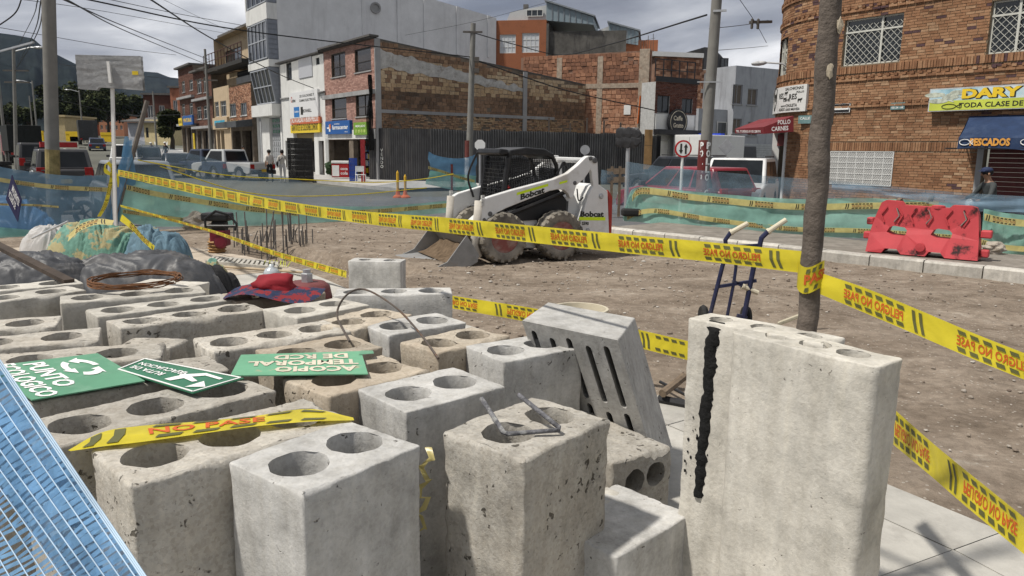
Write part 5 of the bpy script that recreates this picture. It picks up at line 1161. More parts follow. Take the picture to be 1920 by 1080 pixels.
for t in np.linspace(0, 1, 10): P.append([(q0 + (q1 - q0) * t, 1.8, zB + (zt_ - zB) * (1 - t ** 2.2)), (q0 + (q1 - q0) * t, 7, zB + (zt_ - zB) * (1 - t ** 2.2))])
m_.grid(P); n = len(P)
m_.add([p[0] for p in P] + [(q0, 1.8, zB)], [tuple(range(n)) + (n,)]); ar = m_.build('arched_roof', M('dark_roof', (.05, .05, .052), rough=.5), bm)
for k in range(2): window(ar, (q0 + .5 + k * (q1 - q0) * .36, q0 + .4 + (k + .85) * (q1 - q0) * .36, zB + .2, zB + (zt_ - zB) * (.75 if k == 0 else .6)), 2, 1, BLACK, GLASS, 1.7, .06)
FG = Frame(Vector((atd(1372, 260, 57).x, 57, 0)), math.radians(30))
gf = thing('grey_flats', 'three storey grey plastered building with barred windows down the cross street', 'building', FG.o, FG.rz)
x1 = FG.pxu(1426, 230); zt = FG.pxz(1373, 122)
ops = [rect(FG, 1375, 1392, 158, 195), rect(FG, 1403, 1420, 166, 197), rect(FG, 1375, 1390, 222, 250), rect(FG, 1403, 1420, 228, 255)]
mb = MB(); wall(mb, 0, x1 + 4, 0, zt, ops, 0, .2); shell(mb, 0, x1 + 4, 9, 0, zt); x2 = FG.pxu(1308, 250, .6)
mb.box(x2, -.02, .6, 8, 0, FG.pxz(1345, 205, .6)); mb.build('wall', M('grey_blue_plaster', (.33, .345, .37), var=.1, scale=1.5, stain=rgb(.14, .14, .15), stain_amt=.6, stain_scale=1, streak=True), gf)
for w in ops: window(gf, w, 2, 1, M('bar_grey', (.3, .3, .32)), M('brown_blind', (.13, .11, .09)), .08, .06, sill=PLASTER)
w = rect(FG, 1344, 1361, 228, 254, .6); window(gf, w, 1, 1, FRW, GLASS, .52, .06); m_ = MB(); q = rect(FG, 1333, 1372, 282, 320, -1.0)
mb = MB()
for k in range(14): mb.box(.2, x1 + 1.5, -.1, -.04, .2 + k * .17, .34 + k * .17)
mb.build('roller_shutter', M('shutter_pale', (.42, .44, .45), stain=rgb(.2, .2, .2)), gf)
# ---------------------------------------------------------------- corner brick building with the rounded end
Q = Vector((9.91, 24.56, 0)); RC = 3.5; FQ = Frame(Q, GA)
cb = thing('corner_brick_building', 'tan brick corner building with a rounded end, lattice windows and shop signs', 'building', Q, GA)
def cmap(u, y, z):                              # u along the street front; u<0 wraps round the corner
 if u >= 0: return (u, y, z)
 t = -u / RC
 if t <= math.pi / 2: r = RC - y; return (-math.sin(t) * r, RC - math.cos(t) * r, z)
 e_ = -u - RC * math.pi / 2; return (-RC + y, RC + e_, z)
XE, ZT = 13.0, 9.2
def rc(xl, xr, yt, yb): return rect(FQ, xl, xr, yt, yb)
Wa = rc(1585, 1690, 38, 124); Wb = rc(1861, 1990, 2, 101)
def curve_u(px, py):                            # u on the rounded end seen at a pixel column
 best = min(np.linspace(-5.4, 0, 300), key=lambda u: abs((lambda v: (960 + FPX * (v.dot(_ax) / v.dot(_az))))(FQ.w(*cmap(u, 0, 0)[:2], 3.5) - Vector((0, 0, H))) - px) + (0 if True else 0))
 return best
_ax = Vector((_c, 0, 0)) + Vector((0, _sp, _cp)) * _s; _az = Vector((0, _cp, -_sp))
ulim = -RC * math.radians(66)
uu = [u for u in np.linspace(0, ulim, 120)]
def cu(px):
 def X(u): v = FQ.w(*cmap(u, 0, 0)[:2], 3.5) - Vector((0, 0, H)); return 960 + FPX * v.dot(_ax) / v.dot(_az)
 return min(uu, key=lambda u: abs(X(u) - px))
zs0 = Wa[2] - .13; zsold = Wa[2] - .02
Wc = (cu(1450), cu(1470), Wa[2] - .05, Wa[3] - .15)
Gr = rc(1559, 1673, 284, 368); Gr = (Gr[0], Gr[1], max(.9, Gr[2]), Gr[3])
Sh = rc(1848, 1990, 262, 372); Sh = (Sh[0], XE - .4, .15, Sh[3])
dz_ = FQ.pxz(1500, 250)
Dr = (cu(1446) , cu(1478), .15, 2.55)
ops = [Wa, Wb, Wc, Gr, Sh, Dr]
mb = MB(); X = 0
wall(mb, 0, XE, 0, ZT, [Wa, Wb, Gr, Sh], 0, .22)
n = 14; us = sorted(set([0.0] + [-RC * math.pi / 2 * k / n for k in range(n + 1)] + [Wc[0], Wc[1], Dr[0], Dr[1]]))
for a, b in zip(us[:-1], us[1:]):
 zc = [0, ZT] + [v for o in (Wc, Dr) if o[0] <= (a + b) / 2 <= o[1] for v in o[2:4]]; zc = sorted(zc)
 for c, d in zip(zc[:-1], zc[1:]):
  if any(o[0] <= (a + b) / 2 <= o[1] and o[2] < (c + d) / 2 < o[3] for o in (Wc, Dr)): continue
  mb.quad(cmap(a, 0, c), cmap(b, 0, c), cmap(b, 0, d), cmap(a, 0, d))
mb.quad(cmap(-RC * math.pi / 2, 0, 0), cmap(-RC * math.pi / 2, 0, ZT), (-RC, 14, ZT), (-RC, 14, 0)); mb.quad((XE, 0, 0), (XE, 14, 0), (XE, 14, ZT), (XE, 0, ZT)); mb.quad((-RC, RC, ZT), (XE, RC, ZT), (XE, 14, ZT), (-RC, 14, ZT)); mb.quad((0, 0, ZT), (XE, 0, ZT), (XE, RC, ZT), (0, RC, ZT))
mb.add([cmap(u, 0, ZT) for u in us] + [(0, RC, ZT)], [tuple(range(len(us))) + (len(us),)])
mb.build('wall', M('tan_mortar', (.20, .155, .105), rough=.95, var=.25, scale=4, bump=.4, fine=30), cb)
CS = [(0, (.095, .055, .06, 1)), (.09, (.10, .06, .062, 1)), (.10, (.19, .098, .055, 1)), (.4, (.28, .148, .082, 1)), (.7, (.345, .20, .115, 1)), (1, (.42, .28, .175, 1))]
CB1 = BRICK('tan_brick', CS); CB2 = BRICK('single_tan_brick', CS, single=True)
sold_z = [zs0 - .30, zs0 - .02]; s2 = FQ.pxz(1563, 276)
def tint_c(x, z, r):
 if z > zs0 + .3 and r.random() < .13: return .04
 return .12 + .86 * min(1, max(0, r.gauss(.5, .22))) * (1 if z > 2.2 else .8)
skipb = [(-9, 99, zs0 - .16, zs0 + .10), (Gr[0] - .5, Sh[0], Gr[3] + .02, Gr[3] + .30)]
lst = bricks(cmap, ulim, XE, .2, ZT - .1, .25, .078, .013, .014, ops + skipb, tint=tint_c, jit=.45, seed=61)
def soldiers(u0, u1, z0, z1, pr, seed):
 r = random.Random(seed); out = []; u = u0
 while u < u1:
  if not any(o[0] - .05 < u < o[1] + .02 and o[2] < (z0 + z1) / 2 < o[3] for o in ops):
   p = pr * r.uniform(.6, 1.3); a, b = u, u + .062; out.append(([cmap(a, -p, z0), cmap(b, -p, z0), cmap(b, .01, z0), cmap(a, .01, z0), cmap(a, -p, z1), cmap(b, -p, z1), cmap(b, .01, z1), cmap(a, .01, z1)], .12 + .6 * r.random()))
  u += .075
 return out
lst2 = soldiers(ulim, XE, zs0 - .12, zs0 + .09, .05, 3) + soldiers(Gr[0] - .5, Sh[0] - .02, Gr[3] + .03, Gr[3] + .28, .02, 4)
def dent(z, seed, pr=.07):
 r = random.Random(seed); out = []; u = ulim
 while u < XE:
  a, b = u, u + .11; p = pr; out.append(([cmap(a, -p, z), cmap(b, -p, z), cmap(b, .01, z), cmap(a, .01, z), cmap(a, -p, z + .07), cmap(b, -p, z + .07), cmap(b, .01, z + .07), cmap(a, .01, z + .07)], .12 + .4 * r.random())); u += .24
 return out
lst2 += dent(zs0 - .26, 5) + dent(zs0 - 1.05, 6, .05) + dent(Wa[3] + .28, 7) + dent(Wa[3] + .95, 8)
for z in (zs0 - .345, zs0 - 1.14, Wa[3] + .19, Wa[3] + .86):
 lst2 += bricks(lambda u, y, zz: cmap(u, y - .045, zz), ulim, XE, z, z + .075, .25, .075, .012, .014, ops, tint=tint_c, seed=int(z * 50))
allb = lst + lst2
def bdist(p): c = FQ.w(*((Vector(p[0]) + Vector(p[5])) / 2)); return (c - Vector((0, 0, H))).length
def inview(p):
 c = FQ.w(*((Vector(p[0]) + Vector(p[5])) / 2)) - Vector((0, 0, H)); return 960 + FPX * c.dot(_ax) / c.dot(_az) < 1915 and c.dot(Vector((0, _sp, _cp))) / c.dot(_az) * FPX < 540
order = sorted(range(len(allb)), key=lambda i: bdist(allb[i][0]))
near = [i for i in order if inview(allb[i][0])][:300]; ns = set(near)
me0 = None
for i in near:
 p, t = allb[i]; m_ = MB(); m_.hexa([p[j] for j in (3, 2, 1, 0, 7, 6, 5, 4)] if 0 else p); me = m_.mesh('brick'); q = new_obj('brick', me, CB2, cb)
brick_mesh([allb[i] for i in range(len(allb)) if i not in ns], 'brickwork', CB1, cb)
LAT = M('lattice_white', (.52, .52, .47), rough=.6, var=.1)
def lattice(parent, x0, x1, z0, z1, y, step, f=ID3, r=.009):
 m_ = MB(); w, h = x1 - x0, z1 - z0; k = -h
 def clip(a, b, s):
  pts = []
  for t in np.linspace(0, 1, 2): pts.append((a[0] + (b[0] - a[0]) * t, a[1] + (b[1] - a[1]) * t))
  return pts
 c = -h
 while c < w + h:
  for s in (1, -1):
   zz = [0, h]; za = 0; zb = h
   if s == 1: za = max(0, -c); zb = min(h, w - c)
   else: za = max(0, c - w); zb = min(h, c)
   if zb - za > .03: m_.bar(f(x0 + c + s * za, y, z0 + za), f(x0 + c + s * zb, y, z0 + zb), r * 2, r)
  c += step
 q = m_.build('lattice', LAT, parent); q['kind'] = 'stuff'
for w, sp in ((Wa, .64), (Wb, .4)):
 wo = window(cb, w, 1, 1, LAT, GLASS, .1, .05); x = w[0] + (w[1] - w[0]) * sp; z = w[2] + (w[3] - w[2]) * .72
 m_ = MB(); m_.box(x - .03, x + .03, .07, .1, w[2], w[3]); m_.box(w[0], w[1], .072, .098, z - .025, z + .025); m_.build('mullion', LAT, wo)
 lattice(wo, w[0] + .05, w[1] - .05, w[2] + .05, z - .03, .085, .2); lattice(wo, w[0] + .05, w[1] - .05, z + .03, w[3] - .18, .085, .2)
um = (Wc[0] + Wc[1]) / 2
m_ = MB(); [m_.hexa([cmap(a, .06, Wc[2]), cmap(a + .05, .06, Wc[2]), cmap(a + .05, .12, Wc[2]), cmap(a, .12, Wc[2]), cmap(a, .06, Wc[3]), cmap(a + .05, .06, Wc[3]), cmap(a + .05, .12, Wc[3]), cmap(a, .12, Wc[3])]) for a in (Wc[0], um, Wc[1] - .05)]
zc = Wc[2] + (Wc[3] - Wc[2]) * .7; m_.bar(cmap(Wc[0], .09, zc), cmap(Wc[1], .09, zc), .05); wo = m_.build('window', LAT, cb)
m_ = MB(); m_.quad(cmap(Wc[0], .14, Wc[2]), cmap(Wc[1], .14, Wc[2]), cmap(Wc[1], .14, Wc[3]), cmap(Wc[0], .14, Wc[3])); m_.build('pane', GLASS, wo)
lattice(wo, Wc[0], Wc[1], Wc[2], zc, .11, .2, cmap)
m_ = MB(); m_.box(Gr[0], Gr[1], .12, .16, Gr[2], Gr[3]); gw = m_.build('grille_backing', DARKIN, cb)
m_ = MB(); N, Mz = 7, 6; cw, ch = (Gr[1] - Gr[0]) / N, (Gr[3] - Gr[2]) / Mz
for k in range(N + 1): m_.bar((Gr[0] + k * cw, -.03, Gr[2]), (Gr[0] + k * cw, -.03, Gr[3]), .022)
for k in range(Mz + 1): m_.bar((Gr[0], -.03, Gr[2] + k * ch), (Gr[1], -.03, Gr[2] + k * ch), .022)
for i in range(N):
 for j in range(Mz):
  a, b = Gr[0] + i * cw, Gr[2] + j * ch
  for t in (.25, .5, .75, 1.0, 1.25, 1.5, 1.75):
   p = (a + cw * max(0, t - 1), b + ch * min(1, t)); q = (a + cw * min(1, t), b + ch * max(0, t - 1)); m_.bar((p[0], -.025, p[1]), (q[0], -.025, q[1]), .016)
m_.build('grille', M('grille_white', (.62, .62, .6), var=.06), gw)['kind'] = 'stuff'
m_ = MB()
for k in range(22): m_.box(Sh[0] + .1, Sh[1], .1, .13, .15 + k * .125, .15 + k * .125 + .118)
m_.build('roller_shutter', M('maroon_shutter', (.085, .018, .016), rough=.6, var=.2), cb)
m_ = MB(); m_.box(Sh[0] - .16, Sh[0] - .002, -.02, .1, .15, Sh[3]); m_.build('pilaster', PLASTER, cb)
m_ = MB()
for u, t in ((Dr[0] - .13, Dr[0]), (Dr[1], Dr[1] + .13)): m_.hexa([cmap(u, -.05, .1), cmap(t, -.05, .1), cmap(t, .2, .1), cmap(u, .2, .1), cmap(u, -.05, 2.6), cmap(t, -.05, 2.6), cmap(t, .2, 2.6), cmap(u, .2, 2.6)])
m_.build('door_frame', WHITE, cb)
m_ = MB(); m_.quad(cmap(Dr[0] - .1, .5, .1), cmap(Dr[1] + .1, .5, .1), cmap(Dr[1] + .1, .5, 2.6), cmap(Dr[0] - .1, .5, 2.6)); m_.build('doorway', DARKIN, cb)
m_ = MB(); m_.hexa([cmap(Dr[0], .12, 2.1), cmap(Dr[1], .12, 2.1), cmap(Dr[1], .2, 2.1), cmap(Dr[0], .2, 2.1), cmap(Dr[0], .12, 2.5), cmap(Dr[1], .12, 2.5), cmap(Dr[1], .2, 2.5), cmap(Dr[0], .2, 2.5)]); m_.build('door_header', M('maroon_paint', (.14, .02, .02)), cb)
z0, z1 = FQ.pxz(1520, 208), FQ.pxz(1520, 157); ua, ub = ulim + .02, cu(1516)
fS = lambda u, y, z: cmap(u, y - .12, z); m_ = MB(); P = [[fS(u, 0, z0), fS(u, 0, z1)] for u in np.linspace(ua, ub, 16)]; m_.grid(P); P2 = [[fS(u, .1, z0), fS(u, .1, z1)] for u in np.linspace(ua, ub, 16)]; m_.grid(P2); m_.quad(fS(ub, 0, z0), fS(ub, .1, z0), fS(ub, .1, z1), fS(ub, 0, z1))
m_.grid([[fS(u, 0, z1), fS(u, .1, z1)] for u in np.linspace(ua, ub, 16)]); m_.grid([[fS(u, .1, z0), fS(u, 0, z0)] for u in np.linspace(ua, ub, 16)])
sg = m_.build('meat_shop_sign', M('sign_pale', (.60, .60, .58), rough=.5, var=.05), cb)
m_ = MB(); g_ = lambda u, v: fS(u, -.006, v); Wd = ub - ua; hh = z1 - z0
for s_, a, b, h_, w_ in [('SALCHICHAS', .82, .84, .1, .28), ('POLLO', .92, .70, .07, .1), ('RES', .60, .55, .2, .1), ('RES', .82, .48, .2, .12), ('CARNES', .72, .42, .1, .12), ('CHULETA', .80, .20, .11, .18), ('ASADO', .63, .07, .11, .13), ('ASADO MIGAVESIA', .82, .06, .09, .22), ('BRISKET', .66, .22, .06, .1), ('CERDO', .22, .5, .12, .12), ('LOMO', .2, .25, .1, .1), ('CHATA', .22, .75, .1, .12)]: put_text(m_, s_, g_, ua + Wd * a, z0 + hh * b, hh * h_, Wd * w_)
for a, b in ((.70, .72), (.92, .42), (.68, .5)): # small cow shapes
 cx, cz = ua + Wd * a, z0 + hh * b; m_.add([g_(cx + x * .09, cz + z * .09) for x, z in [(-1, -.1), (-.9, .6), (.7, .6), (1.3, .9), (1.2, .2), (.7, -.1), (.7, -.8), (.4, -.8), (.35, -.1), (-.5, -.1), (-.55, -.8), (-.85, -.8)]], [tuple(range(12))])
sc_ = [(-.5, .9), (0, 1.1), (.5, .9), (.5, -.2), (0, -.9), (-.5, -.2)]; cx, cz = ua + Wd * .42, z0 + hh * .52
for k in range(6):
 a, b = sc_[k], sc_[(k + 1) % 6]; m_.bar(g_(cx + a[0] * .36, cz + a[1] * .40), g_(cx + b[0] * .36, cz + b[1] * .40), .03, .01)
m_.add([g_(cx + x * .15, cz + .1 + z * .15) for x, z in [(-1, .4), (-.5, .9), (0, .5), (.5, .9), (1, .4), (.5, -.2), (.3, -1), (-.3, -1), (-.5, -.2)]], [tuple(range(9))])
m_.build('lettering', BLACKINK, sg)
AW = M('maroon_awning', (.155, .018, .022), rough=.7, var=.15, bump=.1)
aw = thing('maroon_awning', 'maroon awning lettered POLLO CARNES over the corner door', 'awning', Q, GA)
za, zb_, zc_ = FQ.pxz(1488, 216), FQ.pxz(1488, 244), FQ.pxz(1488, 216)
pL = [cmap(cu(1441) - .5, 0, 0), cmap(cu(1487), 0, 0)]; A = Vector(pL[0]); B = Vector(pL[1]); out_ = Vector((-.62, -.78, 0));
A1, B1 = A + out_ * 1.1, B + out_ * .75; zt_, zf, zbm = 2.95, 2.62, 2.32
pB = Vector((*B[:2], 0));
def V(p, z): return Vector((p.x, p.y, z))
f3 = lambda P_: Vector((FQ.o.x, FQ.o.y, 0))
def loc3(px, py, y): x, z = FQ.px(px, py, y); return Vector((x, y, z))
c = [loc3(1488, 217, -.25), loc3(1488, 247, -.25), loc3(1432, 251, -1.05), loc3(1432, 238, -1.05), loc3(1378, 250, .9), loc3(1378, 242, .9), loc3(1424, 224, .9)]
m_ = MB(); m_.add([c[0], c[1], c[2], c[3]], [(3, 2, 1, 0)]); m_.add([c[3], c[2], c[4], c[5]], [(3, 2, 1, 0)]); m_.add([c[0], c[3], c[5], c[6]], [(0, 1, 2, 3)]); m_.build('canvas', AW, aw)
fA = lambda u, v: (c[2] + (c[1] - c[2]) * u) + (c[0] - c[1]) * v + Vector((-.02, -.03, 0))
m_ = MB(); put_text(m_, 'POLLO', lambda u, v: fA(u, v * 1.0), .72, .52, .26, .42); put_text(m_, 'CARNES', lambda u, v: fA(u, v), .58, .13, .26, .56)
fB_ = lambda u, v: c[4] + (c[2] - c[4]) * u + (c[5] - c[4]) * v + Vector((-.03, -.01, 0)); put_text(m_, 'TEL 7128262-3115128191', fB_, .5, .25, .5, .85)
m_.build('lettering', WHITEINK, aw)
s = rc(1752, 1990, 168, 210); s = (s[0], XE - .3, s[2], s[3]); sb = thing('fish_shop_sign', 'long green and white sign reading DARY PESCADERIA above the blue awning', 'sign', Q, GA)
m_ = MB(); m_.box(s[0], s[1], -.24, -.03, s[2], s[3]); m_.build('case', M('alu_case', (.45, .46, .46), rough=.4), sb)
hh = s[3] - s[2]; m_ = MB(); m_.quad((s[0] + .03, -.243, s[2] + hh * .45), (s[1], -.243, s[2] + hh * .45), (s[1], -.243, s[3] - .03), (s[0] + .03, -.243, s[3] - .03)); m_.build('sky_print', M('sky_print', (.30, .50, .58), var=.3, scale=2, stain=rgb(.62, .66, .66), stain_scale=1.2, stain_amt=.9, stain_lo=.4, stain_hi=.55), sb)
m_ = MB(); m_.quad((s[0] + .03, -.243, s[2] + .02), (s[1], -.243, s[2] + .02), (s[1], -.243, s[2] + hh * .45), (s[0] + .03, -.243, s[2] + hh * .45)); m_.build('green_print', M('lime_print', (.50, .56, .08), var=.15, scale=1.5), sb)
m_ = MB(); x = rc(1812, 1830, 175, 190)[0]
put_text(m_, 'DARY PESCADERIA', lambda u, v: (u, -.252, v), x, s[2] + hh * .54, hh * .36, 4.6, bold=.05, align='l'); m_.build('lettering', YELLOWINK, sb)
m_ = MB(); put_text(m_, 'DARY PESCADERIA', lambda u, v: (u, -.248, v), x + .025, s[2] + hh * .515, hh * .38, 4.6, bold=.07, align='l'); put_text(m_, 'TODA CLASE DE PESCADOS Y MARISCOS', lambda u, v: (u, -.248, v), rc(1806, 1830, 195, 205)[0], s[2] + hh * .13, hh * .2, 3.9, align='l'); m_.build('lettering', BLACKINK, sb)
def fish(mb, cx, cz, l, h, y, n=14):
 pts = [(cx - l * .5 + l * .75 * (.5 - .5 * math.cos(t)) , cz + h * .5 * math.sin(t)) for t in np.linspace(0, math.pi, n)] ; pts += [(cx + l * .5, cz + h * .45), (cx + l * .42, cz), (cx + l * .5, cz - h * .45)] + [(cx - l * .5 + l * .75 * (.5 - .5 * math.cos(t)), cz - h * .5 * math.sin(t)) for t in np.linspace(math.pi, 0, n)][:-1]
 return pts
m_ = MB(); xx = s[0] + .3
for k, (dx, dz, l) in enumerate([(.25, .72, .75), (.65, .6, .6), (.35, .45, .7), (.8, .78, .5)]):
 p = fish(m_, s[0] + dx, s[2] + hh * dz, l, .13, 0); m_.add([(a, -.247 - .001 * k, b) for a, b in p], [tuple(range(len(p)))])
m_.build('fish_print', M('fish_print', (.45, .48, .40), var=.5, scale=9), sb)
m_ = MB(); p = fish(m_, s[0] + .62, s[2] + hh * .2, .5, .13, 0); m_.tube([(a, -.25, b) for a, b in p + p[:1]], .008, 4); m_.build('fish_outline', BLACKINK, sb)
ba = thing('blue_awning', 'navy blue awning with orange letters and white fish outlines', 'awning', Q, GA)
c0 = loc3(1818, 218, -.08); c1 = loc3(1795, 279, -1.0); z1b = c0.z; xE = XE - .2; n = 14; P = []
for i in range(6):
 t = i / 5; row = []
 for j in range(n + 1):
  u = j / n; p = c0.lerp(c1, t) if j == 0 else None; xx_ = c0.x + (c1.x - c0.x) * t + (xE - c0.x) * u
  row.append((xx_, -.08 - .92 * t, c0.z + (c1.z + .28 - c0.z) * t - .05 * math.sin(math.pi * t) + .02 * math.sin(u * 22) * t))
 P.append(row)
P.append([(q[0], q[1] - .02, q[2] - .28 + .03 * math.sin(k * 1.4) - (.05 if 5 < k < 9 else 0)) for k, q in enumerate(P[-1])])
m_ = MB(); m_.grid(P); m_.add([P[0][0], P[5][0], (P[0][0][0], -.03, P[5][0][2])], [(0, 1, 2)]); m_.build('canvas', M('navy_canvas', (.016, .034, .085), rough=.8, var=.25, scale=3, stain=rgb(.05, .07, .11), stain_amt=.5), ba)
f_ = lambda u, v: (u, -1.035, v); zb_ = P[5][0][2] - .22; m_ = MB(); put_text(m_, 'PESCADOS', f_, c1.x + .78, zb_ + .03, .17, .95, bold=.05); m_.build('lettering', M('orange_ink', (.62, .30, .06)), ba)
m_ = MB()
for dx in (.06, 1.5):
 p = fish(m_, c1.x + dx + .16, zb_ + .11, .34, .15, 0); m_.tube([(a, -1.035, b) for a, b in p + p[:1]], .011, 4)
m_.build('fish_outline', WHITEINK, ba)
m_ = MB(); m_.bar((c1.x - .3, -1.0, zb_ - .05), (xE, -1.0, zb_ - .05), .035); m_.bar((c1.x - .3, -.05, zb_ + .25), (c1.x + .1, -1, zb_ + .2), .03); m_.build('rod', BLACK, ba)
def plate(nm, label, cat, xl, xr, yt, yb, mat, draw=None, ink=WHITEINK):
 q = rc(xl, xr, yt, yb); t = thing(nm, label, cat, FQ.w(q[0], -.05, q[2]), GA); w, h = q[1] - q[0], q[3] - q[2]; m_ = MB(); m_.box(0, w, 0, .03, 0, h); m_.build('plate', mat, t)
 m_ = MB(); draw(m_, w, h); m_.build('lettering', ink, t); return t
TEAL = M('teal_plate', (.13, .22, .22), var=.2)
plate('street_plate', 'small weathered green street plate on the brick wall left of the fish shop sign', 'street plate', 1672, 1698, 193, 206, TEAL, lambda m, w, h: [put_text(m, 'CARRERA', lambda u, v: (u, -.005, v), w / 2, h * .58, h * .25, w * .7), put_text(m, 'KR 24 - 68', lambda u, v: (u, -.005, v), w / 2, h * .15, h * .28, w * .8)])
plate('street_plate', 'small green street plate beside the maroon awning, half hidden by the wooden pole', 'street plate', 1499, 1563, 217, 232, TEAL, lambda m, w, h: [put_text(m, 'CALLE', lambda u, v: (u, -.005, v), w * .2, h * .5, h * .3, w * .3), put_text(m, '72B', lambda u, v: (u, -.005, v), w * .88, h * .3, h * .5, w * .18)])
def arrow(m, w, h):
 m.add([(x * w, -.006, z * h) for x, z in [(.06, .5), (.26, .85), (.26, .66), (.94, .66), (.94, .34), (.26, .34), (.26, .15)]], [(0, 1, 6), (1, 2, 5, 6), (2, 3, 4, 5)])
 for a, b in (((.02, .04), (.98, .04)), ((.02, .96), (.98, .96)), ((.98, .04), (.98, .96))): m.bar((a[0] * w, -.004, a[1] * h), (b[0] * w, -.004, b[1] * h), .02, .006)
plate('one_way_sign', 'black one way plate with a white arrow pointing left, on the brick wall', 'sign', 1548, 1596, 196, 213, BLACK, arrow)
m_ = MB(); q = loc3(1432, 118, .6); m_.blob((0, 0, 0), .3, 1, .1, 1, sq=(1.1, .5, .28)); m_.tube([(.2, 0, .02), (.75, .3, -.05), (1.0, .5, -.25)], .03, 6)
lo_ = m_.build('street_lamp', M('lamp_grey', (.4, .4, .4), rough=.4), smooth=True); w_ = FQ.w(q.x - .2, q.y, q.z); lo_.location = w_; lo_.rotation_euler = (0, 0, GA); tag(lo_, 'small grey lamp head sticking out from the rounded corner of the brick building', 'street lamp')
# ---------------------------------------------------------------- white skid steer loader
LZ = math.radians(205); LO = Vector((.015, 12.55, .035)); FL = Frame(LO, LZ)
ld = thing('skid_steer_loader', 'white and black skid steer loader with a muddy bucket standing on the dirt', 'loader', LO, LZ)
def P(px, py, y): x, z = FL.px(px, py, y); return Vector((x, y, z - LO.z))
LW = M('loader_white', (.66, .66, .645), rough=.42, var=.05, spec=.45, bump=.04, stain=rgb(.36, .31, .26), stain_amt=.55, stain_scale=1.6)
LB = M('loader_black', (.014, .014, .015), rough=.4, var=.25, bump=.05, stain=rgb(.06, .055, .05), stain_amt=.4)
LG = M('bucket_steel', (.27, .27, .265), rough=.55, metal=.3, var=.2, stain=rgb(.22, .18, .14), stain_amt=.8, stain_scale=3)
MUD = M('mud', (.13, .095, .065), rough=1, var=.4, scale=9, bump=1.0, fine=22, spec=0)
HIV = M('hi_vis_yellow', (.62, .80, .02), rough=.4, var=.04)
def slab(mb, pts, y0, y1, yref):
 q = [P(px, py, yref) for px, py in pts]; mb.prism([(v.x, v.z) for v in q], lambda a, b: (a, y0, b), lambda a, b: (a, y1, b))
TYR = M('dusty_tyre', (.10, .092, .08), rough=.9, var=.25, scale=6, bump=.3, stain=rgb(.30, .27, .225), stain_amt=.85, stain_scale=2.2, stain_lo=.40, stain_hi=.62)
def loader_wheel(cx, y, sgn, red):
 t = MB(); w = .15
 t.lathe([(.235, -w), (.26, -w - .012), (.345, -w - .008), (.385, -w + .03), (.395, -.06), (.395, .06), (.385, w - .03), (.345, w + .008), (.26, w + .012), (.235, w), (.235, -w)], (cx, y, .42), (0, 1, 0), 36, closed=True)
 for k in range(19):
  for s_ in (-1, 1):
   a = 2 * math.pi * (k + (.5 if s_ > 0 else 0)) / 19; c_, s2 = math.cos(a), math.sin(a)
   def q(r, th, yy): return (cx + r * math.cos(a + th), y + yy, .42 + r * math.sin(a + th))
   y0, y1 = (.012, w + .018) if s_ > 0 else (-w - .018, -.012); d0, d1 = (.0, .05)
   if s_ < 0: d0, d1 = .05, 0
   t.hexa([q(.33 if abs(yy) > .1 else .38, th + dd, yy) for yy, th, dd in ((y0, -.07, d0), (y1, -.07, d1), (y1, .08, d1), (y0, .08, d0))] + [q(.385 if abs(yy) > .1 else .414, th + dd, yy) for yy, th, dd in ((y0, -.07, d0), (y1, -.07, d1), (y1, .08, d1), (y0, .08, d0))])
 wh = t.build('wheel', TYR, ld, auto=35)
 r = MB(); f = sgn; r.lathe([(.0, .06 * f), (.07, .07 * f), (.075, .03 * f), (.15, .02 * f), (.17, .07 * f), (.235, .14 * f), (.245, .14 * f)], (cx, y, .42), (0, 1, 0), 28)
 for k in range(8): a = 2 * math.pi * k / 8; r.lathe([(0, .045 * f), (.014, .045 * f), (.014, .02 * f)], (cx + .115 * math.cos(a), y, .42 + .115 * math.sin(a)), (0, 1, 0), 6)
 r.build('rim', M('rim_red', (.22, .07, .06), rough=.7, var=.2, stain=rgb(.34, .30, .25), stain_amt=.85, stain_scale=4, stain_lo=.42), wh, auto=35)
xf, xr = P(946, 498, .75).x, P(1052, 495, .75).x
for s_ in (1, -1):
 loader_wheel(xf, .62 * s_, s_, 1); loader_wheel(xr, .62 * s_, s_, 1)
mb = MB()
slab(mb, [(905, 462), (912, 420), (940, 395), (1045, 372), (1078, 360), (1096, 400), (1140, 428), (1140, 452), (1090, 462)], -.44, .44, .46); mb.build('chassis', LW, ld, bevel=.02)
mb = MB(); slab(mb, [(948, 398), (1048, 352), (1062, 372), (1060, 404), (952, 412)], .442, .47, .46); mb.build('side_panel', LB, ld)
mb = MB(); slab(mb, [(1080, 437), (1092, 400), (1103, 362), (1112, 345), (1122, 341), (1140, 354), (1143, 438)], -.66, .66, .66); hs = mb.build('engine_housing', LW, ld, bevel=.02)
mb = MB(); slab(mb, [(1140.5, 352), (1145, 358), (1149, 366), (1147, 440), (1141, 440)], -.60, .60, .60); mb.build('tailgate', M('loader_red', (.34, .035, .025), rough=.4, var=.1, stain=rgb(.3, .2, .16), stain_amt=.4), ld, bevel=.012)
mb = MB(); q = P(1127, 364, .66); mb.lathe([(0, .03), (.03, .03), (.045, .01), (.045, 0)], (q.x, .66, q.z), (0, 1, 0), 12); q = P(1102, 428, .66); mb.lathe([(0, .03), (.03, .03), (.04, 0)], (q.x, .66, q.z), (0, 1, 0), 12); mb.build('bolt', STEEL, hs)
mb = MB(); slab(mb, [(1038, 378), (1066, 373), (1064, 404), (1036, 402)], .445, .462, .46); mb.build('grille', M('grille_dark', (.08, .08, .08), var=.3, scale=90), ld)
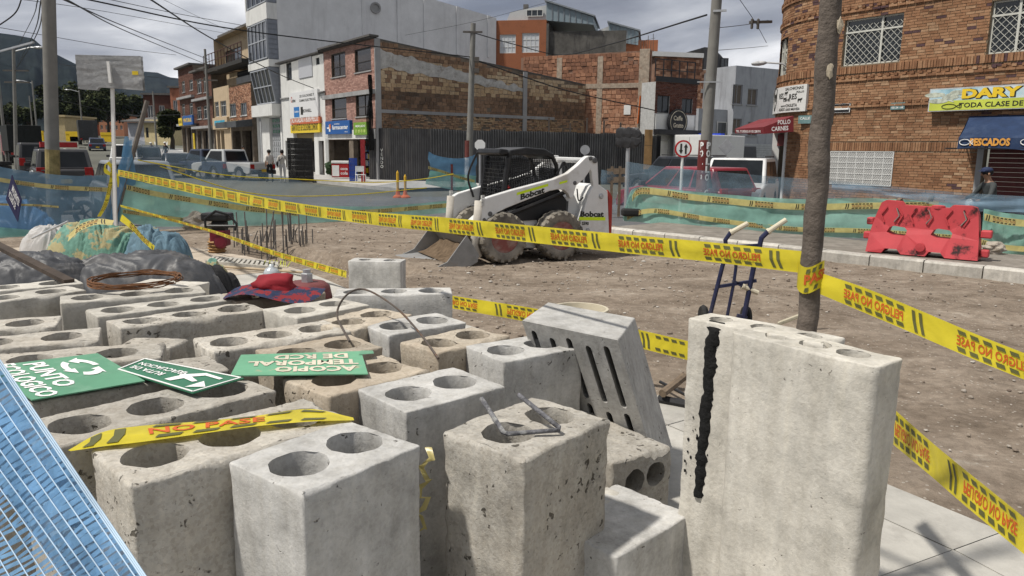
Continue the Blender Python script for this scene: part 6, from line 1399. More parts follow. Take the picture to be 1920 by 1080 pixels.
for s_ in (1, -1):
 y0, y1 = (.56, .68) if s_ > 0 else (-.68, -.56)
 mb = MB(); slab(mb, [(1098, 291), (1104, 288), (1108, 314), (1096, 331), (1081, 344), (1075, 366), (1070, 369), (1066, 360), (1058, 352), (1046, 351), (1031, 354), (975, 376), (950, 386), (932, 395), (925, 404), (914, 419), (906, 441), (893, 444), (889, 430), (897, 400), (905, 371), (914, 366), (960, 352), (1040, 331), (1064, 321), (1083, 306)], y0, y1, .68)
 am = mb.build('lift_arm', LW, ld, bevel=.014)
 mb = MB(); slab(mb, [(1099, 293), (1104, 288), (1116, 289), (1122, 296), (1124, 346), (1114, 347), (1110, 318)], y0 - .0 + (.02 if s_ > 0 else .02), y1 - .02, .68); mb.build('rear_link', LW, ld, bevel=.012)
 mb = MB()
 for px, py, r in ((1108, 293, .035), (1116, 297, .045), (1078, 339, .035), (919, 397, .04), (908, 408, .03)): q = P(px, py, .68); mb.lathe([(0, .685), (r * .6, .685), (r, .682), (r, .675)], (q.x, 0, q.z), (0, s_, 0), 14)
 mb.build('pivot_pin', M('pin_steel', (.12, .12, .12), rough=.4, metal=.5), am)
 mb = MB(); mb.tube([P(905, 372, .62) + Vector((.06, 0, 0)), P(898, 420, .62) + Vector((.03, 0, -.02)), P(888, 455, .6), P(896, 478, .6)], .075, 8)
 for v in range(len(mb.v)):
  if s_ < 0: a = mb.v[v]; mb.v[v] = (a[0], -a[1], a[2])
 mb.build('lower_arm', M('worn_white', (.45, .42, .37), var=.2, stain=rgb(.2, .16, .12), stain_amt=.8, scale=4), am, smooth=True)
 mb = MB(); a, b = P(950, 400, .5), P(1070, 352, .5); mb.tube([(a.x, .5 * s_, a.z), (b.x, .5 * s_, b.z)], .035, 8); mb.build('hydraulic_ram', LB, am)
 mb = MB()
 for k in range(3): q = P(905.5 - k * .4, 365 + k * 7, .68); mb.box(q.x - .02, q.x + .025, .70 * s_ - .045, .70 * s_ + .005, q.z - .025, q.z + .025)
 mb.build('headlight', M('lamp_glass', (.5, .5, .48), rough=.15, var=.1), am)
 if s_ > 0:
  mb = MB(); a, b = P(969, 362, .683), P(1028, 345, .683); c_, d_ = P(1028, 340, .683), P(969, 357, .683); mb.quad((a.x, .6825, a.z), (b.x, .6825, b.z), (c_.x, .6825, c_.z), (d_.x, .6825, d_.z))
  a, b = P(1049, 341.5, .683), P(1064, 337.5, .683); mb.quad((a.x, .6825, a.z), (b.x, .6825, b.z), (b.x, .6825, b.z + .035), (a.x, .6825, a.z + .035)); mb.build('reflective_stripe', HIV, am)
  a, b = P(976, 370.5, .683), P(1021, 356.5, .683); u = (b - a); mb = MB(); put_text(mb, 'Bobcat', lambda x, v: (a.x + u.x * x + .0 * v, .684, a.z + u.z * x + v), .5, .0, .085, 1.0, bold=.045); mb.build('lettering', BLACKINK, am)
mb = MB(); a, b = P(1088, 402, .662), P(1132, 402.5, .662); u = b - a; put_text(mb, 'Bobcat', lambda x, v: (a.x + u.x * x, .6635, a.z + u.z * x + v), .5, 0, .085, 1.0, bold=.045)
a2, b2 = P(1091, 417.5, .662), P(1104, 418, .662); u2 = b2 - a2; put_text(mb, 'S590', lambda x, v: (a2.x + u2.x * x, .6635, a2.z + u2.z * x + v), .5, 0, .05, 1.0, bold=.04); mb.build('lettering', BLACKINK, hs)
mb = MB(); a, b = P(1086, 409, .662), P(1135, 409.5, .662); mb.quad((a.x, .663, a.z), (b.x, .663, b.z), (b.x, .663, b.z + .055), (a.x, .663, a.z + .055)); mb.build('reflective_stripe', HIV, hs)
mb = MB(); a = P(1040, 295, .4); b = P(1098, 297, .4); mb.tube([(a.x, .45, a.z), (b.x, .45, b.z)], .045, 8); mb.tube([(a.x, -.45, a.z), (b.x, -.45, b.z)], .045, 8); mb.build('cross_tube', LW, ld)
mb = MB()
for k in range(3): mb.tube(spline([P(1043, 330 - k * 4, .5), P(1056, 300 + k * 3, .52), P(1064, 312, .55), P(1058, 330, .5)], 12), .014, 6)
mb.tube(spline([P(1082, 350, .55), P(1085, 372, .6), P(1094, 366, .64)], 8), .012, 6); mb.build('hose', LB, ld)
cb_ = MB(); yc = .43
def bars(mb, pts, y, r): mb.tube([P(px, py, .43) * 1 + Vector((0, y - .43, 0)) for px, py in pts], r, 6)
SIDE = [(940, 392), (954, 292), (962, 280), (1022, 283), (1036, 290), (1043, 306), (1046, 330), (1040, 342)]
for s_ in (1, -1): bars(cb_, SIDE + [SIDE[0]], .43 * s_, .035)
bars(cb_, [(940, 392), (954, 292)], .43, .05); bars(cb_, [(940, 392), (954, 292)], -.43, .05)
cb = cb_.build('cab_frame', LB, ld)
mb = MB(); slab(mb, [(950, 290), (955, 277), (985, 272), (1020, 275), (1036, 284), (1040, 296), (1024, 288), (966, 286)], -.47, .47, .43); q = [(951, 276), (936, 274), (933, 284), (940, 287), (952, 284)]; slab(mb, q, -.47, .47, .43); mb.build('cab_roof', LB, cb, bevel=.02)
mb = MB(); slab(mb, [(938, 394), (942, 376), (1046, 328), (1048, 346), (1040, 360)], -.45, .45, .43); mb.build('cab_sill', LB, cb)
mb = MB(); W = [(950, 382), (959, 290), (1034, 294), (1041, 332)]
q = [P(px, py, .43) for px, py in W]
for k in range(1, 19):
 t = k / 19; a = q[0].lerp(q[3], t); b = q[1].lerp(q[2], t)
 for y in (.43, -.43): mb.bar((a.x, y, a.z), (b.x, y, b.z), .010)
for k in range(1, 15):
 t = k / 15; a = q[0].lerp(q[1], t); b = q[3].lerp(q[2], t)
 for y in (.428, -.428): mb.bar((a.x, y, a.z), (b.x, y, b.z), .010)
mb.build('window_mesh', LB, cb)['kind'] = 'stuff'
mb = MB(); a, b = P(941, 388, .43), P(953, 292, .43)
for k in range(1, 13): y = -.40 + .8 * k / 13; mb.bar((a.x + .03, y, a.z), (b.x + .03, y, b.z), .010)
for k in range(1, 13): c_ = a.lerp(b, k / 13); mb.bar((c_.x + .03, -.4, c_.z), (c_.x + .03, .4, c_.z), .010)
mb.build('door_mesh', LB, cb)['kind'] = 'stuff'
mb = MB(); s0 = P(1005, 372, 0); mb.box(s0.x - .25, s0.x + .2, -.25, .25, s0.z - .25, s0.z); mb.box(s0.x - .3, s0.x - .15, -.25, .25, s0.z, s0.z + .55); mb.build('seat', LB, cb, bevel=.03)
mb = MB(); q = P(948, 353, .2); mb.lathe([(0, 0), (.03, .01), (.04, .05), (.0, .09)], (q.x, .30, q.z), (0, 0, 1), 10); mb.build('red_knob', REDP, cb); mb = MB(); mb.tube([(q.x, .3, q.z), (q.x - .05, .3, q.z - .3)], .012, 6); mb.build('lever', LB, cb)
mb = MB(); mb.tube(spline([P(938, 282, .43) + Vector((0, -.95, 0)), P(925, 330, .43) + Vector((0.04, -.98, 0)), P(932, 372, .43) + Vector((.02, -.95, 0))], 10), .018, 6); mb.build('grab_rail', LB, cb)
bk = [(797, 511), (896, 500), (899, 488), (874, 444)]; q = [P(px, py, .69) + Vector((0, 0, .06)) for px, py in bk]; tipx, tipz = q[0].x, q[0].z
prof = [(q[0].x, q[0].z), (q[1].x + .12, q[1].z), (q[1].x + .02, q[1].z + .05), (q[1].x - .01, q[1].z + .16), (q[3].x - .08, q[3].z - .12), (q[3].x, q[3].z)]
mb = MB(); inner = [(x + (.03 if i > 0 else 0), z + (.03 if i < 3 else .0)) for i, (x, z) in enumerate(prof)]
mb.grid([[(x, -.95, z), (x, .69, z)] for x, z in prof]); mb.grid([[(x, .69, z), (x, -.95, z)] for x, z in inner]); mb.grid([[(prof[-1][0], -.95, prof[-1][1]), (prof[-1][0], .69, prof[-1][1])], [(inner[-1][0], -.95, inner[-1][1] + .03), (inner[-1][0], .69, inner[-1][1] + .03)]])
bu = mb.build('bucket', LG, ld, auto=40)
for s_ in (1, -1):
 mb = MB(); poly = [(tipx - .05, tipz + .005)] + prof[1:] + [(prof[0][0] - .35, prof[0][1] + .12), (prof[0][0] - .18, prof[0][1] + .05)]
 y0, y1 = (.692, .72) if s_ > 0 else (-.98, -.952); mb.prism(poly, lambda a, b: (a, y0, b), lambda a, b: (a, y1, b)); mb.build('side_plate', LG, bu)
mb = MB(); mb.box(tipx - .02, tipx + .03, -.98, .72, tipz - .015, tipz + .02); mb.build('cutting_edge', M('shiny_edge', (.4, .4, .4), rough=.35, metal=.6, var=.2), bu)
mb = MB(); GR = []
for i in range(26):
 row = []
 for j in range(14):
  y = -.92 + 1.58 * i / 25; t = j / 13; x = prof[2][0] + .05 + t * .40; hump = .30 * (1 - t) ** 1.6 * (1 - .45 * (abs(y + .13) / .82) ** 3)
  row.append((x, y, prof[1][1] + .035 + hump + .05 * noise.noise(Vector((x * 6, y * 6, 2))) * (1 - t)))
 GR.append(row)
mb.grid(GR); mb.build('mud_load', MUD, bu, smooth=True)
mb = MB(); mb.tube([(prof[-1][0] - .02, -.9, prof[-1][1] + .0), (prof[-1][0] - .02, .65, prof[-1][1] + .0)], .05, 8); mb.tube([(prof[-1][0] - .12, -.55, prof[-1][1] - .05), (prof[-1][0] - .12, .55, prof[-1][1] - .05)], .09, 8); mb.build('coupler', MUD, bu)
cb = bpy.data.objects['corner_brick_building']
# ---------------------------------------------------------------- safety nets and warning tapes
def vplane(P0, P1):
 P0 = Vector((P0[0], P0[1], 0)); d = Vector((P1[0], P1[1], 0)) - P0; n = Vector((-d.y, d.x, 0)).normalized()
 def f(px, py):
  r = ray(px, py); c = Vector((0, 0, H)); return c + r * ((P0 - c).dot(n) / r.dot(n))
 return f
def tape_mat(name, col, tr=.35):
 m = bpy.data.materials.new(name); m.use_nodes = True; nt = m.node_tree; L = nt.links; b = nt.nodes['Principled BSDF']; b.inputs['Base Color'].default_value = col + (1,); b.inputs['Roughness'].default_value = .32; b.inputs['Specular IOR Level'].default_value = .4
 tcn = nd(nt, 'ShaderNodeTexCoord'); n = nd(nt, 'ShaderNodeTexNoise', i_Scale=7.0, i_Detail=5.0, i_Distortion=1.0); L.new(tcn.outputs['Object'], n.inputs['Vector']); c = ramp(nt, n.outputs['Fac'], [(.3, tuple(x * .82 for x in col) + (1,)), (.7, tuple(min(1, x * 1.1) for x in col) + (1,))]); L.new(c.outputs['Color'], b.inputs['Base Color'])
 bp = nd(nt, 'ShaderNodeBump', i_Strength=.25, i_Distance=.02); L.new(n.outputs['Fac'], bp.inputs['Height']); L.new(bp.outputs[0], b.inputs['Normal'])
 t = nd(nt, 'ShaderNodeBsdfTranslucent'); L.new(c.outputs['Color'], t.inputs['Color']); mx = nd(nt, 'ShaderNodeMixShader'); mx.inputs[0].default_value = tr; L.new(b.outputs[0], mx.inputs[1]); L.new(t.outputs[0], mx.inputs[2]); L.new(mx.outputs[0], nt.nodes['Material Output'].inputs['Surface']); return m
TAPE = tape_mat('yellow_tape', (.76, .64, .045)); TAPEOLD = tape_mat('faded_tape', (.62, .53, .22))
PRINT = M('tape_black', (.10, .10, .035), rough=.5, var=.15, bump=0); PRINTRED = M('tape_red', (.50, .10, .02), rough=.5, var=.1, bump=0); PRINTOLD = M('tape_old_black', (.035, .032, .022), rough=.6, var=.2, bump=0); PRINTOLDR = M('tape_old_red', (.33, .16, .06), bump=0)
def tape(name, label, top, bot, mat=TAPE, per=5.0, flipu=True, flipv=False, old=False, seg=8, phase=.3, text=True, wob=.012, off=.0025, parent=None, group=None, start=0.0, ps=1.0):
 """ribbon between two lists of 3d points, printed with the warning and its bars"""
 n = max(24, seg * (len(top) - 1)); T = spline(top, n); B = spline(bot, n); C = [(a + b) / 2 for a, b in zip(T, B)]; s = [0.0]
 for a, b in zip(C[:-1], C[1:]): s.append(s[-1] + (b - a).length)
 Ht = sum((a - b).length for a, b in zip(T, B)) / len(T)
 def pos(u, v, lift=0.0):
  u = min(max(u, 0), s[-1]); i = min(max(int(np.searchsorted(s, u)) - 1, 0), n - 1); t = (u - s[i]) / max(1e-9, s[i + 1] - s[i]); a, b = B[i].lerp(B[i + 1], t), T[i].lerp(T[i + 1], t)
  d = (C[i + 1] - C[i]).normalized(); nn = d.cross(b - a).normalized(); cam_ = Vector((0, 0, H)) - a
  if nn.dot(cam_) < 0: nn = -nn
  p = a.lerp(b, v); k = math.sin(u * 2.1 + phase * 5) * .5 + noise.noise(Vector((u * 1.8, v * 1.5, phase * 9)))
  return p + nn * (wob * k * (1 - .3 * v) + lift)
 o = T[0].copy(); mb = MB(); rows = [[pos(s[-1] * i / n, v) - o for v in (0, .2, .4, .6, .8, 1)] for i in range(n + 1)]; mb.grid(rows)
 t = mb.build(name, mat, parent, loc=o if parent is None else o - Vector(parent.location), smooth=True)
 if parent is None: tag(t, label, 'warning tape', group)
 if text:
  mr, mk = MB(), MB(); h = Ht * ps; u0 = h * start; pu = per * h
  def sub(mb_, f, a, b, c, d):
   for k in range(3): x, y = a + (b - a) * k / 3, a + (b - a) * (k + 1) / 3; mb_.quad(f(x, c), f(y, c), f(y, d), f(x, d))
  while u0 < s[-1] - .3 * h:
   f = (lambda u, v: pos(u0 + (pu - u if flipu else u), (1 - v) if flipv else v, off) - o)
   if u0 + pu * 1.0 < s[-1] + .2 * h or True:
    ok = lambda u: 0.01 < u0 + (pu - u if flipu else u) < s[-1] - .01
    x = .15 * h
    for q in range(2):
     if ok(x) and ok(x + .3 * h): mk.add([f(x, .10), f(x + .14 * h, .10), f(x + .26 * h, .5), f(x + .30 * h, .9), f(x + .16 * h, .9), f(x + .12 * h, .5)], [(0, 1, 2, 5), (5, 2, 3, 4)])
     x += .30 * h
    x = 1.05 * h
    for q in range(6):
     if ok(x) and ok(x + .4 * h):
      for v0, v1 in ((.10, .25), (.74, .89)): mk.add([f(x, v0), f(x + .32 * h, v0), f(x + .38 * h, v1), f(x + .06 * h, v1)], [(0, 1, 2, 3)])
     x += .485 * h
    if ps > 1: put_text(mr, 'NO PASE', lambda u, v: f(u, .5 + (v - .5) * .34), 1.75 * h, 0, 1.0, 1.5 * h, bold=.02)
    elif ok(1.1 * h) and ok(3.95 * h): put_text(mr, 'PELIGRO NO PASE', lambda u, v: f(u, .5 + (v - .5) * .34 / 1), 2.5 * h, 0, 1.0, 2.75 * h, bold=.02)
   u0 += pu
  if mk.v: mk.build('printed_bar', PRINTOLD if old else PRINT, t)
  if mr.v: mr.build('lettering', PRINTOLDR if old else PRINTRED, t)
 return t
NB = NET('blue_net', (.24, .35, .44), .36, dirt=(.3, .3, .28)); NBD = NET('dense_blue_net', (.15, .32, .50), .78); NG = NET('green_net', (.30, .55, .47), .90, dirt=(.44, .54, .49)); NGL = NET('pale_green_net', (.26, .56, .50), .88)
def net(parent, name, top, bot, mat, f, rows=7, n=40, fold=.05, seed=1):
 T = spline([f(*p) for p in top], n); B = spline([f(*p) for p in bot], n); o = Vector(parent.location); mb = MB(); P_ = []
 for j in range(rows + 1):
  t = j / rows; r_ = []
  for i in range(n + 1):
   p = T[i].lerp(B[i], t); k = fold * (noise.noise(Vector((i * .12 + t * 1.6, t * 2.2, seed))) + .4 * noise.noise(Vector((i * .5 + t * 3, t * 3, seed + 5)))); r_.append(p + Vector((-k * .6, -k, k * .15)) - o)
  P_.append(r_)
 mb.grid(P_); return mb.build(name, mat, parent, smooth=True)
A2 = (-8.2, 15.4)
fl1 = vplane((-14, 12.6), A2); fl2 = vplane(A2, (-1.5, 20.8)); frp = vplane((2.7, 18.15), (9.08, 13.17))
def strip_tape(par, pts, w, f, name='warning_strip', old=True, n_=None):
 a = [f(px, py - w / 2) for px, py in pts]; b = [f(px, py + w / 2) for px, py in pts]
 a = [p + (Vector((0, 0, H)) - p).normalized() * .05 for p in a]; b = [p + (Vector((0, 0, H)) - p).normalized() * .05 for p in b]
 return tape(name, None, a, b, TAPEOLD, per=7.0, flipu=False, old=True, parent=par, wob=.01, off=.004)
def stake(par, px0, py0, px1, py1, f, r, mat, name='post', z0=None):
 a, b = f(px0, py0), f(px1, py1); o = Vector(par.location)
 if z0 is not None: d = (b - a); b = a + d * ((z0 - a.z) / d.z)
 mb = MB(); mb.tube([a - o, b - o], r, 8); return mb.build(name, mat, par)
n1_ = thing('left_net_fence', 'blue see-through safety net fence on the left in front of the parked grey car', 'net fence', fl1(0, 430), 0)
net(n1_, 'blue_net', [(-60, 302), (-20, 309), (30, 318), (90, 326), (150, 330), (216, 327)], [(-60, 448), (30, 440), (90, 432), (150, 428), (214, 424)], NBD if 0 else NET('mid_blue_net', (.19, .31, .41), .72), fl1, seed=2)
net(n1_, 'green_net', [(-60, 415), (0, 424), (60, 430), (100, 436)], [(-60, 455), (0, 456), (60, 456), (100, 456)], NGL, lambda a, b: fl1(a, b) + Vector((0, -.1, 0)), 3, seed=4)
strip_tape(n1_, [(-40, 330), (0, 337), (60, 346), (120, 352), (208, 356)], 8, fl1)
strip_tape(n1_, [(-40, 380), (0, 383), (70, 385), (110, 388)], 4, fl1)
n2 = thing('long_green_net_fence', 'long green net fence with yellow strips and a drooping blue upper net', 'net fence', fl2(460, 424), 0)
net(n2, 'green_net', [(226, 331), (262, 340), (300, 349), (450, 371), (560, 384), (690, 387), (780, 382), (866, 374)], [(222, 414), (262, 421), (300, 425), (450, 424), (560, 420), (690, 412), (780, 404), (866, 396)], NG, fl2, seed=6)
net(n2, 'blue_net', [(244, 258), (330, 281), (420, 303), (500, 323), (560, 338), (620, 350), (700, 348), (800, 333), (850, 330)], [(226, 331), (300, 349), (400, 364), (470, 374), (560, 384), (620, 386), (690, 387), (800, 381), (862, 374)], NB, fl2, seed=7)
net(n2, 'gathered_net', [(243, 256), (248, 256), (252, 262)], [(214, 412), (222, 418), (232, 420)], NBD, lambda a, b: fl2(a, b) + Vector((-.05, -.1, 0)), 12, 8, .03, seed=8)
net(n2, 'gathered_net', [(238, 268), (246, 262), (252, 272)], [(217, 332), (238, 352), (258, 346)], NBD, lambda a, b: fl2(a, b) + Vector((0, -.06, 0)), 8, 10, .05, seed=9)
strip_tape(n2, [(237, 351), (300, 365), (422, 385), (473, 392), (560, 400)], 10, fl2)
strip_tape(n2, [(600, 401), (706, 396), (815, 387), (858, 383)], 8, fl2)
strip_tape(n2, [(230, 396), (300, 406), (360, 414), (400, 417)], 7, fl2)
stake(n2, 214, 300, 224, 440, lambda a, b: fl2(a, b) + Vector((0, -.12, 0)), .045, STEEL)
stake(n2, 276, 189, 240, 322, fl2, .05, M('grey_pole', (.13, .115, .10), var=.3), 'leaning_pole', 0.0)
mb = MB(); o = Vector(n2.location)
for (pts, r) in (([(258, 300), (420, 328), (560, 336), (700, 342), (790, 336), (850, 326)], .012), ([(300, 312), (470, 362), (640, 366), (800, 352)], .012)): mb.tube(spline([fl2(*p) - o for p in pts], 30), r, 5)
mb.build('yellow_cord', TAPE, n2)
n3 = thing('right_net_fence', 'green net fence with two yellow strips along the right pavement, blue net above', 'net fence', frp(1480, 440), 0)
net(n3, 'green_net', [(1168, 398), (1180, 362), (1200, 350), (1240, 353), (1320, 361), (1480, 373), (1620, 371), (1760, 379), (1835, 392)], [(1168, 412), (1175, 415), (1195, 416), (1240, 421), (1320, 429), (1480, 441), (1620, 447), (1760, 456), (1835, 462)], NG, frp, seed=12, n=60, fold=.07)
net(n3, 'green_net', [(1842, 390), (1880, 397), (1940, 405), (2000, 412)], [(1836, 462), (1880, 472), (1940, 478), (2000, 484)], NG, lambda a, b: frp(a, b) + Vector((-.1, -.2, 0)), seed=13, fold=.1)
net(n3, 'blue_net', [(1174, 303), (1240, 312), (1300, 318), (1450, 331), (1560, 338), (1680, 350), (1800, 361), (1940, 369), (2000, 372)], [(1174, 400), (1200, 352), (1300, 360), (1480, 373), (1620, 371), (1700, 375), (1835, 392), (1940, 405), (2000, 412)], NB, frp, seed=14, n=60)
net(n3, 'blue_net', [(1560, 341), (1680, 354), (1800, 366), (1940, 373)], [(1560, 355), (1680, 368), (1800, 392), (1940, 398)], NET('pale_blue_net', (.28, .42, .55), .42), lambda a, b: frp(a, b) + Vector((-.05, -.1, 0)), seed=15)
strip_tape(n3, [(1186, 372), (1200, 358), (1250, 362), (1300, 370), (1480, 387), (1620, 386), (1760, 384)], 12, frp)
strip_tape(n3, [(1176, 408), (1200, 398), (1240, 396), (1330, 411), (1480, 429), (1620, 433), (1830, 448)], 9, frp)
strip_tape(n3, [(1842, 404), (1880, 412), (1960, 420)], 13, lambda a, b: frp(a, b) + Vector((-.15, -.3, 0)))
strip_tape(n3, [(1836, 450), (1880, 460), (1960, 466)], 10, lambda a, b: frp(a, b) + Vector((-.15, -.3, 0)))
stake(n3, 1180, 243, 1174, 415, lambda a, b: frp(a, b) + Vector((0, .1, 0)), .05, STEEL)
stake(n3, 1748, 365, 1738, 400, frp, .045, WOOD, 'post', .2)
q = frp(1186, 420); mb = MB(); o = Vector(n3.location); mb.box(q.x - .28 - o.x, q.x + .18 - o.x, q.y - .15 - o.y, q.y + .15 - o.y, .16, .34); mb.build('weight_block', M('dark_rubber_block', (.02, .02, .02)), n3, bevel=.05)
fw_ = vplane((-3.6, 31), (-1.4, 32.5)); n4 = thing('far_net_screen', 'short blue and green net screen in front of the hoarding beside the concrete pole', 'net fence', fw_(835, 350), 0)
net(n4, 'blue_net', [(804, 284), (820, 292), (850, 297), (876, 295), (893, 288)], [(806, 320), (825, 322), (850, 326), (876, 328), (893, 330)], NBD, fw_, 5, 16, .12, seed=17)
net(n4, 'green_net', [(806, 320), (825, 322), (850, 326), (876, 328), (893, 330)], [(797, 345), (822, 350), (850, 356), (876, 358), (893, 360)], NGL, fw_, 5, 16, .15, seed=18)
strip_tape(n4, [(803, 314), (830, 322), (860, 332), (890, 340)], 5, fw_)
stake(n4, 847, 308, 847, 372, fw_, .05, M('red_post', (.2, .05, .04), var=.3))
n5 = thing('far_net_screen', 'blue net draped over timber boards behind the loader', 'net fence', frp(1150, 380), 0); fx = vplane((1.6, 21.5), (4.5, 21.0))
net(n5, 'blue_net', [(1128, 318), (1150, 322), (1180, 316)], [(1128, 400), (1150, 402), (1180, 404)], NB, fx, 5, 12, .15, seed=19)
mb = MB(); o = Vector(n5.location)
for y_ in (322, 338): a, b = fx(1138, y_), fx(1180, y_ - 2); mb.bar(a - o, b - o, .06, .16)
for px in (1148, 1163): a = fx(px, 312); mb.bar(a - o, Vector((a.x, a.y, 0)) - o, .07)
mb.build('timber_board', WOOD, n5)
PX, PY = 1.62, 3.99                              # wooden pole at the right
pp = at(1512, 618, 1.2)
tm = vplane((-8.05, 15.1), (pp.x, pp.y - .03))
tape('warning_tape', 'longest yellow warning tape, from the left net post past the loader to the wooden pole', [tm(*p) for p in [(222, 318), (400, 352), (600, 387), (850, 409), (1100, 433), (1300, 451), (1506, 471)]], [tm(*p) for p in [(222, 330), (400, 371), (600, 408), (850, 438), (1100, 467), (1300, 488), (1506, 512)]], start=1.4, seg=16)
pr_ = vplane((pp.x + .03, pp.y - .04), (1.42, 1.9))
tape('warning_tape', 'yellow warning tape running from the wooden pole out at the right edge, the upper one', [pr_(*p) for p in [(1536, 512), (1620, 541), (1720, 582), (1830, 628), (1960, 678)]], [pr_(*p) for p in [(1536, 552), (1620, 588), (1720, 630), (1830, 676), (1960, 728)]], phase=.8, seg=16, start=.1)
pw = vplane((1.62, 3.2), (1.42, 1.75))
tape('warning_tape', 'yellow warning tape slanting from behind the tall pale block to the lower right corner', [pw(*p) for p in [(1650, 742), (1760, 840), (1860, 925), (1990, 1030)]], [pw(*p) for p in [(1650, 810), (1760, 905), (1860, 992), (1990, 1106)]], phase=.5, seg=20, flipu=False, flipv=True, start=.55)
pl_ = vplane((-.6, 6.2), (1.75, 5.0))
tape('warning_tape', 'low yellow warning tape behind the blocks above the dirt, partly hidden', [pl_(*p) for p in [(800, 545), (860, 556), (1000, 578), (1140, 606), (1300, 642)]], [pl_(*p) for p in [(800, 572), (860, 580), (1000, 606), (1140, 638), (1300, 678)]], phase=.2, seg=16, flipu=False, flipv=True, start=.2)
pt = vplane((-7.9, 14.8), (-1.6, 8.4))
tape('warning_tape', 'thin twisted yellow tape sagging from the net post to the lone rear block', [pt(*p) for p in [(226, 384), (330, 412), (420, 438), (520, 472), (650, 508)]], [pt(*p) for p in [(226, 388), (330, 417), (420, 444), (520, 482), (650, 521)]], phase=.6, seg=14, flipu=False, start=6)
for k, (a, b) in enumerate([([(216, 306), (212, 340), (202, 380), (190, 404)], [(222, 308), (219, 340), (210, 380), (197, 404)]), ([(214, 322), (206, 313), (212, 302), (217, 310)], [(217, 330), (203, 322), (206, 306), (218, 318)]), ([(220, 322), (226, 336), (228, 350)], [(225, 320), (231, 335), (230, 350)])]):
 tm2 = lambda px, py: fl2(px, py) + Vector((0.05, -.25, 0))
 tape('tape_end', ['loose yellow tape end hanging down the left net post', 'knotted loop of yellow tape at the top of the left net post', 'short yellow tape tail right of the left net post'][k], [tm2(*p) for p in a], [tm2(*p) for p in b], text=(k == 0), old=True, phase=k, flipu=False)
# ---------------------------------------------------------------- vehicles
def paint(name, col): return M('paint_' + name, col, rough=.28, var=.06, bump=0, spec=.5, stain=rgb(.2, .19, .17), stain_amt=.15)
TAIL = M('tail_light', (.30, .015, .012), rough=.2, bump=0); HEAD = M('head_light', (.6, .62, .62), rough=.15, bump=0); PLATE = M('yellow_plate', (.60, .40, .03), var=.1, bump=0); TRIM = M('plastic_trim', (.03, .03, .032), rough=.6, var=.2)
RIMM = M('alloy_rim', (.35, .35, .36), rough=.35, metal=.6)
KINDS_ = {  # L, W, H, belt height, cabin floor rear/front x, cabin roof rear/front x (fractions of L from the rear), nose height
 'sedan': (4.4, 1.72, 1.45, .86, .10, .74, .26, .56, .74), 'hatch': (3.9, 1.68, 1.46, .88, .02, .76, .10, .54, .76), 'suv': (4.5, 1.84, 1.70, 1.0, .015, .74, .07, .58, .92),
 'pickup': (5.1, 1.82, 1.72, 1.0, .42, .80, .46, .68, .95), 'van': (4.6, 1.72, 1.95, 1.1, .01, .95, .03, .84, .95)}
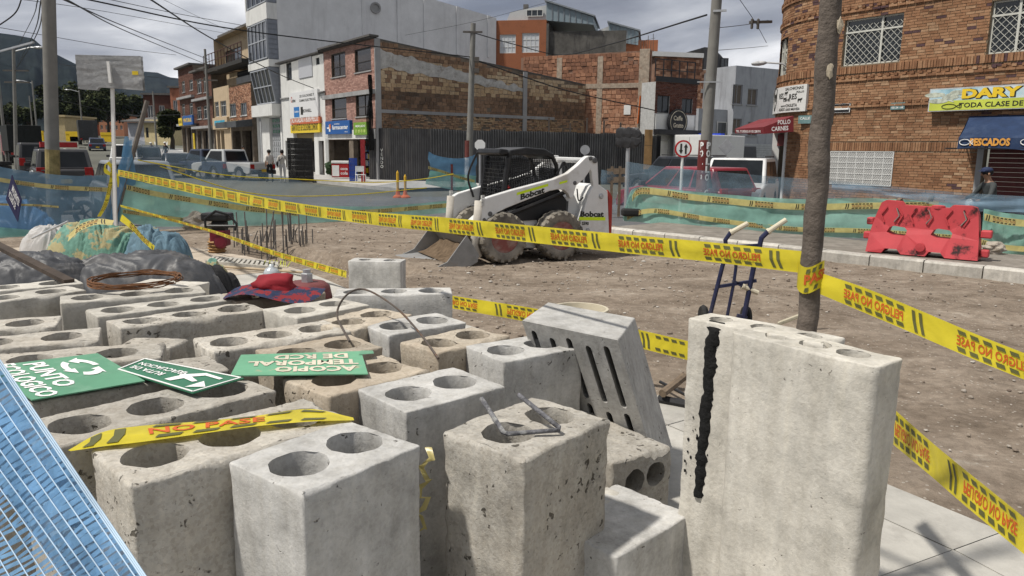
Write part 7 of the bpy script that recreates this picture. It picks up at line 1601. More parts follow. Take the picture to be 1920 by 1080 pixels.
def car(name, label, px, Y, head, kind, mt, group='vehicles along the streets', cat='car', roofrack=False):
 L, W, Hh, bh, a0, a1, r0, r1, nh = KINDS_[kind]; p = atd(px, 300, Y); rz = math.atan2(head[1], head[0])
 slope = math.atan(0.036 * math.sin(rz)) if Y > 52 else 0
 t = thing(name, label, cat, (p.x, Y, gz(p.x, Y) - .03), rz, group); t.rotation_euler = (0, -slope, rz)
 X = lambda f: (f - .5) * L; w = W / 2; gc = .24 if kind in ('sedan', 'hatch') else .34; r = .31 if kind in ('sedan', 'hatch') else .36
 fx, rx_ = X(.80), X(.19)
 def arch(c): return [(c + (r + .05) * math.cos(a), r + (r + .05) * math.sin(a)) for a in np.linspace(math.pi - .2, .2, 7)]
 prof = [(X(0.0) + .04, gc + .1), (X(.05), gc)] + [q for q in arch(rx_)] + [q for q in arch(fx)] + [(X(.96), gc), (X(1.0), gc + .12), (X(1.0), nh - .2), (X(.97), nh - .03), (X(a1 + .02), bh)] + ([(X(a0 + .02), bh), (X(.0), bh + .02)] if kind in ('pickup',) else [(X(max(a0, .02)), bh), (X(.0), bh - .04)])
 mb = MB(); mb.prism(prof, lambda a, b: (a, -w, b), lambda a, b: (a, w, b)); body = mb.build('body', mt, t, bevel=.045, auto=35)
 ci = .14; mb = MB(); c8 = [(X(a0), -w + .03, bh - .02), (X(a1), -w + .03, bh - .02), (X(a1), w - .03, bh - .02), (X(a0), w - .03, bh - .02), (X(r0), -w + ci, Hh), (X(r1), -w + ci, Hh), (X(r1), w - ci, Hh), (X(r0), w - ci, Hh)]
 mb.hexa(c8); mb.build('cabin', mt, t, bevel=.05, auto=40)
 V8 = [Vector(q) for q in c8]
 def glass(nm, i, j, k, l, u0, u1, v0=.12, v1=.86):
  A, B, C_, D = V8[i], V8[j], V8[k], V8[l]; f = lambda u, v: A.lerp(B, u).lerp(D.lerp(C_, u), v); n = (B - A).cross(D - A).normalized() * .012
  q = [f(u0, v0), f(u1, v0), f(u1, v1), f(u0, v1)]; m_ = MB(); m_.hexa([p_ - n for p_ in q] + [p_ + n for p_ in q]); m_.build(nm, CARGLASS, t)
 glass('rear_window', 3, 0, 4, 7, .08, .92); glass('windscreen', 1, 2, 6, 5, .06, .94, .06, .92)
 for (i, j, k, l) in ((0, 1, 5, 4), (2, 3, 7, 6)):
  if kind == 'pickup': glass('side_window', i, j, k, l, .12, .88)
  else: glass('side_window', i, j, k, l, .05, .34); glass('side_window', i, j, k, l, .37, .63); glass('side_window', i, j, k, l, .66, .93)
 for c in (fx, rx_):
  for s_ in (1, -1):
   m_ = MB(); m_.lathe([(r * .62, -.10), (r * .93, -.10), (r, -.06), (r, .06), (r * .93, .10), (r * .62, .10), (r * .62, -.10)], (c, s_ * (w - .10), r), (0, 1, 0), 20, closed=True); wh = m_.build('wheel', RUBBER, t, auto=35)
   m_ = MB(); m_.lathe([(0, .04 * s_), (r * .2, .06 * s_), (r * .5, .03 * s_), (r * .64, .09 * s_)], (c, s_ * (w - .10), r), (0, 1, 0), 16); m_.build('rim', RIMM, wh, auto=35)
 m_ = MB(); m_.box(X(0) - .07, X(0) + .06, -w * .96, w * .96, gc + .02, gc + .26); m_.build('bumper', TRIM if kind != 'sedan' else mt, t, bevel=.03); m_ = MB(); m_.box(X(1) - .06, X(1) + .07, -w * .95, w * .95, gc + .02, gc + .24); m_.build('bumper', TRIM if kind in ('suv', 'pickup') else mt, t, bevel=.03)
 m_ = MB(); m_.box(X(1) - .01, X(1) + .012, -.45, .45, gc + .28, nh - .16); m_.build('radiator_grille', TRIM, t)
 for s_ in (1, -1):
  m_ = MB(); m_.box(X(0) - .012, X(0) + .08, s_ * (w - .17) - .13, s_ * (w - .17) + .14, bh - .34, bh - .08 if kind in ('sedan', 'pickup') else bh + .05); m_.build('tail_light', TAIL, t, bevel=.015)
  m_ = MB(); m_.box(X(1) - .12, X(1) + .01, s_ * (w - .24) - .18, s_ * (w - .24) + .2, nh - .27, nh - .10); m_.build('headlight', HEAD, t, bevel=.02)
  m_ = MB(); m_.box(X(a1 - .07), X(a1 - .04), s_ * (w + .1) - .1, s_ * (w + .1) + .1, bh + .02, bh + .16); m_.build('mirror', TRIM, t, bevel=.02)
 m_ = MB(); m_.box(X(0) - .085, X(0) - .07, -.18, .18, gc + .14, gc + .30); m_.box(X(1) + .072, X(1) + .085, -.18, .18, gc + .06, gc + .2); m_.build('number_plate', PLATE, t)
 if kind == 'pickup':
  m_ = MB(); m_.box(X(.015), X(a0 - .01), -w + .1, w - .1, bh + .005, bh + .03); m_.build('bed_liner', TRIM, t)
 if roofrack:
  m_ = MB(); [m_.bar((X(r0 + .03), s_ * (w - ci - .04), Hh + .05), (X(r1 - .03), s_ * (w - ci - .04), Hh + .05), .035) for s_ in (1, -1)]; m_.build('roof_rail', TRIM, t)
 return t
UP = (-.575, .818)
DKG = paint('dark', (.02, .022, .028)); SIL = paint('silver', (.24, .255, .27)); WHT = paint('white', (.66, .66, .65)); REDC = paint('maroon', (.22, .02, .035)); NAVY = paint('navy', (.03, .04, .07)); GRYC = paint('grey', (.05, .049, .05))
sv = car('parked_suv', 'grey sport utility car seen from behind, right of the concrete pole', 111, 29, UP, 'suv', GRYC, roofrack=True)
mb = MB(); mb.box(-.55, .0, -.6, .6, 1.76, 1.95); mb.build('roof_box', REDP, sv)
car('silver_car', 'silver hatchback close behind the left net post', 243, 20.5, UP, 'hatch', SIL)
car('black_sedan', 'black sedan with lit looking tail lights in front of the dark blue pickup', 331, 47, (-.5, .86), 'sedan', DKG)
car('blue_pickup', 'dark blue pickup between the black sedan and the white pickup', 397, 45, (-.8, .6), 'pickup', NAVY, cat='pickup')
car('white_pickup', 'dusty white pickup parked sideways by the shops', 436, 44, (-.86, .51), 'pickup', paint('dusty_white', (.45, .46, .46)), cat='pickup')
car('white_van', 'white minivan facing us left of the leaning pole', 240, 52, (.35, -.93), 'van', WHT, cat='van')
car('dark_pickup', 'black pickup seen through the blue net right of the white minivan', 278, 54, (-.4, .9), 'pickup', DKG, cat='pickup')
car('dark_sedan', 'dark blue sedan driving away right behind the dark box truck', 184, 88, (-.5, .86), 'sedan', NAVY)
car('red_car', 'maroon hatchback behind the right net by the two way arrow sign', 1288, 21.5, UP, 'hatch', REDC)
car('black_suv', 'black sport utility car behind the maroon hatchback', 1272, 31, UP, 'suv', DKG, roofrack=True)
car('white_suv', 'white sport utility car facing us behind the right net', 1388, 22.5, (-.42, -.9), 'suv', WHT, roofrack=True)
car('dark_hatchback', 'dark hatchback further down the cross street beside the painted concrete pole', 1344, 33, (.3, -.95), 'hatch', DKG)
car('parked_van', 'silver van with an open rear door on the left, behind the motorcycles', 66, 42, UP, 'van', GRYC, cat='van')
def truck(name, label, px, Y, head, mt, h, L=6.5, cabm=DKG):
 p = atd(px, 300, Y); t = thing(name, label, 'truck', (p.x, Y, gz(p.x, Y) - .03), math.atan2(head[1], head[0]), 'vehicles along the streets'); w = 1.15
 mb = MB(); mb.box(-L / 2, L / 2 - 1.9, -w, w, .95, h); mb.build('cargo_box', mt, t, bevel=.04)
 mb = MB(); mb.hexa([(L / 2 - 1.8, -w + .1, .6), (L / 2, -w + .1, .6), (L / 2, w - .1, .6), (L / 2 - 1.8, w - .1, .6), (L / 2 - 1.8, -w + .1, 2.3), (L / 2 - .35, -w + .1, 2.3), (L / 2 - .35, w - .1, 2.3), (L / 2 - 1.8, w - .1, 2.3)]); mb.build('cab', cabm, t, bevel=.05)
 mb = MB(); mb.box(-L / 2 + .05, -L / 2 + .12, -w * .9, w * .9, .6, .94); mb.box(-L / 2 + .2, L / 2 - .3, -.5, .5, .6, .93); mb.build('chassis', TRIM, t)
 mb = MB(); mb.box(-L / 2 - .02, -L / 2 - .001, -w * .9, w * .9, 1.05, h - .12); mb.bar((-L / 2 - .03, 0, 1.05), (-L / 2 - .03, 0, h - .12), .04); mb.build('rear_door', mt, t)
 mb = MB(); mb.hexa([(L / 2 - .14, -.9, 1.5), (L / 2 - .10, -.9, 1.5), (L / 2 - .10, .9, 1.5), (L / 2 - .14, .9, 1.5), (L / 2 - .32, -.9, 2.15), (L / 2 - .28, -.9, 2.15), (L / 2 - .28, .9, 2.15), (L / 2 - .32, .9, 2.15)]); mb.build('windscreen', CARGLASS, t)
 for x in (-L / 2 + 1.1, L / 2 - 1.0):
  for s_ in (1, -1): m_ = MB(); m_.lathe([(0, -.02), (.2, .0), (.25, -.14), (.44, -.14), (.46, 0), (.44, .14), (0, .1)], (x, s_ * (w - .2), .46), (0, s_, 0), 18); m_.build('wheel', RUBBER, t, auto=35)
 for s_ in (1, -1): m_ = MB(); m_.box(-L / 2 - .03, -L / 2 + .03, s_ * .9 - .12, s_ * .9 + .12, .7, .88); m_.build('tail_light', TAIL, t)
 return t
truck('box_truck', 'dark box truck far up the left street, its tall rear doors towards us', 168, 106, (-.53, .85), paint('truck_black', (.018, .019, .02)), 3.3)
truck('covered_truck', 'truck with a black tarpaulin box far left behind the motorcycles', 41, 62, (-.64, .77), M('black_tarp', (.012, .014, .013), var=.4), 3.0, 6, REDC)
tw = truck('white_box_truck', 'white box truck with blue light bars waiting down the cross street', 1345, 47, (.75, .66), WHT, 2.9, 6)
mb = MB(); mb.box(-1, -.6, -.8, .8, 2.91, 3.02); mb.build('blue_light', M('blue_lamp', (.02, .06, .5), rough=.2), tw)
def bike(name, label, pos, rz, motor=False, group=None, cat='bicycle'):
 t = thing(name, label, cat, pos, rz, group); r = .30 if motor else .33; d = .62 if motor else .52
 for x in (-d, d):
  m_ = MB(); m_.lathe([(r - (.09 if motor else .03), -.04 if motor else -.018), (r, -.03 if motor else -.012), (r, .03 if motor else .012), (r - (.09 if motor else .03), .04 if motor else .018), (r - (.09 if motor else .03), -.04 if motor else -.018)], (x, 0, r), (0, 1, 0), 24, closed=True); w_ = m_.build('wheel', RUBBER, t)
  m_ = MB(); [m_.bar((x, 0, r), (x + (r - .03) * math.cos(a), 0, r + (r - .03) * math.sin(a)), .012 if not motor else .03) for a in np.linspace(0, 2 * math.pi, 11 if not motor else 6)[:-1]]; m_.build('spokes', STEEL if not motor else BLACK, w_)
 m_ = MB(); fr = .018 if not motor else .03; F_ = [((-d, 0, r), (-.1, 0, .30)), ((-.1, 0, .30), (-.2, 0, .78)), ((-.2, 0, .72), (d - .12, 0, .72)), ((-.1, 0, .30), (d - .12, 0, .68)), ((d, 0, r), (d - .16, 0, .95)), ((-d, 0, r), (-.2, 0, .72))]
 [m_.tube([a, b], fr, 6) for a, b in F_]; m_.build('frame', REDP if not motor else BLACK, t)
 m_ = MB(); m_.tube(spline([(d - .22, -.3, .98), (d - .14, -.12, 1.0), (d - .14, .12, 1.0), (d - .22, .3, .98)], 10), .014 if not motor else .02, 6); m_.build('handlebar', BLACK, t)
 m_ = MB(); m_.hexa([(-.34, -.07, .80), (-.05, -.03, .80), (-.05, .03, .80), (-.34, .07, .80), (-.34, -.09, .86), (-.05, -.03, .85), (-.05, .03, .85), (-.34, .09, .86)]) if not motor else m_.hexa([(-.65, -.12, .74), (.05, -.12, .70), (.05, .12, .70), (-.65, .12, .74), (-.65, -.10, .86), (.05, -.12, .80), (.05, .12, .80), (-.65, .10, .86)]); m_.build('saddle', BLACK, t, bevel=.02)
 if motor:
  m_ = MB(); m_.blob((.22, 0, .82), .2, 2, .05, 1, sq=(1.3, .8, .75)); m_.build('tank', TRIM, t, smooth=True)
  m_ = MB(); m_.box(-.2, .25, -.15, .15, .28, .6); m_.tube([(.1, .17, .3), (-.7, .2, .36)], .05, 8); m_.build('engine', M('engine_grey', (.08, .08, .08), metal=.4), t, bevel=.03)
  m_ = MB(); m_.lathe([(0, .06), (.08, .05), (.09, 0), (.05, -.06)], (d - .08, 0, .88), (1, 0, 0), 12); m_.build('headlight', HEAD, t)
 return t
p = st(4.6, .35); bike('bicycle', 'bicycle leaning by the pharmacy door next to a dark green bush', (p[0], p[1], .14), GA + .3)
for k, (px, Y, rz, lb) in enumerate([(22, 26, .5, 'leftmost dark motorcycle behind the blue net'), (52, 25, .7, 'dark motorcycle between the leftmost one and the concrete pole'), (70, 23.5, .2, 'black motorcycle half hidden by the big concrete pole'), (104, 17.2, 3.0, 'motorcycle seen as a shadow through the blue net by the net post')]):
 p = atd(px, 300, Y); bike('motorcycle', lb, (p.x, Y, -.03), rz, True, 'motorcycles parked on the left', 'motorcycle')
# ---------------------------------------------------------------- people
SKIN = M('skin', (.32, .18, .12), rough=.6, var=.06, bump=0); HAIR = M('dark_hair', (.012, .01, .009), rough=.6)
def person(label, pos, rz, mats, pose='stand', hat=None, bag=None, scale=1.0, hair=True):
 """one continuous skinned body; mats = (top, legs, shoes, skin)"""
 J = {'pelvis': (0, 0, .95), 'waist': (0, 0, 1.08), 'chest': (.01, 0, 1.30), 'neckb': (0, 0, 1.43), 'neck': (.01, 0, 1.50), 'head': (.035, 0, 1.60), 'crown': (.02, 0, 1.69)}
 for s_, n in ((1, 'l'), (-1, 'r')):
  J.update({n + 'hip': (0, s_ * .09, .90), n + 'knee': (.03 + .06 * s_, s_ * .10, .50), n + 'ank': (-.02 + .10 * s_, s_ * .10, .09), n + 'toe': (.14 + .10 * s_, s_ * .12, .04), n + 'sho': (0, s_ * .17, 1.40), n + 'elb': (-.03 - .05 * s_, s_ * .23, 1.14), n + 'wri': (.08 - .08 * s_, s_ * .22, .90), n + 'hand': (.12 - .08 * s_, s_ * .21, .82)})
 if pose == 'ride':
  for s_, n in ((1, 'l'), (-1, 'r')):
   J.update({n + 'hip': (.05, s_ * .10, .84), n + 'knee': (.38, s_ * .16, .72), n + 'ank': (.22, s_ * .16, .36), n + 'toe': (.38, s_ * .16, .32), n + 'elb': (.26, s_ * .27, 1.12), n + 'wri': (.46, s_ * .26, 1.02), n + 'hand': (.54, s_ * .25, 1.0)})
  J['pelvis'] = (0, 0, .88)
  for k in ('waist', 'chest', 'neckb', 'neck', 'head', 'crown', 'lsho', 'rsho'): x, y, z = J[k]; J[k] = (x + .03 + (z - .88) * .22, y, z - .05)
 E_ = [('pelvis', 'waist', 0, .125, .115), ('waist', 'chest', 0, .115, .14), ('chest', 'neckb', 0, .14, .09), ('neckb', 'neck', 3, .06, .055), ('neck', 'head', 3, .055, .095), ('head', 'crown', 3, .095, .07)]
 for n in 'lr': E_ += [('pelvis', n + 'hip', 1, .12, .095), (n + 'hip', n + 'knee', 1, .09, .062), (n + 'knee', n + 'ank', 1 if mats[1] is not None else 3, .058, .042), (n + 'ank', n + 'toe', 2, .045, .035), ('chest', n + 'sho', 0, .1, .068), (n + 'sho', n + 'elb', 0, .06, .045), (n + 'elb', n + 'wri', mats[4] if len(mats) > 4 else 0, .042, .032), (n + 'wri', n + 'hand', 3, .032, .028)]
 names = list(J); rad = {}
 for a, b, m_, r0, r1 in E_: rad[a] = max(rad.get(a, 0), r0); rad[b] = max(rad.get(b, 0), r1)
 me = bpy.data.meshes.new('body'); me.from_pydata([J[n] for n in names], [(names.index(a), names.index(b)) for a, b, *_ in E_], [])
 o = bpy.data.objects.new('body', me); COL.objects.link(o); sk = o.modifiers.new('skin', 'SKIN'); sk.use_smooth_shade = True
 for i, n in enumerate(names):
  d = me.skin_vertices[0].data[i]; r = rad[n] ; d.radius = (r * (.78 if n in ('waist', 'chest', 'pelvis') else 1), r * (1.05 if n in ('chest', 'pelvis') else 1)); d.use_root = (n == 'pelvis')
 ss = o.modifiers.new('sub', 'SUBSURF'); ss.levels = 1; ss.render_levels = 1
 bpy.context.view_layer.update(); m2 = bpy.data.meshes.new_from_object(o.evaluated_get(bpy.context.evaluated_depsgraph_get())); bpy.data.objects.remove(o); m2.name = 'body'
 for m_ in mats[:4]: m2.materials.append(m_)
 S_ = [(Vector(J[a]), Vector(J[b]), m_) for a, b, m_, *_ in E_]
 for f in m2.polygons:
  c = f.center
  def dist(q): a, b = q[0], q[1]; t = max(0, min(1, (c - a).dot(b - a) / (b - a).length_squared)); return (c - a.lerp(b, t)).length
  f.material_index = min(S_, key=dist)[2]; f.use_smooth = True
 t = thing('person', label, 'person', pos, rz); t.scale = (scale,) * 3; bo = new_obj('body', m2, None, t)
 h = Vector(J['head'])
 m_ = MB(); m_.hexa([h + Vector(q) for q in [(.085, -.012, -.03), (.118, -.014, -.03), (.118, .014, -.03), (.085, .012, -.03), (.085, -.006, .03), (.092, -.005, .03), (.092, .005, .03), (.085, .006, .03)]]); [m_.blob(h + Vector((.0, s_ * .095, 0)), .03, 1, 0, 0, sq=(.8, .4, 1)) for s_ in (1, -1)]; m_.build('nose_and_ears', SKIN, t, smooth=True)
 m_ = MB(); [m_.blob(h + Vector((.085, s_ * .033, .025)), .012, 1, 0, 0) for s_ in (1, -1)]; m_.box(h.x + .086, h.x + .095, -.025, .025, h.z - .062, h.z - .055); m_.build('eyes_and_mouth', BLACK, t)
 if hair:
  m_ = MB(); m_.blob(h + Vector((-.022, 0, .045)), .108, 2, .05, 1, sq=(.98, .95, .95)); m_.build('hair', HAIR, t, smooth=True)
 if hat:
  m_ = MB(); m_.blob(h + Vector((-.005, 0, .075)), .112, 2, .02, 1, sq=(1.05, .95, .62)); P_ = [[h + Vector((.08 + .10 * r_ * math.cos(a), .095 * math.sin(a), .075 - .02 * r_)) for a in np.linspace(-1.4, 1.4, 9)] for r_ in (0, 1)]; m_.grid(P_); m_.build('cap', hat, t, smooth=True)
 if bag:
  m_ = MB(); m_.blob((-.05, .26, 1.0), .14, 2, .1, 3, sq=(.9, .45, 1)); m_.build('bag', bag, t, smooth=True); m_ = MB(); m_.tube([(.0, .24, 1.1), (.08, .05, 1.35), (.0, -.12, 1.44), (-.09, .0, 1.3), (-.05, .22, 1.1)], .015, 5); m_.build('strap', bag, t)
 return t
TOPW = M('shirt_pale', (.52, .48, .44), var=.1); BLK = M('cloth_black', (.015, .015, .017), var=.2); BEI = M('cloth_beige', (.40, .37, .33), var=.12); PALE = M('trousers_pale', (.45, .44, .43), var=.1); GRN = M('jacket_grey', (.05, .055, .055), var=.25, scale=14, bump=.4, fine=15)
def gp(px, Y): p = atd(px, 300, Y); return (p.x, Y, gz(p.x, Y) - .02)
person('woman in a pale top and black shorts walking by the grey garage door', gp(505, 40.6), 2.3, (TOPW, BLK, BLK, SKIN, 3))
person('person in beige with a dark shoulder bag beside the black crate stack', gp(529, 40.2), 1.9, (BEI, PALE, WHITE, SKIN), bag=BLK)
person('dark clothed person standing in the shop doorway under the grey canopy', gp(457, 58), 4.2, (BLK, BLK, BLK, SKIN))
man = person('man in a navy cap and dark jacket riding past the maroon shutter', (atd(1868, 340, 15.6).x, 15.6, -.10), math.pi, (GRN, BLK, BLK, SKIN), pose='ride', hat=M('cap_navy', (.02, .03, .075), var=.2))
q = bike('motorcycle', 'motorcycle under the man in the navy cap, mostly behind the net', (man.location.x + .05, 15.6, -.03), math.pi, True, 'motorcycles parked on the left', 'motorcycle'); del q['group']
for k, (px, Y, lb) in enumerate([(289, 66, 'rider in a dark jacket on the far motorcycle near the mural'), (312, 66, 'rider with a pale helmet standing beyond the first rider')]):
 x, y, z = gp(px, Y); person(lb, (x, y, z + (.0)), -2.0, (BLK, BLK, BLK, SKIN), pose='ride' if k == 0 else 'stand', hat=WHITE, hair=False)
x, y, z = gp(289, 66); bike('motorcycle', 'far motorcycle carrying a rider near the mural', (x, y, z), -2.0, True, None, 'motorcycle')
# ---------------------------------------------------------------- shop front goods
BLC = M('black_crate_plastic', (.022, .02, .018), rough=.5, var=.2)
def crate(name, label, pos, rz, mt, group, w=.42, d=.32, h=.285, src=None):
 if src is not None:
  c = copy_tree(src); c.location = pos; c.rotation_euler = (0, 0, rz); c['label'] = label; return c
 t = thing(name, label, 'crate', pos, rz, group)
 for nm, (x0, x1, y0, y1) in (('front_side', (0, w, 0, .015)), ('back_side', (0, w, d - .015, d)), ('end_side', (0, .015, .016, d - .016)), ('end_side', (w - .015, w, .016, d - .016))):
  m_ = MB(); m_.box(x0, x1, y0, y1, 0, .05); m_.box(x0, x1, y0, y1, h - .07, h - .005); m_.box(x0, x1, y0, y1, h * .45, h * .58)
  for k in range(6):
   if x1 - x0 > y1 - y0: a = x0 + (x1 - x0 - .04) * k / 5; m_.box(a, a + .04, y0 + .001, y1 - .001, .05, h - .07)
   else: a = y0 + (y1 - y0 - .03) * k / 5; m_.box(x0 + .001, x1 - .001, a, a + .03, .05, h - .07)
  m_.build(nm, mt, t)
 m_ = MB(); m_.box(.016, w - .016, .016, d - .016, 0, .012); m_.build('base', mt, t); return t
src = None; ordn = ['lowest', 'second', 'third', 'fourth', 'fifth', 'sixth', 'seventh', 'topmost']
base = atd(541, 335, 40.5); rzc = math.radians(8)
for c_ in range(3):
 for k in range(8):
  off = Vector((math.cos(rzc), math.sin(rzc), 0)) * (.435 * c_); lb = f"black plastic crate, {ordn[k]} of the {['left', 'middle', 'right'][c_]} column of the tall stack"
  q = crate('plastic_crate', lb, (base.x + off.x, base.y + off.y, .02 + k * .292), rzc, BLC, 'black crates stacked in front of the mattress shop', src=src); src = src or q
BLUC = M('blue_crate_plastic', (.02, .06, .30), rough=.5); REDCR = M('red_crate_plastic', (.30, .025, .03), rough=.5)
for (px, Y, mt, g, n, nm) in ((655, 39.5, BLUC, 'coloured crates by the pharmacy door', 5, 'blue'), (677, 38.8, REDCR, 'coloured crates by the pharmacy door', 9, 'red')):
 s0 = None; b = atd(px, 330, Y)
 for k in range(n): q = crate('plastic_crate', f"{nm} plastic crate number {['one', 'two', 'three', 'four', 'five', 'six', 'seven', 'eight', 'nine'][k]} from the bottom of its {'short' if n == 5 else 'tall narrow'} stack by the shop", (b.x, b.y, .14 + k * .24), rzc, mt, g, .40 if n == 5 else .22, .3, .235, s0); s0 = s0 or q
p = atd(622, 325, 42.3); fz = thing('drinks_freezer', 'red and white drinks chest freezer at the pharmacy entrance', 'freezer', (p.x, p.y, .14), GB - .6)
mb = MB(); mb.box(0, .95, 0, .6, .08, .85); mb.build('cabinet', REDP, fz, bevel=.03); mb = MB(); mb.box(.03, .42, -.012, -.001, .15, .75); mb.build('white_panel', WHITE, fz); mb = MB(); mb.box(-.01, .96, -.02, .61, .855, 1.0); mb.build('lid', WHITE, fz, bevel=.03)
mb = MB(); put_text(mb, 'coca', lambda u, v: (u, -.014, v), .7, .5, .16, .4); put_text(mb, 'cola', lambda u, v: (u, -.014, v), .7, .25, .16, .4); mb.build('lettering', WHITEINK, fz)
p = atd(671, 338, 37.6); ch = thing('plastic_chair', 'white plastic chair on the pavement beside the red crates', 'chair', (p.x, p.y, .1), .5)
for x in (0, .4):
 for y in (0, .38): mb = MB(); mb.bar((x, y, 0), (x + (.03 if y else 0), y, .44 if y < .1 else .85), .035); mb.build('leg', WHITE, ch)
mb = MB(); mb.box(-.01, .42, -.01, .4, .42, .45); mb.build('seat', WHITE, ch); mb = MB(); mb.box(0.02, .42, .37, .40, .58, .86); mb.build('backrest', WHITE, ch)
p = st(4.0, .5); mb = MB(); [mb.blob((random.uniform(-.4, .4), random.uniform(-.2, .2), .3 + .5 * random.random()), .22, 1, .5, k) for k in range(9)]; o = mb.build('shrub', M('shrub_green', (.025, .05, .018), var=.5, scale=9)); o.location = (p[0] - .3, p[1], .1); tag(o, 'small dark green bush behind the bicycle', 'bush')
for k, (px, py0, py1, lb) in enumerate([(746, 317, 368, 'yellow and orange delineator post on a cone base, the left one of the pair'), (760, 322, 366, 'thin yellow delineator post, the right one of the pair')]):
 a = atd(px, py1, 29); t = thing('delineator', lb, 'traffic post', (a.x, a.y, -.03), 0, 'delineator posts on the asphalt'); hgt = (py1 - py0) / 1400 * 29
 mb = MB(); mb.lathe([(.2, 0), (.19, .05), (.09, .12), (.06, .3)], (0, 0, 0), n=12); mb.build('base', M('cone_orange', (.55, .12, .03)), t); mb = MB(); mb.lathe([(.05, .3), (.05, hgt - .1), (.0, hgt)], n=10); mb.build('tube', M('delineator_yellow', (.60, .36, .03), stain=rgb(.5, .1, .02), stain_scale=3), t)
# ---------------------------------------------------------------- poles, wires, signs
POLE = M('pole_concrete', (.19, .185, .17), rough=.9, var=.15, scale=3, stain=rgb(.12, .11, .10), stain_amt=.5, streak=True)
def pole(label, px, Y, r0, r1, ztop, lean=0.0, name='utility_pole', mat=POLE, cat='utility pole', g=None):
 p = atd(px, 290, Y); z = gz(p.x, Y) - .04; t = thing(name, label, cat, (p.x, Y, z), 0, g); mb = MB(); mb.tube([(lean * k / 10, 0, (ztop - z) * k / 10) for k in range(11)], [r0 + (r1 - r0) * k / 10 for k in range(11)], 14); mb.build('shaft', mat, t, auto=60); return t
CR_ = M('insulator', (.09, .08, .07), rough=.5)
t = pole('thick bare concrete pole standing close on the left', 88, 17, .148, .135, 8.0, .60); mb = MB(); mb.tube([(.082, 0, 1.1), (.131, 0, 1.75)], [.15, .149], 14); mb.build('faded_band', M('faded_yellow', (.24, .19, .08), var=.5), t)
mb = MB(); mb.bar((-.05, 0, 4.05), (-2.1, 1.5, 3.95), .04); mb.build('bracket', STEEL, t)
t = pole('slim concrete pole with wires in front of the dark hoarding', 878, 36, .17, .12, 7.55, .22); mb = MB(); mb.lathe([(.175, 0), (.17, 1.5)], n=14); mb.build('white_band', WHITE, t); mb = MB(); mb.lathe([(.172, 1.52), (.166, 2.3)], n=14); mb.build('brown_band', M('brown_paint', (.11, .03, .025), var=.2), t)
mb = MB(); [mb.box(.1, .5, -.1, .05, z, z + .2) for z in (5.4, 5.9)]; mb.bar((-.25, -.1, 7.2), (.65, -.1, 7.2), .08); mb.build('crossarm', CR_, t)
t = pole('painted concrete pole with white letters on a maroon band by the two way sign', 1320, 19.5, .155, .12, 7.0, .12)
mb = MB(); mb.lathe([(.165, .3), (.150, 2.17)], n=20); bd = mb.build('maroon_band', M('maroon_band', (.13, .022, .02), var=.2, stain=rgb(.2, .12, .1)), t)
mb = MB()
for a0 in (-1.05, .10):
 for k, ch in enumerate('POLLO CARNES'):
  if ch != ' ': put_text(mb, ch, lambda u, v: (lambda a: (.168 * math.sin(a) + .02, -.168 * math.cos(a), v))(a0 + .22 + u / .16), 0, 1.96 - k * .2, .155, .115, bold=.05)
mb.build('lettering', WHITEINK, bd); mb = MB(); mb.bar((.0, -.1, 5.3), (.3, -.2, 5.3), .05); mb.bar((-.3, -.1, 3.6), (.3, -.2, 3.6), .03); mb.build('bracket', STEEL, t)
for k, (px, Y, r, zt, ln, lb) in enumerate([(28, 55, .14, 8.6, .7, 'leaning concrete pole with a street lamp, second pole from the left edge'), (12, 62, .13, 8.0, 0, 'grey pole at the left edge behind the leaning pole'), (396, 62, .13, 9.5, 0, 'pole in front of the brown brick house'), (295, 95, .12, 8.5, 0, 'thin pole in front of the mural wall'), (74, 100, .12, 10, 0, 'lamp pole right behind the thick concrete pole'), (159, 115, .12, 10, 0, 'lamp pole beside the trees left of the wrapped board'), (66, 130, .12, 10, 0, 'thin far pole left of the thick concrete pole')]):
 t = pole(lb, px, Y, r, r * .7, zt, ln, g='far poles along the left street')
 if k in (0, 4, 5): mb = MB(); z = zt - t.location.z; s_ = 1 if k == 0 else -1; mb.tube([(ln, 0, z - .3), (ln + 1.2 * s_, 0, z), (ln + 1.6 * s_, 0, z)], .05, 5); mb.blob((ln + 1.8 * s_, 0, z), .3, 1, 0, 0, sq=(1.3, .6, .35)); mb.build('lamp_arm', STEEL, t)
 if k in (0, 2): mb = MB(); [mb.bar((ln - .9, 0, z_), (ln + .9, 0, z_), .1) for z_ in (zt - 1.6 - t.location.z, zt - 2.4 - t.location.z)]; mb.build('crossarm', CR_, t)
WIRE = M('cable_black', (.012, .012, .013), rough=.6, bump=0)
def cable(pts, r, label): mb = MB(); q = spline([atd(*p) for p in pts], 26); o = q[0]; mb.tube([p - o for p in q], r, 5); t = mb.build('overhead_cable', WIRE, loc=o); tag(t, label, 'cable', 'overhead cables')
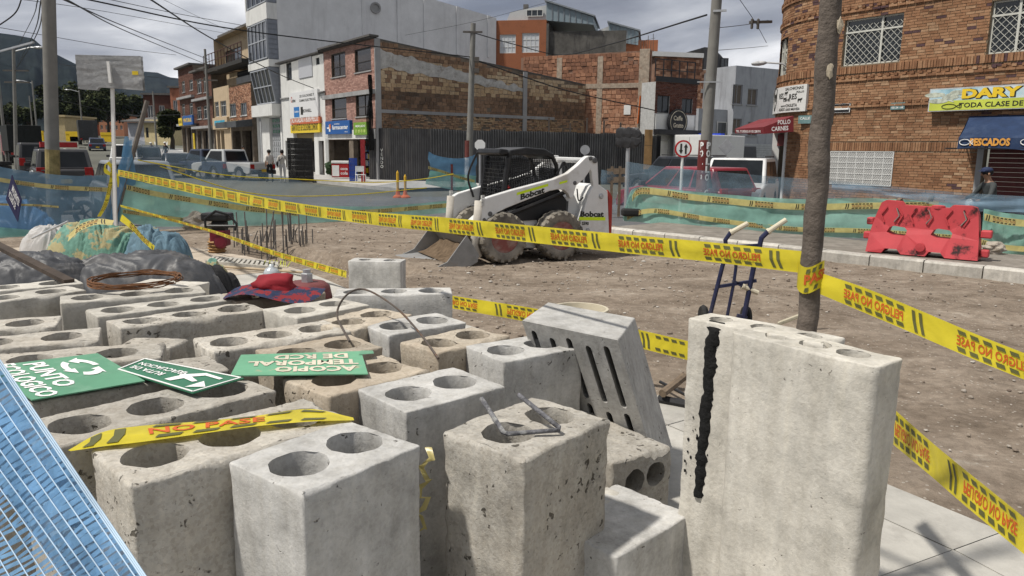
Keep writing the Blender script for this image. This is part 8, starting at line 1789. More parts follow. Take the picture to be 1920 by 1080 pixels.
for i, (pts, r, lb) in enumerate([
 ([(140, -6, 22), (463, 58, 29), (884, 107, 36)], .024, 'thickest cable, sagging from the top left to the slim concrete pole'), ([(196, -3, 26), (330, 25, 32), (480, 52, 38)], .012, 'thin cable just above the thickest cable'),
 ([(276, -5, 20), (400, 74, 32), (525, 140, 45), (608, 173, 51)], .024, 'cable running steeply down to the roof of the white shop'), ([(112, -4, 18), (240, 52, 35), (392, 112, 62)], .02, 'upper one of a pair from the thick pole to the far brick row'), ([(119, -4, 18), (240, 60, 35), (392, 123, 62)], .02, 'lower one of a pair from the thick pole to the far brick row'),
 ([(-10, 50, 40), (100, 69, 44), (230, 91, 52), (330, 103, 66)], .016, 'cable crossing low from the left edge behind the wrapped board'), ([(42, -6, 14), (28, 25, 14), (-10, 53, 14)], .012, 'short looping cable in the top left corner'), ([(20, -4, 30), (200, 22, 36), (420, 62, 60)], .012, 'faint cable across the upper left sky'),
 ([(78, -4, 17), (64, 60, 30), (38, 112, 55)], .016, 'first of the cables dropping left of the thick pole'), ([(84, -4, 17), (66, 70, 30), (30, 130, 55)], .016, 'second of the cables dropping left of the thick pole'), ([(72, -4, 17), (58, 40, 30), (26, 100, 55)], .013, 'thinner cable dropping left of the thick pole'),
 ([(890, 112, 36), (985, 145, 38), (1075, 173, 41), (1228, 207, 44)], .03, 'cable dipping from the slim pole to the cafe house'), ([(890, 62, 36), (960, 82, 40), (1050, 103, 45), (1140, 84, 34), (1325, 28, 19.5)], .024, 'cable sagging between the slim pole and the painted pole'), ([(1330, 54, 19.5), (1400, 46, 26), (1440, 38, 30)], .01, 'thin cable from the painted pole to the rounded corner'),
 ([(1384, -5, 30), (1415, 40, 32), (1437, 80, 30)], .012, 'wire dropping beside the rounded corner'), ([(1060, -5, 45), (900, 38, 46), (760, 66, 50)], .009, 'faint wire over the grey wall'), ([(1335, 95, 19.5), (1400, 90, 26), (1440, 86, 30)], .008, 'lower thin cable right of the painted pole'),
 ([(110, 120, 60), (230, 138, 80), (340, 150, 110)], .02, 'far cable behind the wrapped board'), ([(100, 185, 60), (240, 215, 80), (390, 214, 62)], .02, 'low far cable in front of the yellow house'), ([(300, -4, 40), (390, 40, 45), (462, 72, 55)], .009, 'faint cable up to the tall grey building')]): cable(pts, r, lb)
q = atd(1424, 42, 28); mb = MB(); mb.bar((-.35, 0, 0), (.5, .2, .06), .09); [mb.lathe([(.0, -.22), (.05, -.2), (.05, .12), (0, .16)], (x, x * .2, -.02), n=8) for x in (-.28, -.05)]; o = mb.build('wire_bracket', CR_, loc=q); tag(o, 'dark crossarm with insulators sticking out left of the rounded corner', 'wire bracket')
wf = fl2; pB = at(213, 443, 0); FWB = Frame(Vector((pB.x, pB.y - .2, 0)), math.radians(4)); bo = thing('wrapped_sign_board', 'road sign wrapped in grey plastic film on a white post at the left', 'sign', FWB.o, FWB.rz)
a = FWB.px(143, 103); b = FWB.px(270, 163); WR = M('plastic_film', (.27, .275, .28), rough=.35, var=.2, scale=5, spec=.5, bump=.5, fine=14, stain=rgb(.5, .5, .5), stain_amt=.6, stain_scale=4)
mb = MB(); P_ = []
for j in range(22):
 v = j / 21; P_.append([(a[0] + (b[0] - a[0]) * u + .003 * math.sin(v * 40), -.05 + .009 * noise.noise(Vector((u * 3, v * 26, 1))) + .03 * math.sin(u * 3.1) , a[1] + (b[1] - a[1]) * v - .06 * (v ** 3) * (u < .3) - .07 * u * (v > .9)) for u in np.linspace(0, 1, 30)])
mb.grid(P_); mb.grid([[(p[0], p[1] + .09, p[2]) for p in r[::-1]] for r in P_]); mb.build('wrapped_panel', WR, bo, smooth=True)
q0, q1 = FWB.px(206, 116), FWB.px(214, 445); mb = MB(); mb.bar((q0[0], .08, q0[1]), (q1[0], .08, 0), .055); mb.bar((q0[0], -.065, q0[1]), (q0[0] + .01, -.065, b[1] + .06), .05); mb.build('post', WHITE, bo)
mb = MB(); q = FWB.px(251, 134); mb.box(q[0], q[0] + .11, -.085, -.075, q[1] - .07, q[1]); mb.build('sticker', YELP, bo)
f1 = lambda px, py: fl1(px, py) + Vector((0, -.3, 0)); t = thing('material_store_sign', 'small dark blue lozenge board with white letters hung on the left net', 'sign', f1(40, 340)); o = Vector(t.location)
c4 = [f1(41, 327) - o, f1(59, 372) - o + Vector((.06, -.1, 0)), f1(52, 412) - o + Vector((.06, -.1, 0)), f1(30, 372) - o]; mb = MB(); mb.hexa(c4 + [v + Vector((0, .02, 0)) for v in c4]); mb.build('board', M('ink_blue', (.03, .03, .08), var=.1), t)
ff = lambda u, v: c4[3].lerp(c4[2], v).lerp(c4[0].lerp(c4[1], v), u) + Vector((0, -.012, 0)); mb = MB(); gg = lambda a_, b_: ff(1 - b_, a_) ; put_text(mb, 'ACOPIO DE', gg, .42, .48, .26, .6); put_text(mb, 'MATERIALES', gg, .58, .14, .26, .66); mb.build('lettering', WHITEINK, t)
def post_sign(nm, label, px, py, Y, r, kind, base):
 p = atd(px, py, Y); t = thing(nm, label, 'road sign', (p.x, Y, 0)); mb = MB(); mb.tube([(0, .03, -.05), (0, .03, p.z + (r * .6 if kind != 'two' else 0))], .035, 8); mb.build('post', WHITE if kind == 'two' else STEEL, t); mb = MB(); n = {'two': 32, 'oct': 8, 'disc': 24, 'diamond': 4}[kind]
 mb.add([(r * math.sin(2 * math.pi * (k + (.5 if n == 8 else 0)) / n), y, p.z + r * math.cos(2 * math.pi * (k + (.5 if n == 8 else 0)) / n)) for y in (-.01, .01) for k in range(n)], [tuple(range(n)), tuple(range(2 * n - 1, n - 1, -1))] + [(k, n + k, n + (k + 1) % n, (k + 1) % n) for k in range(n)])
 pl = mb.build('plate', base, t); return t, p.z, pl
t, z, pl = post_sign('two_way_sign', 'round red ringed sign with a down and an up arrow on a white post', 1281, 279, 18.2, .205, 'two', M('sign_red', (.45, .02, .02), rough=.4, bump=0))
mb = MB(); mb.add([(.165 * math.sin(a), -.014, z + .165 * math.cos(a)) for a in np.linspace(0, 2 * math.pi, 29)[:-1]], [tuple(range(28))]); mb.build('white_face', WHITEINK, pl)
mb = MB()
for x, s_ in ((-.055, -1), (.06, 1)): mb.add([(x + u, -.018, z + s_ * v) for u, v in [(-.022, -.12), (.022, -.12), (.022, .03), (.05, .03), (0, .125), (-.05, .03), (-.022, .03)]], [(0, 1, 2, 6), (3, 4, 5)])
mb.build('arrow', BLACKINK, pl)
post_sign('sign_back', 'white octagonal sign seen from behind above the loader cab', 900, 272, 27, .2, 'oct', WHITE); post_sign('sign_back', 'round pale sign seen from behind over the loader arm', 1097, 281, 27, .17, 'disc', STEEL); post_sign('sign_back', 'diamond shaped sign seen from behind near the white box truck', 1362, 276, 26, .28, 'diamond', STEEL)
q = frp(1180, 258); t = thing('wrapped_sign', 'small sign wrapped in black plastic on the right net post', 'sign', q + Vector((0, .1, 0)), -.5); mb = MB(); [mb.blob((x, -.06, z), .16, 1, .3, int(x * 50), sq=(1, .2, 1)) for x in (-.16, 0, .16) for z in (-.09, .09)]; mb.build('wrapping', M('black_film', (.03, .03, .032), rough=.4, var=.3), t)
c = at(1512, 617, 1.2); d1 = c.y; tp_ = atd(1561, -40, d1); mb = MB(); K = 40; P_ = [Vector((c.x, c.y, .12))] + [c.lerp(tp_, 1.7 * k / K) + Vector((.010 * noise.noise(Vector((k * .35, 0, 0))), .008 * noise.noise(Vector((k * .4, 4, 0))), 0)) for k in range(K + 1)]
mb.tube(P_, [.034 + .0035 * noise.noise(Vector((k * .5, 2, 2))) for k in range(K + 2)], 16)
t = thing('wooden_pole', 'rough peeling wooden pole rising behind the tall pale blocks', 'pole', (c.x, c.y, .12)); o = Vector(t.location); mb.v = [tuple(Vector(v) - o) for v in mb.v]
mb.build('trunk', M('bark_pole', (.115, .095, .08), rough=.9, var=.4, scale=14, bump=.5, fine=50, stain=rgb(.27, .25, .22), stain_amt=.6, stain_scale=7, stain_lo=.58, stain_hi=.66, streak=True), t, smooth=True)
pc = lambda py: c.lerp(tp_, (617 - py) / 657.0)
mb = MB(); [mb.blob(pc(y_) - o + Vector((x_, -.036, 0)), .012, 1, .6, y_, sq=(.8, .3, 2)) for y_, x_ in ((125, .0), (45, .02))]; mb.build('peeled_bark', M('peeled', (.42, .36, .27)), t)
mb = MB(); a, b = pc(536), pc(484); P_ = [[a.lerp(b, v) - o + Vector((.042 * math.sin(w), -.042 * math.cos(w), .012 * math.sin(w * 2))) for w in np.linspace(0, 2 * math.pi, 22)] for v in np.linspace(0, 1, 5)]; mb.grid(P_); tw = mb.build('tape_wrap', TAPE, t, smooth=True)
fz_ = lambda u, v: a.lerp(b, v) - o + Vector((.044 * math.sin(u), -.044 * math.cos(u), .012 * math.sin(u * 2))); mb = MB(); put_text(mb, 'PASE', fz_, .12, .36, .34, 1.9, bold=.04); mb.build('lettering', PRINTRED, tw); mb = MB(); [mb.quad(fz_(u, v), fz_(u + .28, v), fz_(u + .36, v + .16), fz_(u + .08, v + .16)) for u, v in ((-.75, .76), (-.3, .76), (.2, .76), (-.8, .06), (-.1, .08))]; mb.build('printed_bar', PRINT, tw)
# ---------------------------------------------------------------- things on and around the blocks
SGN = M('sign_green', (.10, .27, .16), rough=.4, var=.12, bump=0, stain=rgb(.26, .38, .29), stain_amt=.5, stain_scale=5)
def flat_sign(nm, label, px4, z, draw, mt=SGN, zs=None, ink=WHITEINK):
 q = [at(p[0], p[1], (zs or [z] * 4)[i]) for i, p in enumerate(px4)]; o = q[0].copy(); t = thing(nm, label, 'sign', o); mb = MB(); q = [v - o for v in q]; mb.hexa(q + [v + Vector((0, 0, .005)) for v in q]); mb.build('plate', mt, t)
 f = lambda u, v: q[0].lerp(q[1], u).lerp(q[3].lerp(q[2], u), v) + Vector((0, 0, .0075)); m_ = MB(); draw(m_, f); m_.build('lettering', ink, t); return t, f
def rec(m, f):                                  # three chasing arrows
 for k in range(3):
  a0 = k * 2.094; R_ = lambda a, r: f(.70 + .16 * r * math.cos(a), .62 + .26 * r * math.sin(a))
  for j in range(5): a = a0 + j * .24; m.quad(R_(a, .65), R_(a, 1), R_(a + .24, 1), R_(a + .24, .65))
  m.add([R_(a0 + 1.2, .45), R_(a0 + 1.2, 1.2), R_(a0 + 1.85, .85)], [(0, 1, 2)])
def dr1(m, f):
 g = lambda u, v: f(v, 1 - u); put_text(m, 'PUNTO', g, .45, .30, .17, .74, bold=.03); put_text(m, 'ECOLOGICO', g, .50, .07, .17, .98, bold=.03); rec(m, f)
flat_sign('recycling_sign', 'green board lettered PUNTO ECOLOGICO with recycling arrows, beside the blue mesh', [(60, 752), (272, 716), (183, 664), (-30, 690)], .872, dr1, zs=[.868, .868, .875, .875])
def dr2(m, f):
 for a, b in (((.02, .03), (.98, .03)), ((.98, .03), (.98, .97)), ((.98, .97), (.02, .97)), ((.02, .97), (.02, .03))): m.bar(f(*a), f(*b), .008, .002)
 g = lambda u, v: f(1 - u, 1 - v); put_text(m, 'RUTA DE', g, .74, .56, .17, .38); put_text(m, 'EVACUACION', g, .68, .28, .17, .5)
 m.add([f(u, v) for u, v in [(.55, .18), (.62, .18), (.66, .42), (.78, .36), (.80, .44), (.68, .56), (.74, .74), (.90, .70), (.90, .78), (.70, .86), (.60, .62), (.50, .74), (.47, .68), (.58, .50)]], [(0, 1, 2, 13), (2, 3, 4, 5), (2, 5, 10, 13), (5, 6, 9, 10), (6, 7, 8, 9), (10, 11, 12, 13)]); m.add([f(u, v) for u, v in [(.84, .1), (.96, .3), (.84, .5)]], [(0, 1, 2)])
flat_sign('exit_route_sign', 'white edged green board with a running figure, between the recycling sign and the torn sign', [(218, 695), (362, 739), (458, 711), (270, 674)], .87, dr2, M('sign_green_dark', (.03, .15, .08), rough=.4, var=.1, bump=0))
def dr3(m, f): g = lambda u, v: f(1 - u, 1 - v); [put_text(m, s_, g, x, y, .2, w, bold=.04) for s_, x, y, w in (('ACOPIO', .38, .68, .62), ('TEMPORAL', .48, .40, .86), ('DE RCD', .42, .12, .6))]
t, f = flat_sign('torn_sign', 'torn worn green board lettered ACOPIO TEMPORAL upside down', [(432, 706), (690, 703), (677, 660), (452, 667)], .87, dr3, M('sign_green_worn', (.13, .33, .20), rough=.55, var=.15, bump=0, stain=rgb(.34, .30, .2), stain_amt=.9, stain_scale=6, stain_lo=.6, stain_hi=.66), ink=M('cream_ink', (.6, .55, .42)))
mb = MB(); mb.quad(f(.97, .8), f(1.1, .84), f(1.1, .98), f(1.0, 1.0)); mb.build('torn_strip', SGN, t)
ta = [(128, 845, .863), (190, 812, .866), (260, 800, .875), (380, 790, .872), (480, 779, .875), (580, 766, .872), (662, 782, .86)]; tb = [(132, 848, .86), (200, 838, .863), (270, 829, .87), (380, 812, .868), (480, 798, .872), (580, 790, .87), (664, 787, .858)]
tape('tape_scrap', 'crumpled piece of yellow tape lying along the long worn block', [at(*p) for p in ta], [at(*p) for p in tb], per=7, flipu=False, phase=.4, start=.0, wob=.008, off=.003, seg=20, ps=2.3)
mb = MB(); P_ = []; c0 = atd(798, 905, 2.35)
for k in range(14): t_ = k / 13; P_.append([(c0.x + .02 * math.sin(k * 1.7) - .03 * t_ + .025 * j * (1 - .4 * t_), c0.y + .06 + .03 * math.cos(k * 2.3 + j), c0.z + .09 - .30 * t_) for j in (-.5, 0, .5)])
mb.grid(P_); tag(mb.build('tape_scrap', TAPEOLD, smooth=True), 'crumpled yellow tape stuffed between the two foremost blocks', 'warning tape')
def wire(nm, label, cat, pts, r, mt, n=30, cl=False): q = spline([at(*p) if len(p) == 3 else Vector(p[:3]) for p in pts], n); o = q[0]; mb = MB(); mb.tube([p - o for p in q], r, 7); return tag(mb.build(nm, mt, loc=o, smooth=True), label, cat)
q = [at(903, 747, .94), at(946, 814, .868), at(1054, 806, .868), at(972, 740, .94)]; mb = MB(); o = q[1]
pts = [q[0], q[0].lerp(q[1], .94), q[1].lerp(q[2], .06), q[1].lerp(q[2], .5), q[1].lerp(q[2], .95), q[2].lerp(q[3], .06), q[3]]; mb.tube([p - o for p in pts], .0085, 8); tag(mb.build('steel_staple', M('mortar_steel', (.12, .12, .13), rough=.7, var=.6, scale=40, stain=rgb(.4, .4, .38), stain_amt=.8, stain_scale=25, bump=.6), loc=o, smooth=True), 'bent mortar flecked steel staple lying over the holes of the rough block', 'steel bar')
a = [at(655, 640, .86), atd(632, 590, 4.1), atd(650, 553, 4.15), atd(685, 543, 4.2), atd(740, 575, 4.0), atd(785, 622, 3.8), at(822, 672, .87)]; o = a[0]; mb = MB(); mb.tube([p - o for p in spline(a, 40)], .006, 6); tag(mb.build('wire_loop', RUST, loc=o), 'thin bent wire arching over the tan blocks', 'wire')
o = at(250, 532, .875); t = thing('wire_coil', 'oval coil of rusty tie wire lying on the rear blocks', 'wire coil', o); c1_, c2_ = at(180, 530, .875) - o, at(330, 532, .875) - o; ww = (c2_ - c1_).length / 2
for k in range(9):
 r_ = random.uniform(.9, 1.05); mb = MB(); mb.tube([((c1_ + c2_) / 2 + Vector((ww * r_ * math.cos(a_) + .02 * noise.noise(Vector((a_, k, 0))), .30 * r_ * math.sin(a_), .01 + .004 * k + .015 * noise.noise(Vector((a_ * 2, k, 3)))))) for a_ in np.linspace(0, 6.2, 34)], .004, 5); mb.build('wire_turn', M('rust_wire', (.16, .075, .035), rough=.9, var=.4), t)
def cloth(nm, label, cat, px, py, z, rx_, ry_, h, mt, seed, rz=0.0, fr=3.0, amp=.35, base=.12, n=84, fold_=.17, flat=False):
 c = at(px, py, z); mb = MB(); P_ = []
 for i in range(n + 1):
  row = []
  for j in range(n + 1):
   u, v = i / n * 2 - 1, j / n * 2 - 1; x, y = u * math.sqrt(1 - v * v / 2), v * math.sqrt(1 - u * u / 2); r = min(1, math.hypot(x, y)); q = Vector((x * fr * rx_ * 1.3, y * fr * ry_ * 1.3, seed)); th_ = 1.6 * noise.noise(q * .6 + Vector((3, 3, 3))) + rz; q = Vector(((q.x * math.cos(th_) + q.y * math.sin(th_)) * .7, (q.y * math.cos(th_) - q.x * math.sin(th_)) * 2.2, seed))
   q += Vector((noise.noise(q * .7), noise.noise(q * .7 + Vector((9, 2, 5))), 0)) * 1.2; rid = sum((1 - 2.4 * abs(noise.noise(q * f_ + Vector((f_, 7, seed))))) / f_ ** .8 for f_ in (1, 2.1, 4.3)); k = (1 - r ** 3.2); bulge = h * k * (1 + amp * noise.noise(q * .45)) + h * fold_ * rid * (k ** .4) + .01 * noise.noise(q * 9)
   wv = 1 + .18 * noise.noise(Vector((math.atan2(y, x) * 1.3, seed, 1))) * r; X_, Y_ = x * rx_ * wv, y * ry_ * wv; row.append((X_ * math.cos(rz) - Y_ * math.sin(rz), X_ * math.sin(rz) + Y_ * math.cos(rz), base - z + bulge * 1.0 + (z - base) * k ** .3))
  P_.append(row)
 mb.grid(P_); o = mb.build(nm, mt, loc=c, smooth=not flat); return tag(o, label, cat)
TEALC = M('teal_netting', (.12, .25, .20), rough=.8, var=.3, scale=9, bump=.4, fine=40, stain=rgb(.33, .285, .15), stain_amt=.95, stain_scale=3.2, stain_lo=.50, stain_hi=.54); BLUC_ = M('blue_netting', (.10, .17, .22), rough=.8, var=.3, scale=9, bump=.4, stain=rgb(.38, .33, .14), stain_amt=.9, stain_scale=2.5, stain_lo=.6, stain_hi=.63); PLAS = M('charcoal_plastic', (.058, .060, .066), rough=.5, var=.2, scale=4, spec=.35, stain=rgb(.17, .16, .15), stain_amt=.6, stain_scale=3, bump=.25, fine=7)
cloth('net_bundle', 'crumpled heap of green and yellow netting at the foot of the left net post', 'netting', 190, 468, .35, .72, .5, .34, TEALC, 3, .2, 3, .5); cloth('net_bundle', 'crumpled blue netting at the right side of the green net heap', 'netting', 300, 474, .35, .46, .4, .27, BLUC_, 5, -.2, 3, .6)
cloth('plastic_sheet', 'big wrinkled charcoal plastic sheet behind the rear blocks', 'plastic sheet', 262, 512, .62, .84, .42, .15, PLAS, 8, .05, 2.6, .5, fold_=.24); cloth('plastic_sheet', 'folded charcoal plastic sheet at the left edge under the plank', 'plastic sheet', 50, 508, .66, .72, .45, .14, PLAS, 11, .2, 2.6, .5, fold_=.24); cloth('plastic_sheet', 'small black plastic scrap beside the rear tan block', 'plastic sheet', 412, 527, .5, .24, .14, .12, BLK, 13, 0, 6, .8)
cloth('white_sack', 'pile of dirty white sacks left of the green net heap', 'sack', 92, 456, .4, .42, .32, .22, M('white_sack', (.42, .41, .40), rough=.7, var=.15, stain=rgb(.3, .26, .22), stain_amt=.6, stain_scale=4), 15, 0, 4, .8); cloth('blue_tarp', 'bright blue plastic sheet behind the blue net at the left edge', 'tarpaulin', 12, 428, .1, 1.05, .5, .55, M('bright_tarp', (.07, .19, .40), rough=.5, var=.15), 17, 0, 1.5, .3)
cloth('green_scrap', 'small ball of green netting beside the broom handle', 'netting', 405, 512, .25, .16, .12, .12, TEALC, 19, 0, 7, .8)
mb = MB(); a, b = atd(-20, 452, 6.0), at(130, 528, .86); mb.bar(Vector((0, 0, 0)), b - a, .07, .03); tag(mb.build('plank', M('dark_plank', (.06, .045, .035), var=.4, scale=9), loc=a), 'dark wooden plank leaning over the charcoal sheet at the left edge', 'plank')
for k, (ps_, lb) in enumerate([([(228, 408), (246, 424), (268, 448), (290, 466)], 'yellow tape end lying down the right side of the green net heap'), ([(128, 446), (150, 424), (182, 414), (214, 418)], 'faded yellow tape strip folded into the left side of the green net heap')]):
 tape('tape_scrap', lb, [atd(x_, y_ - 5, 9.75 - .0 * k) for x_, y_ in ps_], [atd(x_ - 3, y_ + 6, 9.65) for x_, y_ in ps_], TAPE if k == 0 else TAPEOLD, old=True, phase=k, wob=.03)
mb = MB(); a, b = at(60, 447, .75), atd(128, 415, 8.4); mb.tube([Vector((0, 0, 0)), b - a], .012, 6); tag(mb.build('thin_rod', STEEL, loc=a), 'thin pale rod sticking up over the white sacks', 'rod')
hat = thing('sun_hat', 'red and navy patterned cloth hat lying on the tan block', 'hat', at(515, 556, .86)); mb = MB(); P_ = []
for i in range(9):
 t_ = i / 8; P_.append([((.09 + .17 * t_) * math.cos(a_) * 1.25, (.09 + .12 * t_) * math.sin(a_), .045 * (1 - t_) + .02 + .03 * t_ * math.sin(a_ * 3 + 1)) for a_ in np.linspace(0, 2 * math.pi, 34)])
mb.grid(P_); mb.build('brim', M('hat_print', (.02, .03, .07), var=.4, scale=20, bump=0, stain=rgb(.2, .02, .025), stain_amt=1, stain_scale=14, stain_lo=.5, stain_hi=.52), hat, smooth=True); mb = MB(); mb.blob((.0, 0, .075), .135, 2, .35, 4, sq=(1, .8, .6)); mb.build('crown', M('hat_red', (.22, .012, .02), rough=.8, var=.2), hat, smooth=True)
q = at(577, 556, .80); t = thing('cast_dome', 'dull red cast dome with a steel nut on top behind the patterned hat', 'casting', q); mb = MB(); mb.lathe([(.165, -.1), (.165, 0), (.15, .075), (.12, .10), (0, .105)], n=28); mb.build('dome', M('dull_red', (.15, .045, .045), rough=.6, var=.2), t, auto=40); mb = MB(); mb.lathe([(.042, .10), (.042, .16), (.03, .165)], n=6); mb.lathe([(.026, .16), (.026, .19), (0, .19)], n=12); mb.build('nut', STEEL, t)
q = at(510, 524, .13); mb = MB(); mb.lathe([(0, 0), (.10, .01), (.11, .08), (.08, .14), (.03, .17), (.03, .2), (0, .2)], n=16); o = mb.build('water_bag', M('clear_plastic', (.42, .45, .48), rough=.15, var=.15, spec=.6), loc=q, smooth=True); tag(o, 'small clear plastic water bag on the dusty slab behind the hat', 'plastic bag')
a, b = at(418, 500, .16), at(585, 512, .16); mb = MB(); mb.tube([Vector((0, 0, 0)), b - a], .018, 8); t = thing('broom', 'broom with a pale wooden handle lying on the dusty slab', 'broom', a); mb.build('handle', M('pale_wood', (.40, .32, .22), var=.2), t); q = at(495, 500, .14) - a; mb = MB(); [mb.bar(q + Vector((.03 * k, .01, .0)), q + Vector((.03 * k + random.uniform(-.04, .04), .12, .07)), .008) for k in range(12)]; mb.build('bristle', M('lime_bristle', (.42, .45, .05)), t)['kind'] = 'stuff'
g = [at(385, 489, .2), at(520, 501, .2), at(522, 491, .2), at(400, 480, .2)]; t = thing('grate_slab', 'pale slotted slab lying at the edge of the trench', 'slab', g[0]); q = [v - g[0] for v in g]; mb = MB(); fq = lambda u, v, z: q[0].lerp(q[1], u).lerp(q[3].lerp(q[2], u), v) + Vector((0, 0, z))
for k in range(15): u0, u1 = k / 14.6, (k + .6) / 14.6; mb.hexa([fq(u0, .1, -.05), fq(u1, .1, -.05), fq(u1, .9, -.05), fq(u0, .9, -.05), fq(u0, .1, 0), fq(u1, .1, 0), fq(u1, .9, 0), fq(u0, .9, 0)])
for v0, v1 in ((0, .1), (.9, 1)): mb.hexa([fq(0, v0, -.1), fq(1, v0, -.1), fq(1, v1, -.1), fq(0, v1, -.1), fq(0, v0, .004), fq(1, v0, .004), fq(1, v1, .004), fq(0, v1, .004)])
mb.build('slotted_panel', BEIGE, t)
rb = thing('rebar_cage', 'cluster of upright steel bars standing in the trench', 'rebar', at(520, 492, -.1)); o = Vector(rb.location)
for k in range(60):
 px = random.choice([random.uniform(434, 472), random.uniform(480, 520), random.uniform(528, 590), random.uniform(535, 588)]); py = random.uniform(474, 492); a = at(px, py, -.2); hh = random.choice([.45, .5, .55, .6, .8, .95]) * random.uniform(.85, 1.1); mb = MB(); mb.tube([a - o, a - o + Vector((random.uniform(-.03, .03) + (.22 if k % 11 == 0 else 0), random.uniform(-.03, .03), hh))], .012, 5); mb.build('bar', M('dull_rebar', (.15, .14, .13), rough=.8, var=.3, stain=rgb(.13, .07, .04), stain_amt=.6, stain_scale=9), rb)
c = at(408, 484, .02); rm = thing('tamping_rammer', 'red engined tamping rammer with tan bellows at the edge of the trench', 'rammer', c); o = c; rp = lambda px, py, dy=0.0: atd(px, py, c.y + dy) - o
mb = MB(); mb.lathe([(r_, z_) for k in range(6) for r_, z_ in ((.15, .02 + k * .05), (.115, .045 + k * .05))] + [(.12, .33)], n=18); mb.build('bellows', M('tan_rubber', (.33, .19, .08), rough=.7, var=.2), rm, auto=70); mb = MB(); mb.box(-.17, .17, -.25, .12, -.05, .02); mb.build('foot', WOOD, rm)
mb = MB(); q = rp(413, 447); mb.box(q.x - .13, q.x + .13, -.12, .12, q.z - .12, q.z + .14); mb.lathe([(.11, 0), (.11, .05), (.06, .06)], (q.x + .06, -.12, q.z - .04), (0, -1, 0), 18); mb.build('engine', M('engine_red', (.15, .015, .03), rough=.4), rm, bevel=.02); mb = MB(); q = rp(410, 408); mb.box(q.x - .24, q.x + .20, -.15, .15, q.z - .05, q.z + .08); mb.box(q.x - .1, q.x + .12, -.1, .1, q.z - .25, q.z - .05); mb.build('tank', BLACK, rm, bevel=.03)
mb = MB(); L_ = [(386, 432), (384, 410), (404, 396), (428, 402), (444, 420), (440, 432)]; [mb.tube([rp(*p, dy) for p in L_], .022, 6) for dy in (-.2, .2)]; mb.tube([rp(388, 424, -.2), rp(444, 424, -.2)], .022, 6); mb.build('handle_frame', BLACK, rm)
for k, (px, py, rr_, lb) in enumerate([(375, 430, .34, 'grey boulder left of the tamping rammer'), (1862, 473, .16, 'pale rock beside the red barrier')]):
 q = at(px, py, .02 if k == 0 else .215); mb = MB(); mb.blob((0, 0, rr_ * .45), rr_, 3, .45, 30 + k, sq=(1.2, .8, .62), freq=1.3); tag(mb.build('rock', M('rock_pale', (.34, .30, .25), var=.25, scale=9, bump=.8, fine=18), loc=q), lb, 'rock')
hy = 7.3; c = at(1365, 612, .0); ht = thing('hand_truck', 'navy hand truck with cream grips standing on the dirt behind the blocks', 'hand truck', (c.x, hy, .03)); o = Vector(ht.location); hp = lambda px, py, dy=0.0: atd(px, py, hy + dy) - o; NV = M('navy_metal', (.018, .022, .06), rough=.45, var=.25, stain=rgb(.1, .09, .08), stain_amt=.4)
mb = MB(); mb.tube([hp(1326, 612), hp(1362, 470), hp(1360, 450), hp(1370, 436)], .022, 8); mb.tube([hp(1390, 618), hp(1415, 492), hp(1424, 462), hp(1428, 446), hp(1440, 434)], .026, 8); mb.tube([hp(1362, 600), hp(1376, 530), hp(1380, 500), hp(1376, 470)], .016, 6); mb.bar(hp(1343, 538), hp(1418, 526), .03); mb.bar(hp(1361, 464), hp(1424, 460), .035); mb.bar(hp(1382, 592), hp(1400, 596), .04); mb.build('frame', NV, ht, smooth=False)
CRM = M('cream_grip', (.55, .50, .38), rough=.6, var=.12)
for a, b in (((1369, 437), (1402, 419)), ((1439, 435), (1474, 412)), ((1391, 536), (1421, 549))): mb = MB(); mb.tube([hp(*a), hp(*b)], .025, 10); mb.tube([hp(*a), hp(*a).lerp(hp(*b), .12)], .032, 10); mb.build('grip', CRM, ht)
mb = MB(); mb.bar(hp(1374, 526), hp(1395, 538), .03); mb.build('stub_arm', NV, ht)
for px in (1318, 1398): mb = MB(); q = hp(px, 606, .12); mb.lathe([(0, -.03), (.11, -.03), (.13, 0), (.11, .03), (0, .03)], (q.x, q.y, .13), (1, 0, 0), 18); mb.build('wheel', RUBBER, ht)
A_, B_ = at(1623, 471, .215), at(1833, 489, .215); br = thing('plastic_barrier', 'scorched red plastic road barrier standing on the kerb', 'barrier', A_, math.atan2(B_.y - A_.y, B_.x - A_.x)); L_ = (B_ - A_).length; Hb = .86
RB = M('barrier_red', (.47, .055, .065), rough=.5, var=.12, scale=3, spec=.35, bump=.1, stain=rgb(.012, .01, .01), stain_amt=.97, stain_scale=1.9, stain_lo=.56, stain_hi=.64)
OUT = [(0, 0), (.15, 0), (.18, .09), (.29, .09), (.33, 0), (.55, 0), (.58, .09), (.68, .09), (.72, 0), (1, 0), (.985, .35), (.955, .80), (.93, .93), (.88, .96), (.73, .96), (.70, .90), (.30, .92), (.27, .985), (.13, 1.0), (.09, .95), (.045, .68), (.012, .36)]
SL = [[(.17, .40), (.19, .49), (.23, .52), (.33, .50), (.355, .45), (.35, .37), (.33, .34), (.22, .35)], [(.57, .40), (.59, .49), (.63, .52), (.73, .50), (.755, .45), (.75, .37), (.73, .34), (.62, .35)]]
P_ = []; E_ = []
for lp in [OUT] + SL: s0 = len(P_); P_ += [Vector((x * L_, z * Hb)) for x, z in lp]; E_ += [(s0 + i, s0 + (i + 1) % len(lp)) for i in range(len(lp))]
ov, oe, of, *_ = delaunay_2d_cdt(P_, E_, [], 1, 1e-6)
def inpoly(c, pl):
 r_ = False
 for i in range(len(pl)):
  (x0, y0), (x1, y1) = pl[i], pl[i - 1]
  if (y0 > c.y / Hb) != (y1 > c.y / Hb) and c.x / L_ < (x1 - x0) * (c.y / Hb - y0) / (y1 - y0) + x0: r_ = not r_
 return r_
fc = [f for f in of if not any(inpoly(sum((ov[i] for i in f), Vector((0, 0))) / len(f), s_) for s_ in SL)]
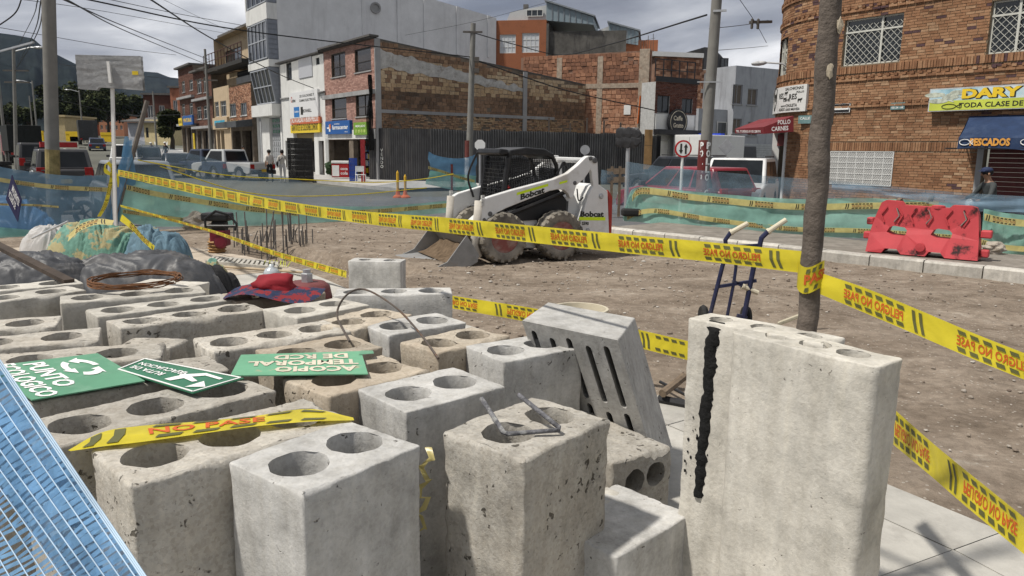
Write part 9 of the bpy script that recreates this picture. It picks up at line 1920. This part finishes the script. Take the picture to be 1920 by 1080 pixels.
yf = lambda z: -.02 + .10 * min(1, max(0, (z - .12) / .3)) + .05 * z; yb_ = lambda z: .44 - .10 * min(1, max(0, (z - .12) / .3)) - .05 * z
mb = MB(); mb.add([(v.x, yf(v.y), v.y) for v in ov], [tuple(f) for f in fc]); mb.add([(v.x, yb_(v.y), v.y) for v in ov], [tuple(f)[::-1] for f in fc])
for lp in [OUT] + SL:
 n = len(lp); mb.add([(x * L_, yf(z * Hb), z * Hb) for x, z in lp] + [(x * L_, yb_(z * Hb), z * Hb) for x, z in lp], [(i, (i + 1) % n, n + (i + 1) % n, n + i) for i in range(n)])
bd = mb.build('shell', RB, br); mb = MB()
for u in (.20, .47, .78):
 for s_ in (-1, 1): x = u * L_; pts = [(x + s_ * .14 * L_ * .45, .58 * Hb), (x + s_ * .085 * L_, .72 * Hb) if 0 else (x + s_ * .1 * L_, .73 * Hb), (x + s_ * .05 * L_, .88 * Hb)]; [mb.bar((a[0], yf(a[1]) - .006, a[1]), (b[0], yf(b[1]) - .006, b[1]), .045, .02) for a, b in zip(pts[:-1], pts[1:])]
mb.build('chevron_rib', RB, br); mb = MB()
for u in (.24, .53, .83): x = u * L_; pts = [(x - .02, .60 * Hb), (x + .05, .72 * Hb), (x + .0, .86 * Hb)]; [mb.bar((a[0], yf(a[1]) - .012, a[1]), (b[0], yf(b[1]) - .012, b[1]), .04, .012) for a, b in zip(pts[:-1], pts[1:])]
mb.build('reflector_strip', M('reflector_grey', (.22, .22, .2), rough=.3, var=.3), br)
for x0, x1, z in ((-.09, .03, .26), (-.06, .05, .50), (L_ + .0, L_ + .12, .10), (L_ - .02, L_ + .13, .40)): mb = MB(); mb.box(x0, x1, .12, .28, z - .06, z + .06); mb.build('hook', RB, br, bevel=.02)
mb = MB(); mb.lathe([(.075, 0), (.07, .03), (0, .035)], (.5 * L_, yf(.1), .14), (0, -1, 0), 16); mb.build('drain_plug', RB, br); mb = MB(); mb.lathe([(.1, 0), (.1, .04), (.06, .05)], (.6 * L_, .2, .91 * Hb - .02), (0, 0, 1), 14); mb.build('filler_cap', RB, br)
mb = MB(); [mb.bar(at(px, 388, .215) * 0 + atd(px, py, A_.y + .35) - A_, atd(px + dx, py + 45, A_.y + .45) - A_, .07) for px, py, dx in ((1686, 373, 18),)]; o = mb.build('timber_stub', WOOD, loc=A_); tag(o, 'short grey timber leaning behind the red barrier', 'timber')
q = at(1086, 580, .66); bk_ = thing('mortar_bucket', 'pale plastic bucket rim just showing behind the leaning slotted slab', 'bucket', (q.x, q.y, .03)); mb = MB(); mb.lathe([(.14, 0), (.205, .60), (.215, .60), (.215, .64), (.195, .64), (.185, .58), (.12, .02)], n=28, closed=True); mb.build('tub', M('pale_plastic', (.50, .45, .34), rough=.6, var=.15, stain=rgb(.35, .33, .3)), bk_, auto=40)
for k, (a, b, r_, mt, lb) in enumerate([((1242, 738, .2), (1283, 706, .25), .028, WOOD, 'short round stick behind the leaning slab'), ((1235, 748, .14), (1300, 760, .14), .03, BLACK, 'black bar lying on the pavement edge behind the leaning slab'), ((1238, 716, .1), (1300, 748, .1), .012, BLACK, 'thin black rod lying beside the short stick'), ((1462, 606, .9), (1500, 592, 1.0), .02, CRM, 'pale stick end next to the foot of the wooden pole')]):
 p, q = at(*a), at(*b); mb = MB(); mb.tube([Vector((0, 0, 0)), q - p], r_ if k != 3 else .012, 8); tag(mb.build('stick', mt, loc=p), lb, 'stick')
for k in range(6): q = at(-4 + 2 * (k % 2), 312, 0); mb = MB(); mb.lathe([(.2, -.09), (.32, -.08), (.33, 0), (.32, .08), (.2, .09), (.2, -.09)], n=22, closed=True); o = mb.build('stacked_tyre', RUBBER, loc=(atd(4, 300, 33).x + .03 * (k % 2), 33, .07 + .185 * k), auto=40); tag(o, f"old tyre at the left edge, {['lowest', 'second', 'third', 'fourth', 'fifth', 'topmost'][k]} of its pile", 'tyre', 'pile of old tyres')
SM = lambda u, v, l=0.0: Vector((0, 0, H)) + ray(-60 + 372 * u - 235 * v - 25 * math.sin(v * 5 + u * 3) * v, 586 + 552 * u + 150 * v) * (.92 - .30 * u + .06 * v + .02 * noise.noise(Vector((u * 5, v * 5, 2))) + l)
fm = thing('foreground_mesh', 'coarse woven blue safety mesh close to the camera in the lower left corner', 'netting', SM(.5, 0)); o = Vector(fm.location)
NV_ = 17; vs_ = [0, .012, .025] + list(np.linspace(.06, 1.5, NV_)); mb = MB()
for k, v in enumerate(vs_):
 mb.tube([SM(u, v) - o for u in np.linspace(-.05, 1.05, 46)], .0007 if k > 2 else .0009, 5)
mb.build('white_thread', M('white_thread', (.40, .52, .64), rough=.6, bump=0), fm, smooth=True)['kind'] = 'stuff'
BLT = NET('blue_ribbon', (.20, .38, .60), .9, 20); mb = MB()
for i in range(len(vs_) - 1):
 for k in range(58):
  u = k / 58 + random.uniform(-.002, .002); w = .0148 * random.uniform(.6, 1.15) * (1 if vs_[i] < .3 else .75); s_ = random.uniform(-.006, .006); a, b = vs_[i], vs_[i + 1]; mb.quad(SM(u, a) - o, SM(u + w, a) - o, SM(u + w + s_, b, .002) - o, SM(u + s_, b, .002) - o)
mb.build('blue_ribbon', BLT, fm)['kind'] = 'stuff'
mb = MB(); mb.grid([[SM(u, v, .02) - o for u in np.linspace(-.05, 1.05, 24)] for v in np.linspace(.0, .5, 8)]); mb.build('folded_layer', NET('folded_blue', (.18, .35, .55), .8, 6), fm, smooth=True)
# ---------------------------------------------------------------- trees at the end of the street
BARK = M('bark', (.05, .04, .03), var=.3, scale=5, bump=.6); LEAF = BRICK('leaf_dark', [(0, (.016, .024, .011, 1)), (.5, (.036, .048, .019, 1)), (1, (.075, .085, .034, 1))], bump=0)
def tree(label, px, Y, top, wpx, seed, name='broadleaf_tree', n=4000, ls=.36):
 r = random.Random(seed); p = atd(px, 270, Y); zt = atd(px, top, Y).z; zg = gz(p.x, Y) - .1; Ht = zt - zg; W = wpx / 1400 * Y / 2; t = thing(name, label, 'tree', (p.x, Y, zg), 0, 'trees at the end of the left street'); mb = MB(); mb.tube([(0, 0, 0), (.15, 0, Ht * .25), (-.1, .1, Ht * .5), (0, 0, Ht * .75)], [.32, .24, .16, .05], 8)
 C_ = []
 for k in range(9):
  a = r.uniform(0, 6.28); d = W * r.uniform(.35, .8); z = Ht * r.uniform(.42, .88); d *= 1 - .5 * abs(z / Ht - .6); c = Vector((math.cos(a) * d, math.sin(a) * d, z)); mb.tube([(0, 0, Ht * .3), tuple(c * .5 + Vector((0, 0, Ht * .16))), tuple(c)], [.12, .08, .03], 5); C_.append((c, W * r.uniform(.28, .5)))
 mb.build('trunk', BARK, t); mb = MB()
 for k in range(n):
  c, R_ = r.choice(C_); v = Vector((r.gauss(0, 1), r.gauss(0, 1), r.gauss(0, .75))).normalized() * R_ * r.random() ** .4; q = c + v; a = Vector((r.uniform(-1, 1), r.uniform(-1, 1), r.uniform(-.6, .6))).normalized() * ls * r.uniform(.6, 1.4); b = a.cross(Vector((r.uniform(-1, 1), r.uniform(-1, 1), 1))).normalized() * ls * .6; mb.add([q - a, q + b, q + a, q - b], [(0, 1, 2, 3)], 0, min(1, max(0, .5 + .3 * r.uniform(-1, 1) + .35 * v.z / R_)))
 mb.build('crown', LEAF, t, tint=True)
for k, (px, Y, top, w, lb) in enumerate([(122, 150, 152, 80, 'dark broad tree left of the wrapped board'), (165, 140, 160, 80, 'dark tree directly behind the wrapped board post'), (205, 150, 165, 80, 'dark tree right of the wrapped board post'), (245, 165, 172, 70, 'dark tree rising behind the pale metal shed'), (186, 170, 158, 90, 'hazy tree far behind the wrapped board'), (60, 145, 205, 50, 'small lighter tree left of the thick concrete pole'), (322, 90, 198, 44, 'dark bushy tree between the yellow house and the brick row'), (20, 170, 196, 60, 'far tree at the left edge behind the covered truck')]): tree(lb, px, Y, top, w, 100 + k)
for o in bpy.data.objects:
 if o.parent and o.type == 'MESH' and o.name.split('.')[0] in ('lettering', 'printed_bar', 'fruit_print', 'fish_print', 'fish_outline', 'spokes', 'bristle', 'reflective_stripe'): o['kind'] = 'stuff'
def islands(o):
 me = o.data; p = list(range(len(me.vertices)))
 def f(i):
  while p[i] != i: p[i] = p[p[i]]; i = p[i]
  return i
 for q in me.polygons:
  for v in q.vertices: p[f(v)] = f(q.vertices[0])
 g = {}
 for q in me.polygons: g.setdefault(f(q.vertices[0]), []).append(tuple(q.vertices))
 return list(g.values())
for o in list(bpy.data.objects):
 if o.parent and o.type == 'MESH' and o.name.split('.')[0] in ('floor_band', 'door_frame', 'band', 'peeled_bark', 'pane', 'white_panel', 'number_plate', 'roof_rail', 'arrow', 'rod', 'ledge', 'post', 'timber_board', 'headlight', 'bolt', 'cross_tube', 'chevron_rib'):
  G = islands(o); D = o.data
  if 1 < len(G) < 16:
   for k, fs in enumerate(G):
    mb = MB(); ix = sorted({v for f_ in fs for v in f_}); m_ = {v: i for i, v in enumerate(ix)}; mb.add([D.vertices[v].co for v in ix], [tuple(m_[v] for v in f_) for f_ in fs]); me = mb.mesh(o.name.split('.')[0])
    for mt in D.materials: me.materials.append(mt)
    if k == 0: o.data = me
    else: c_ = o.copy(); c_.data = me; COL.objects.link(c_)
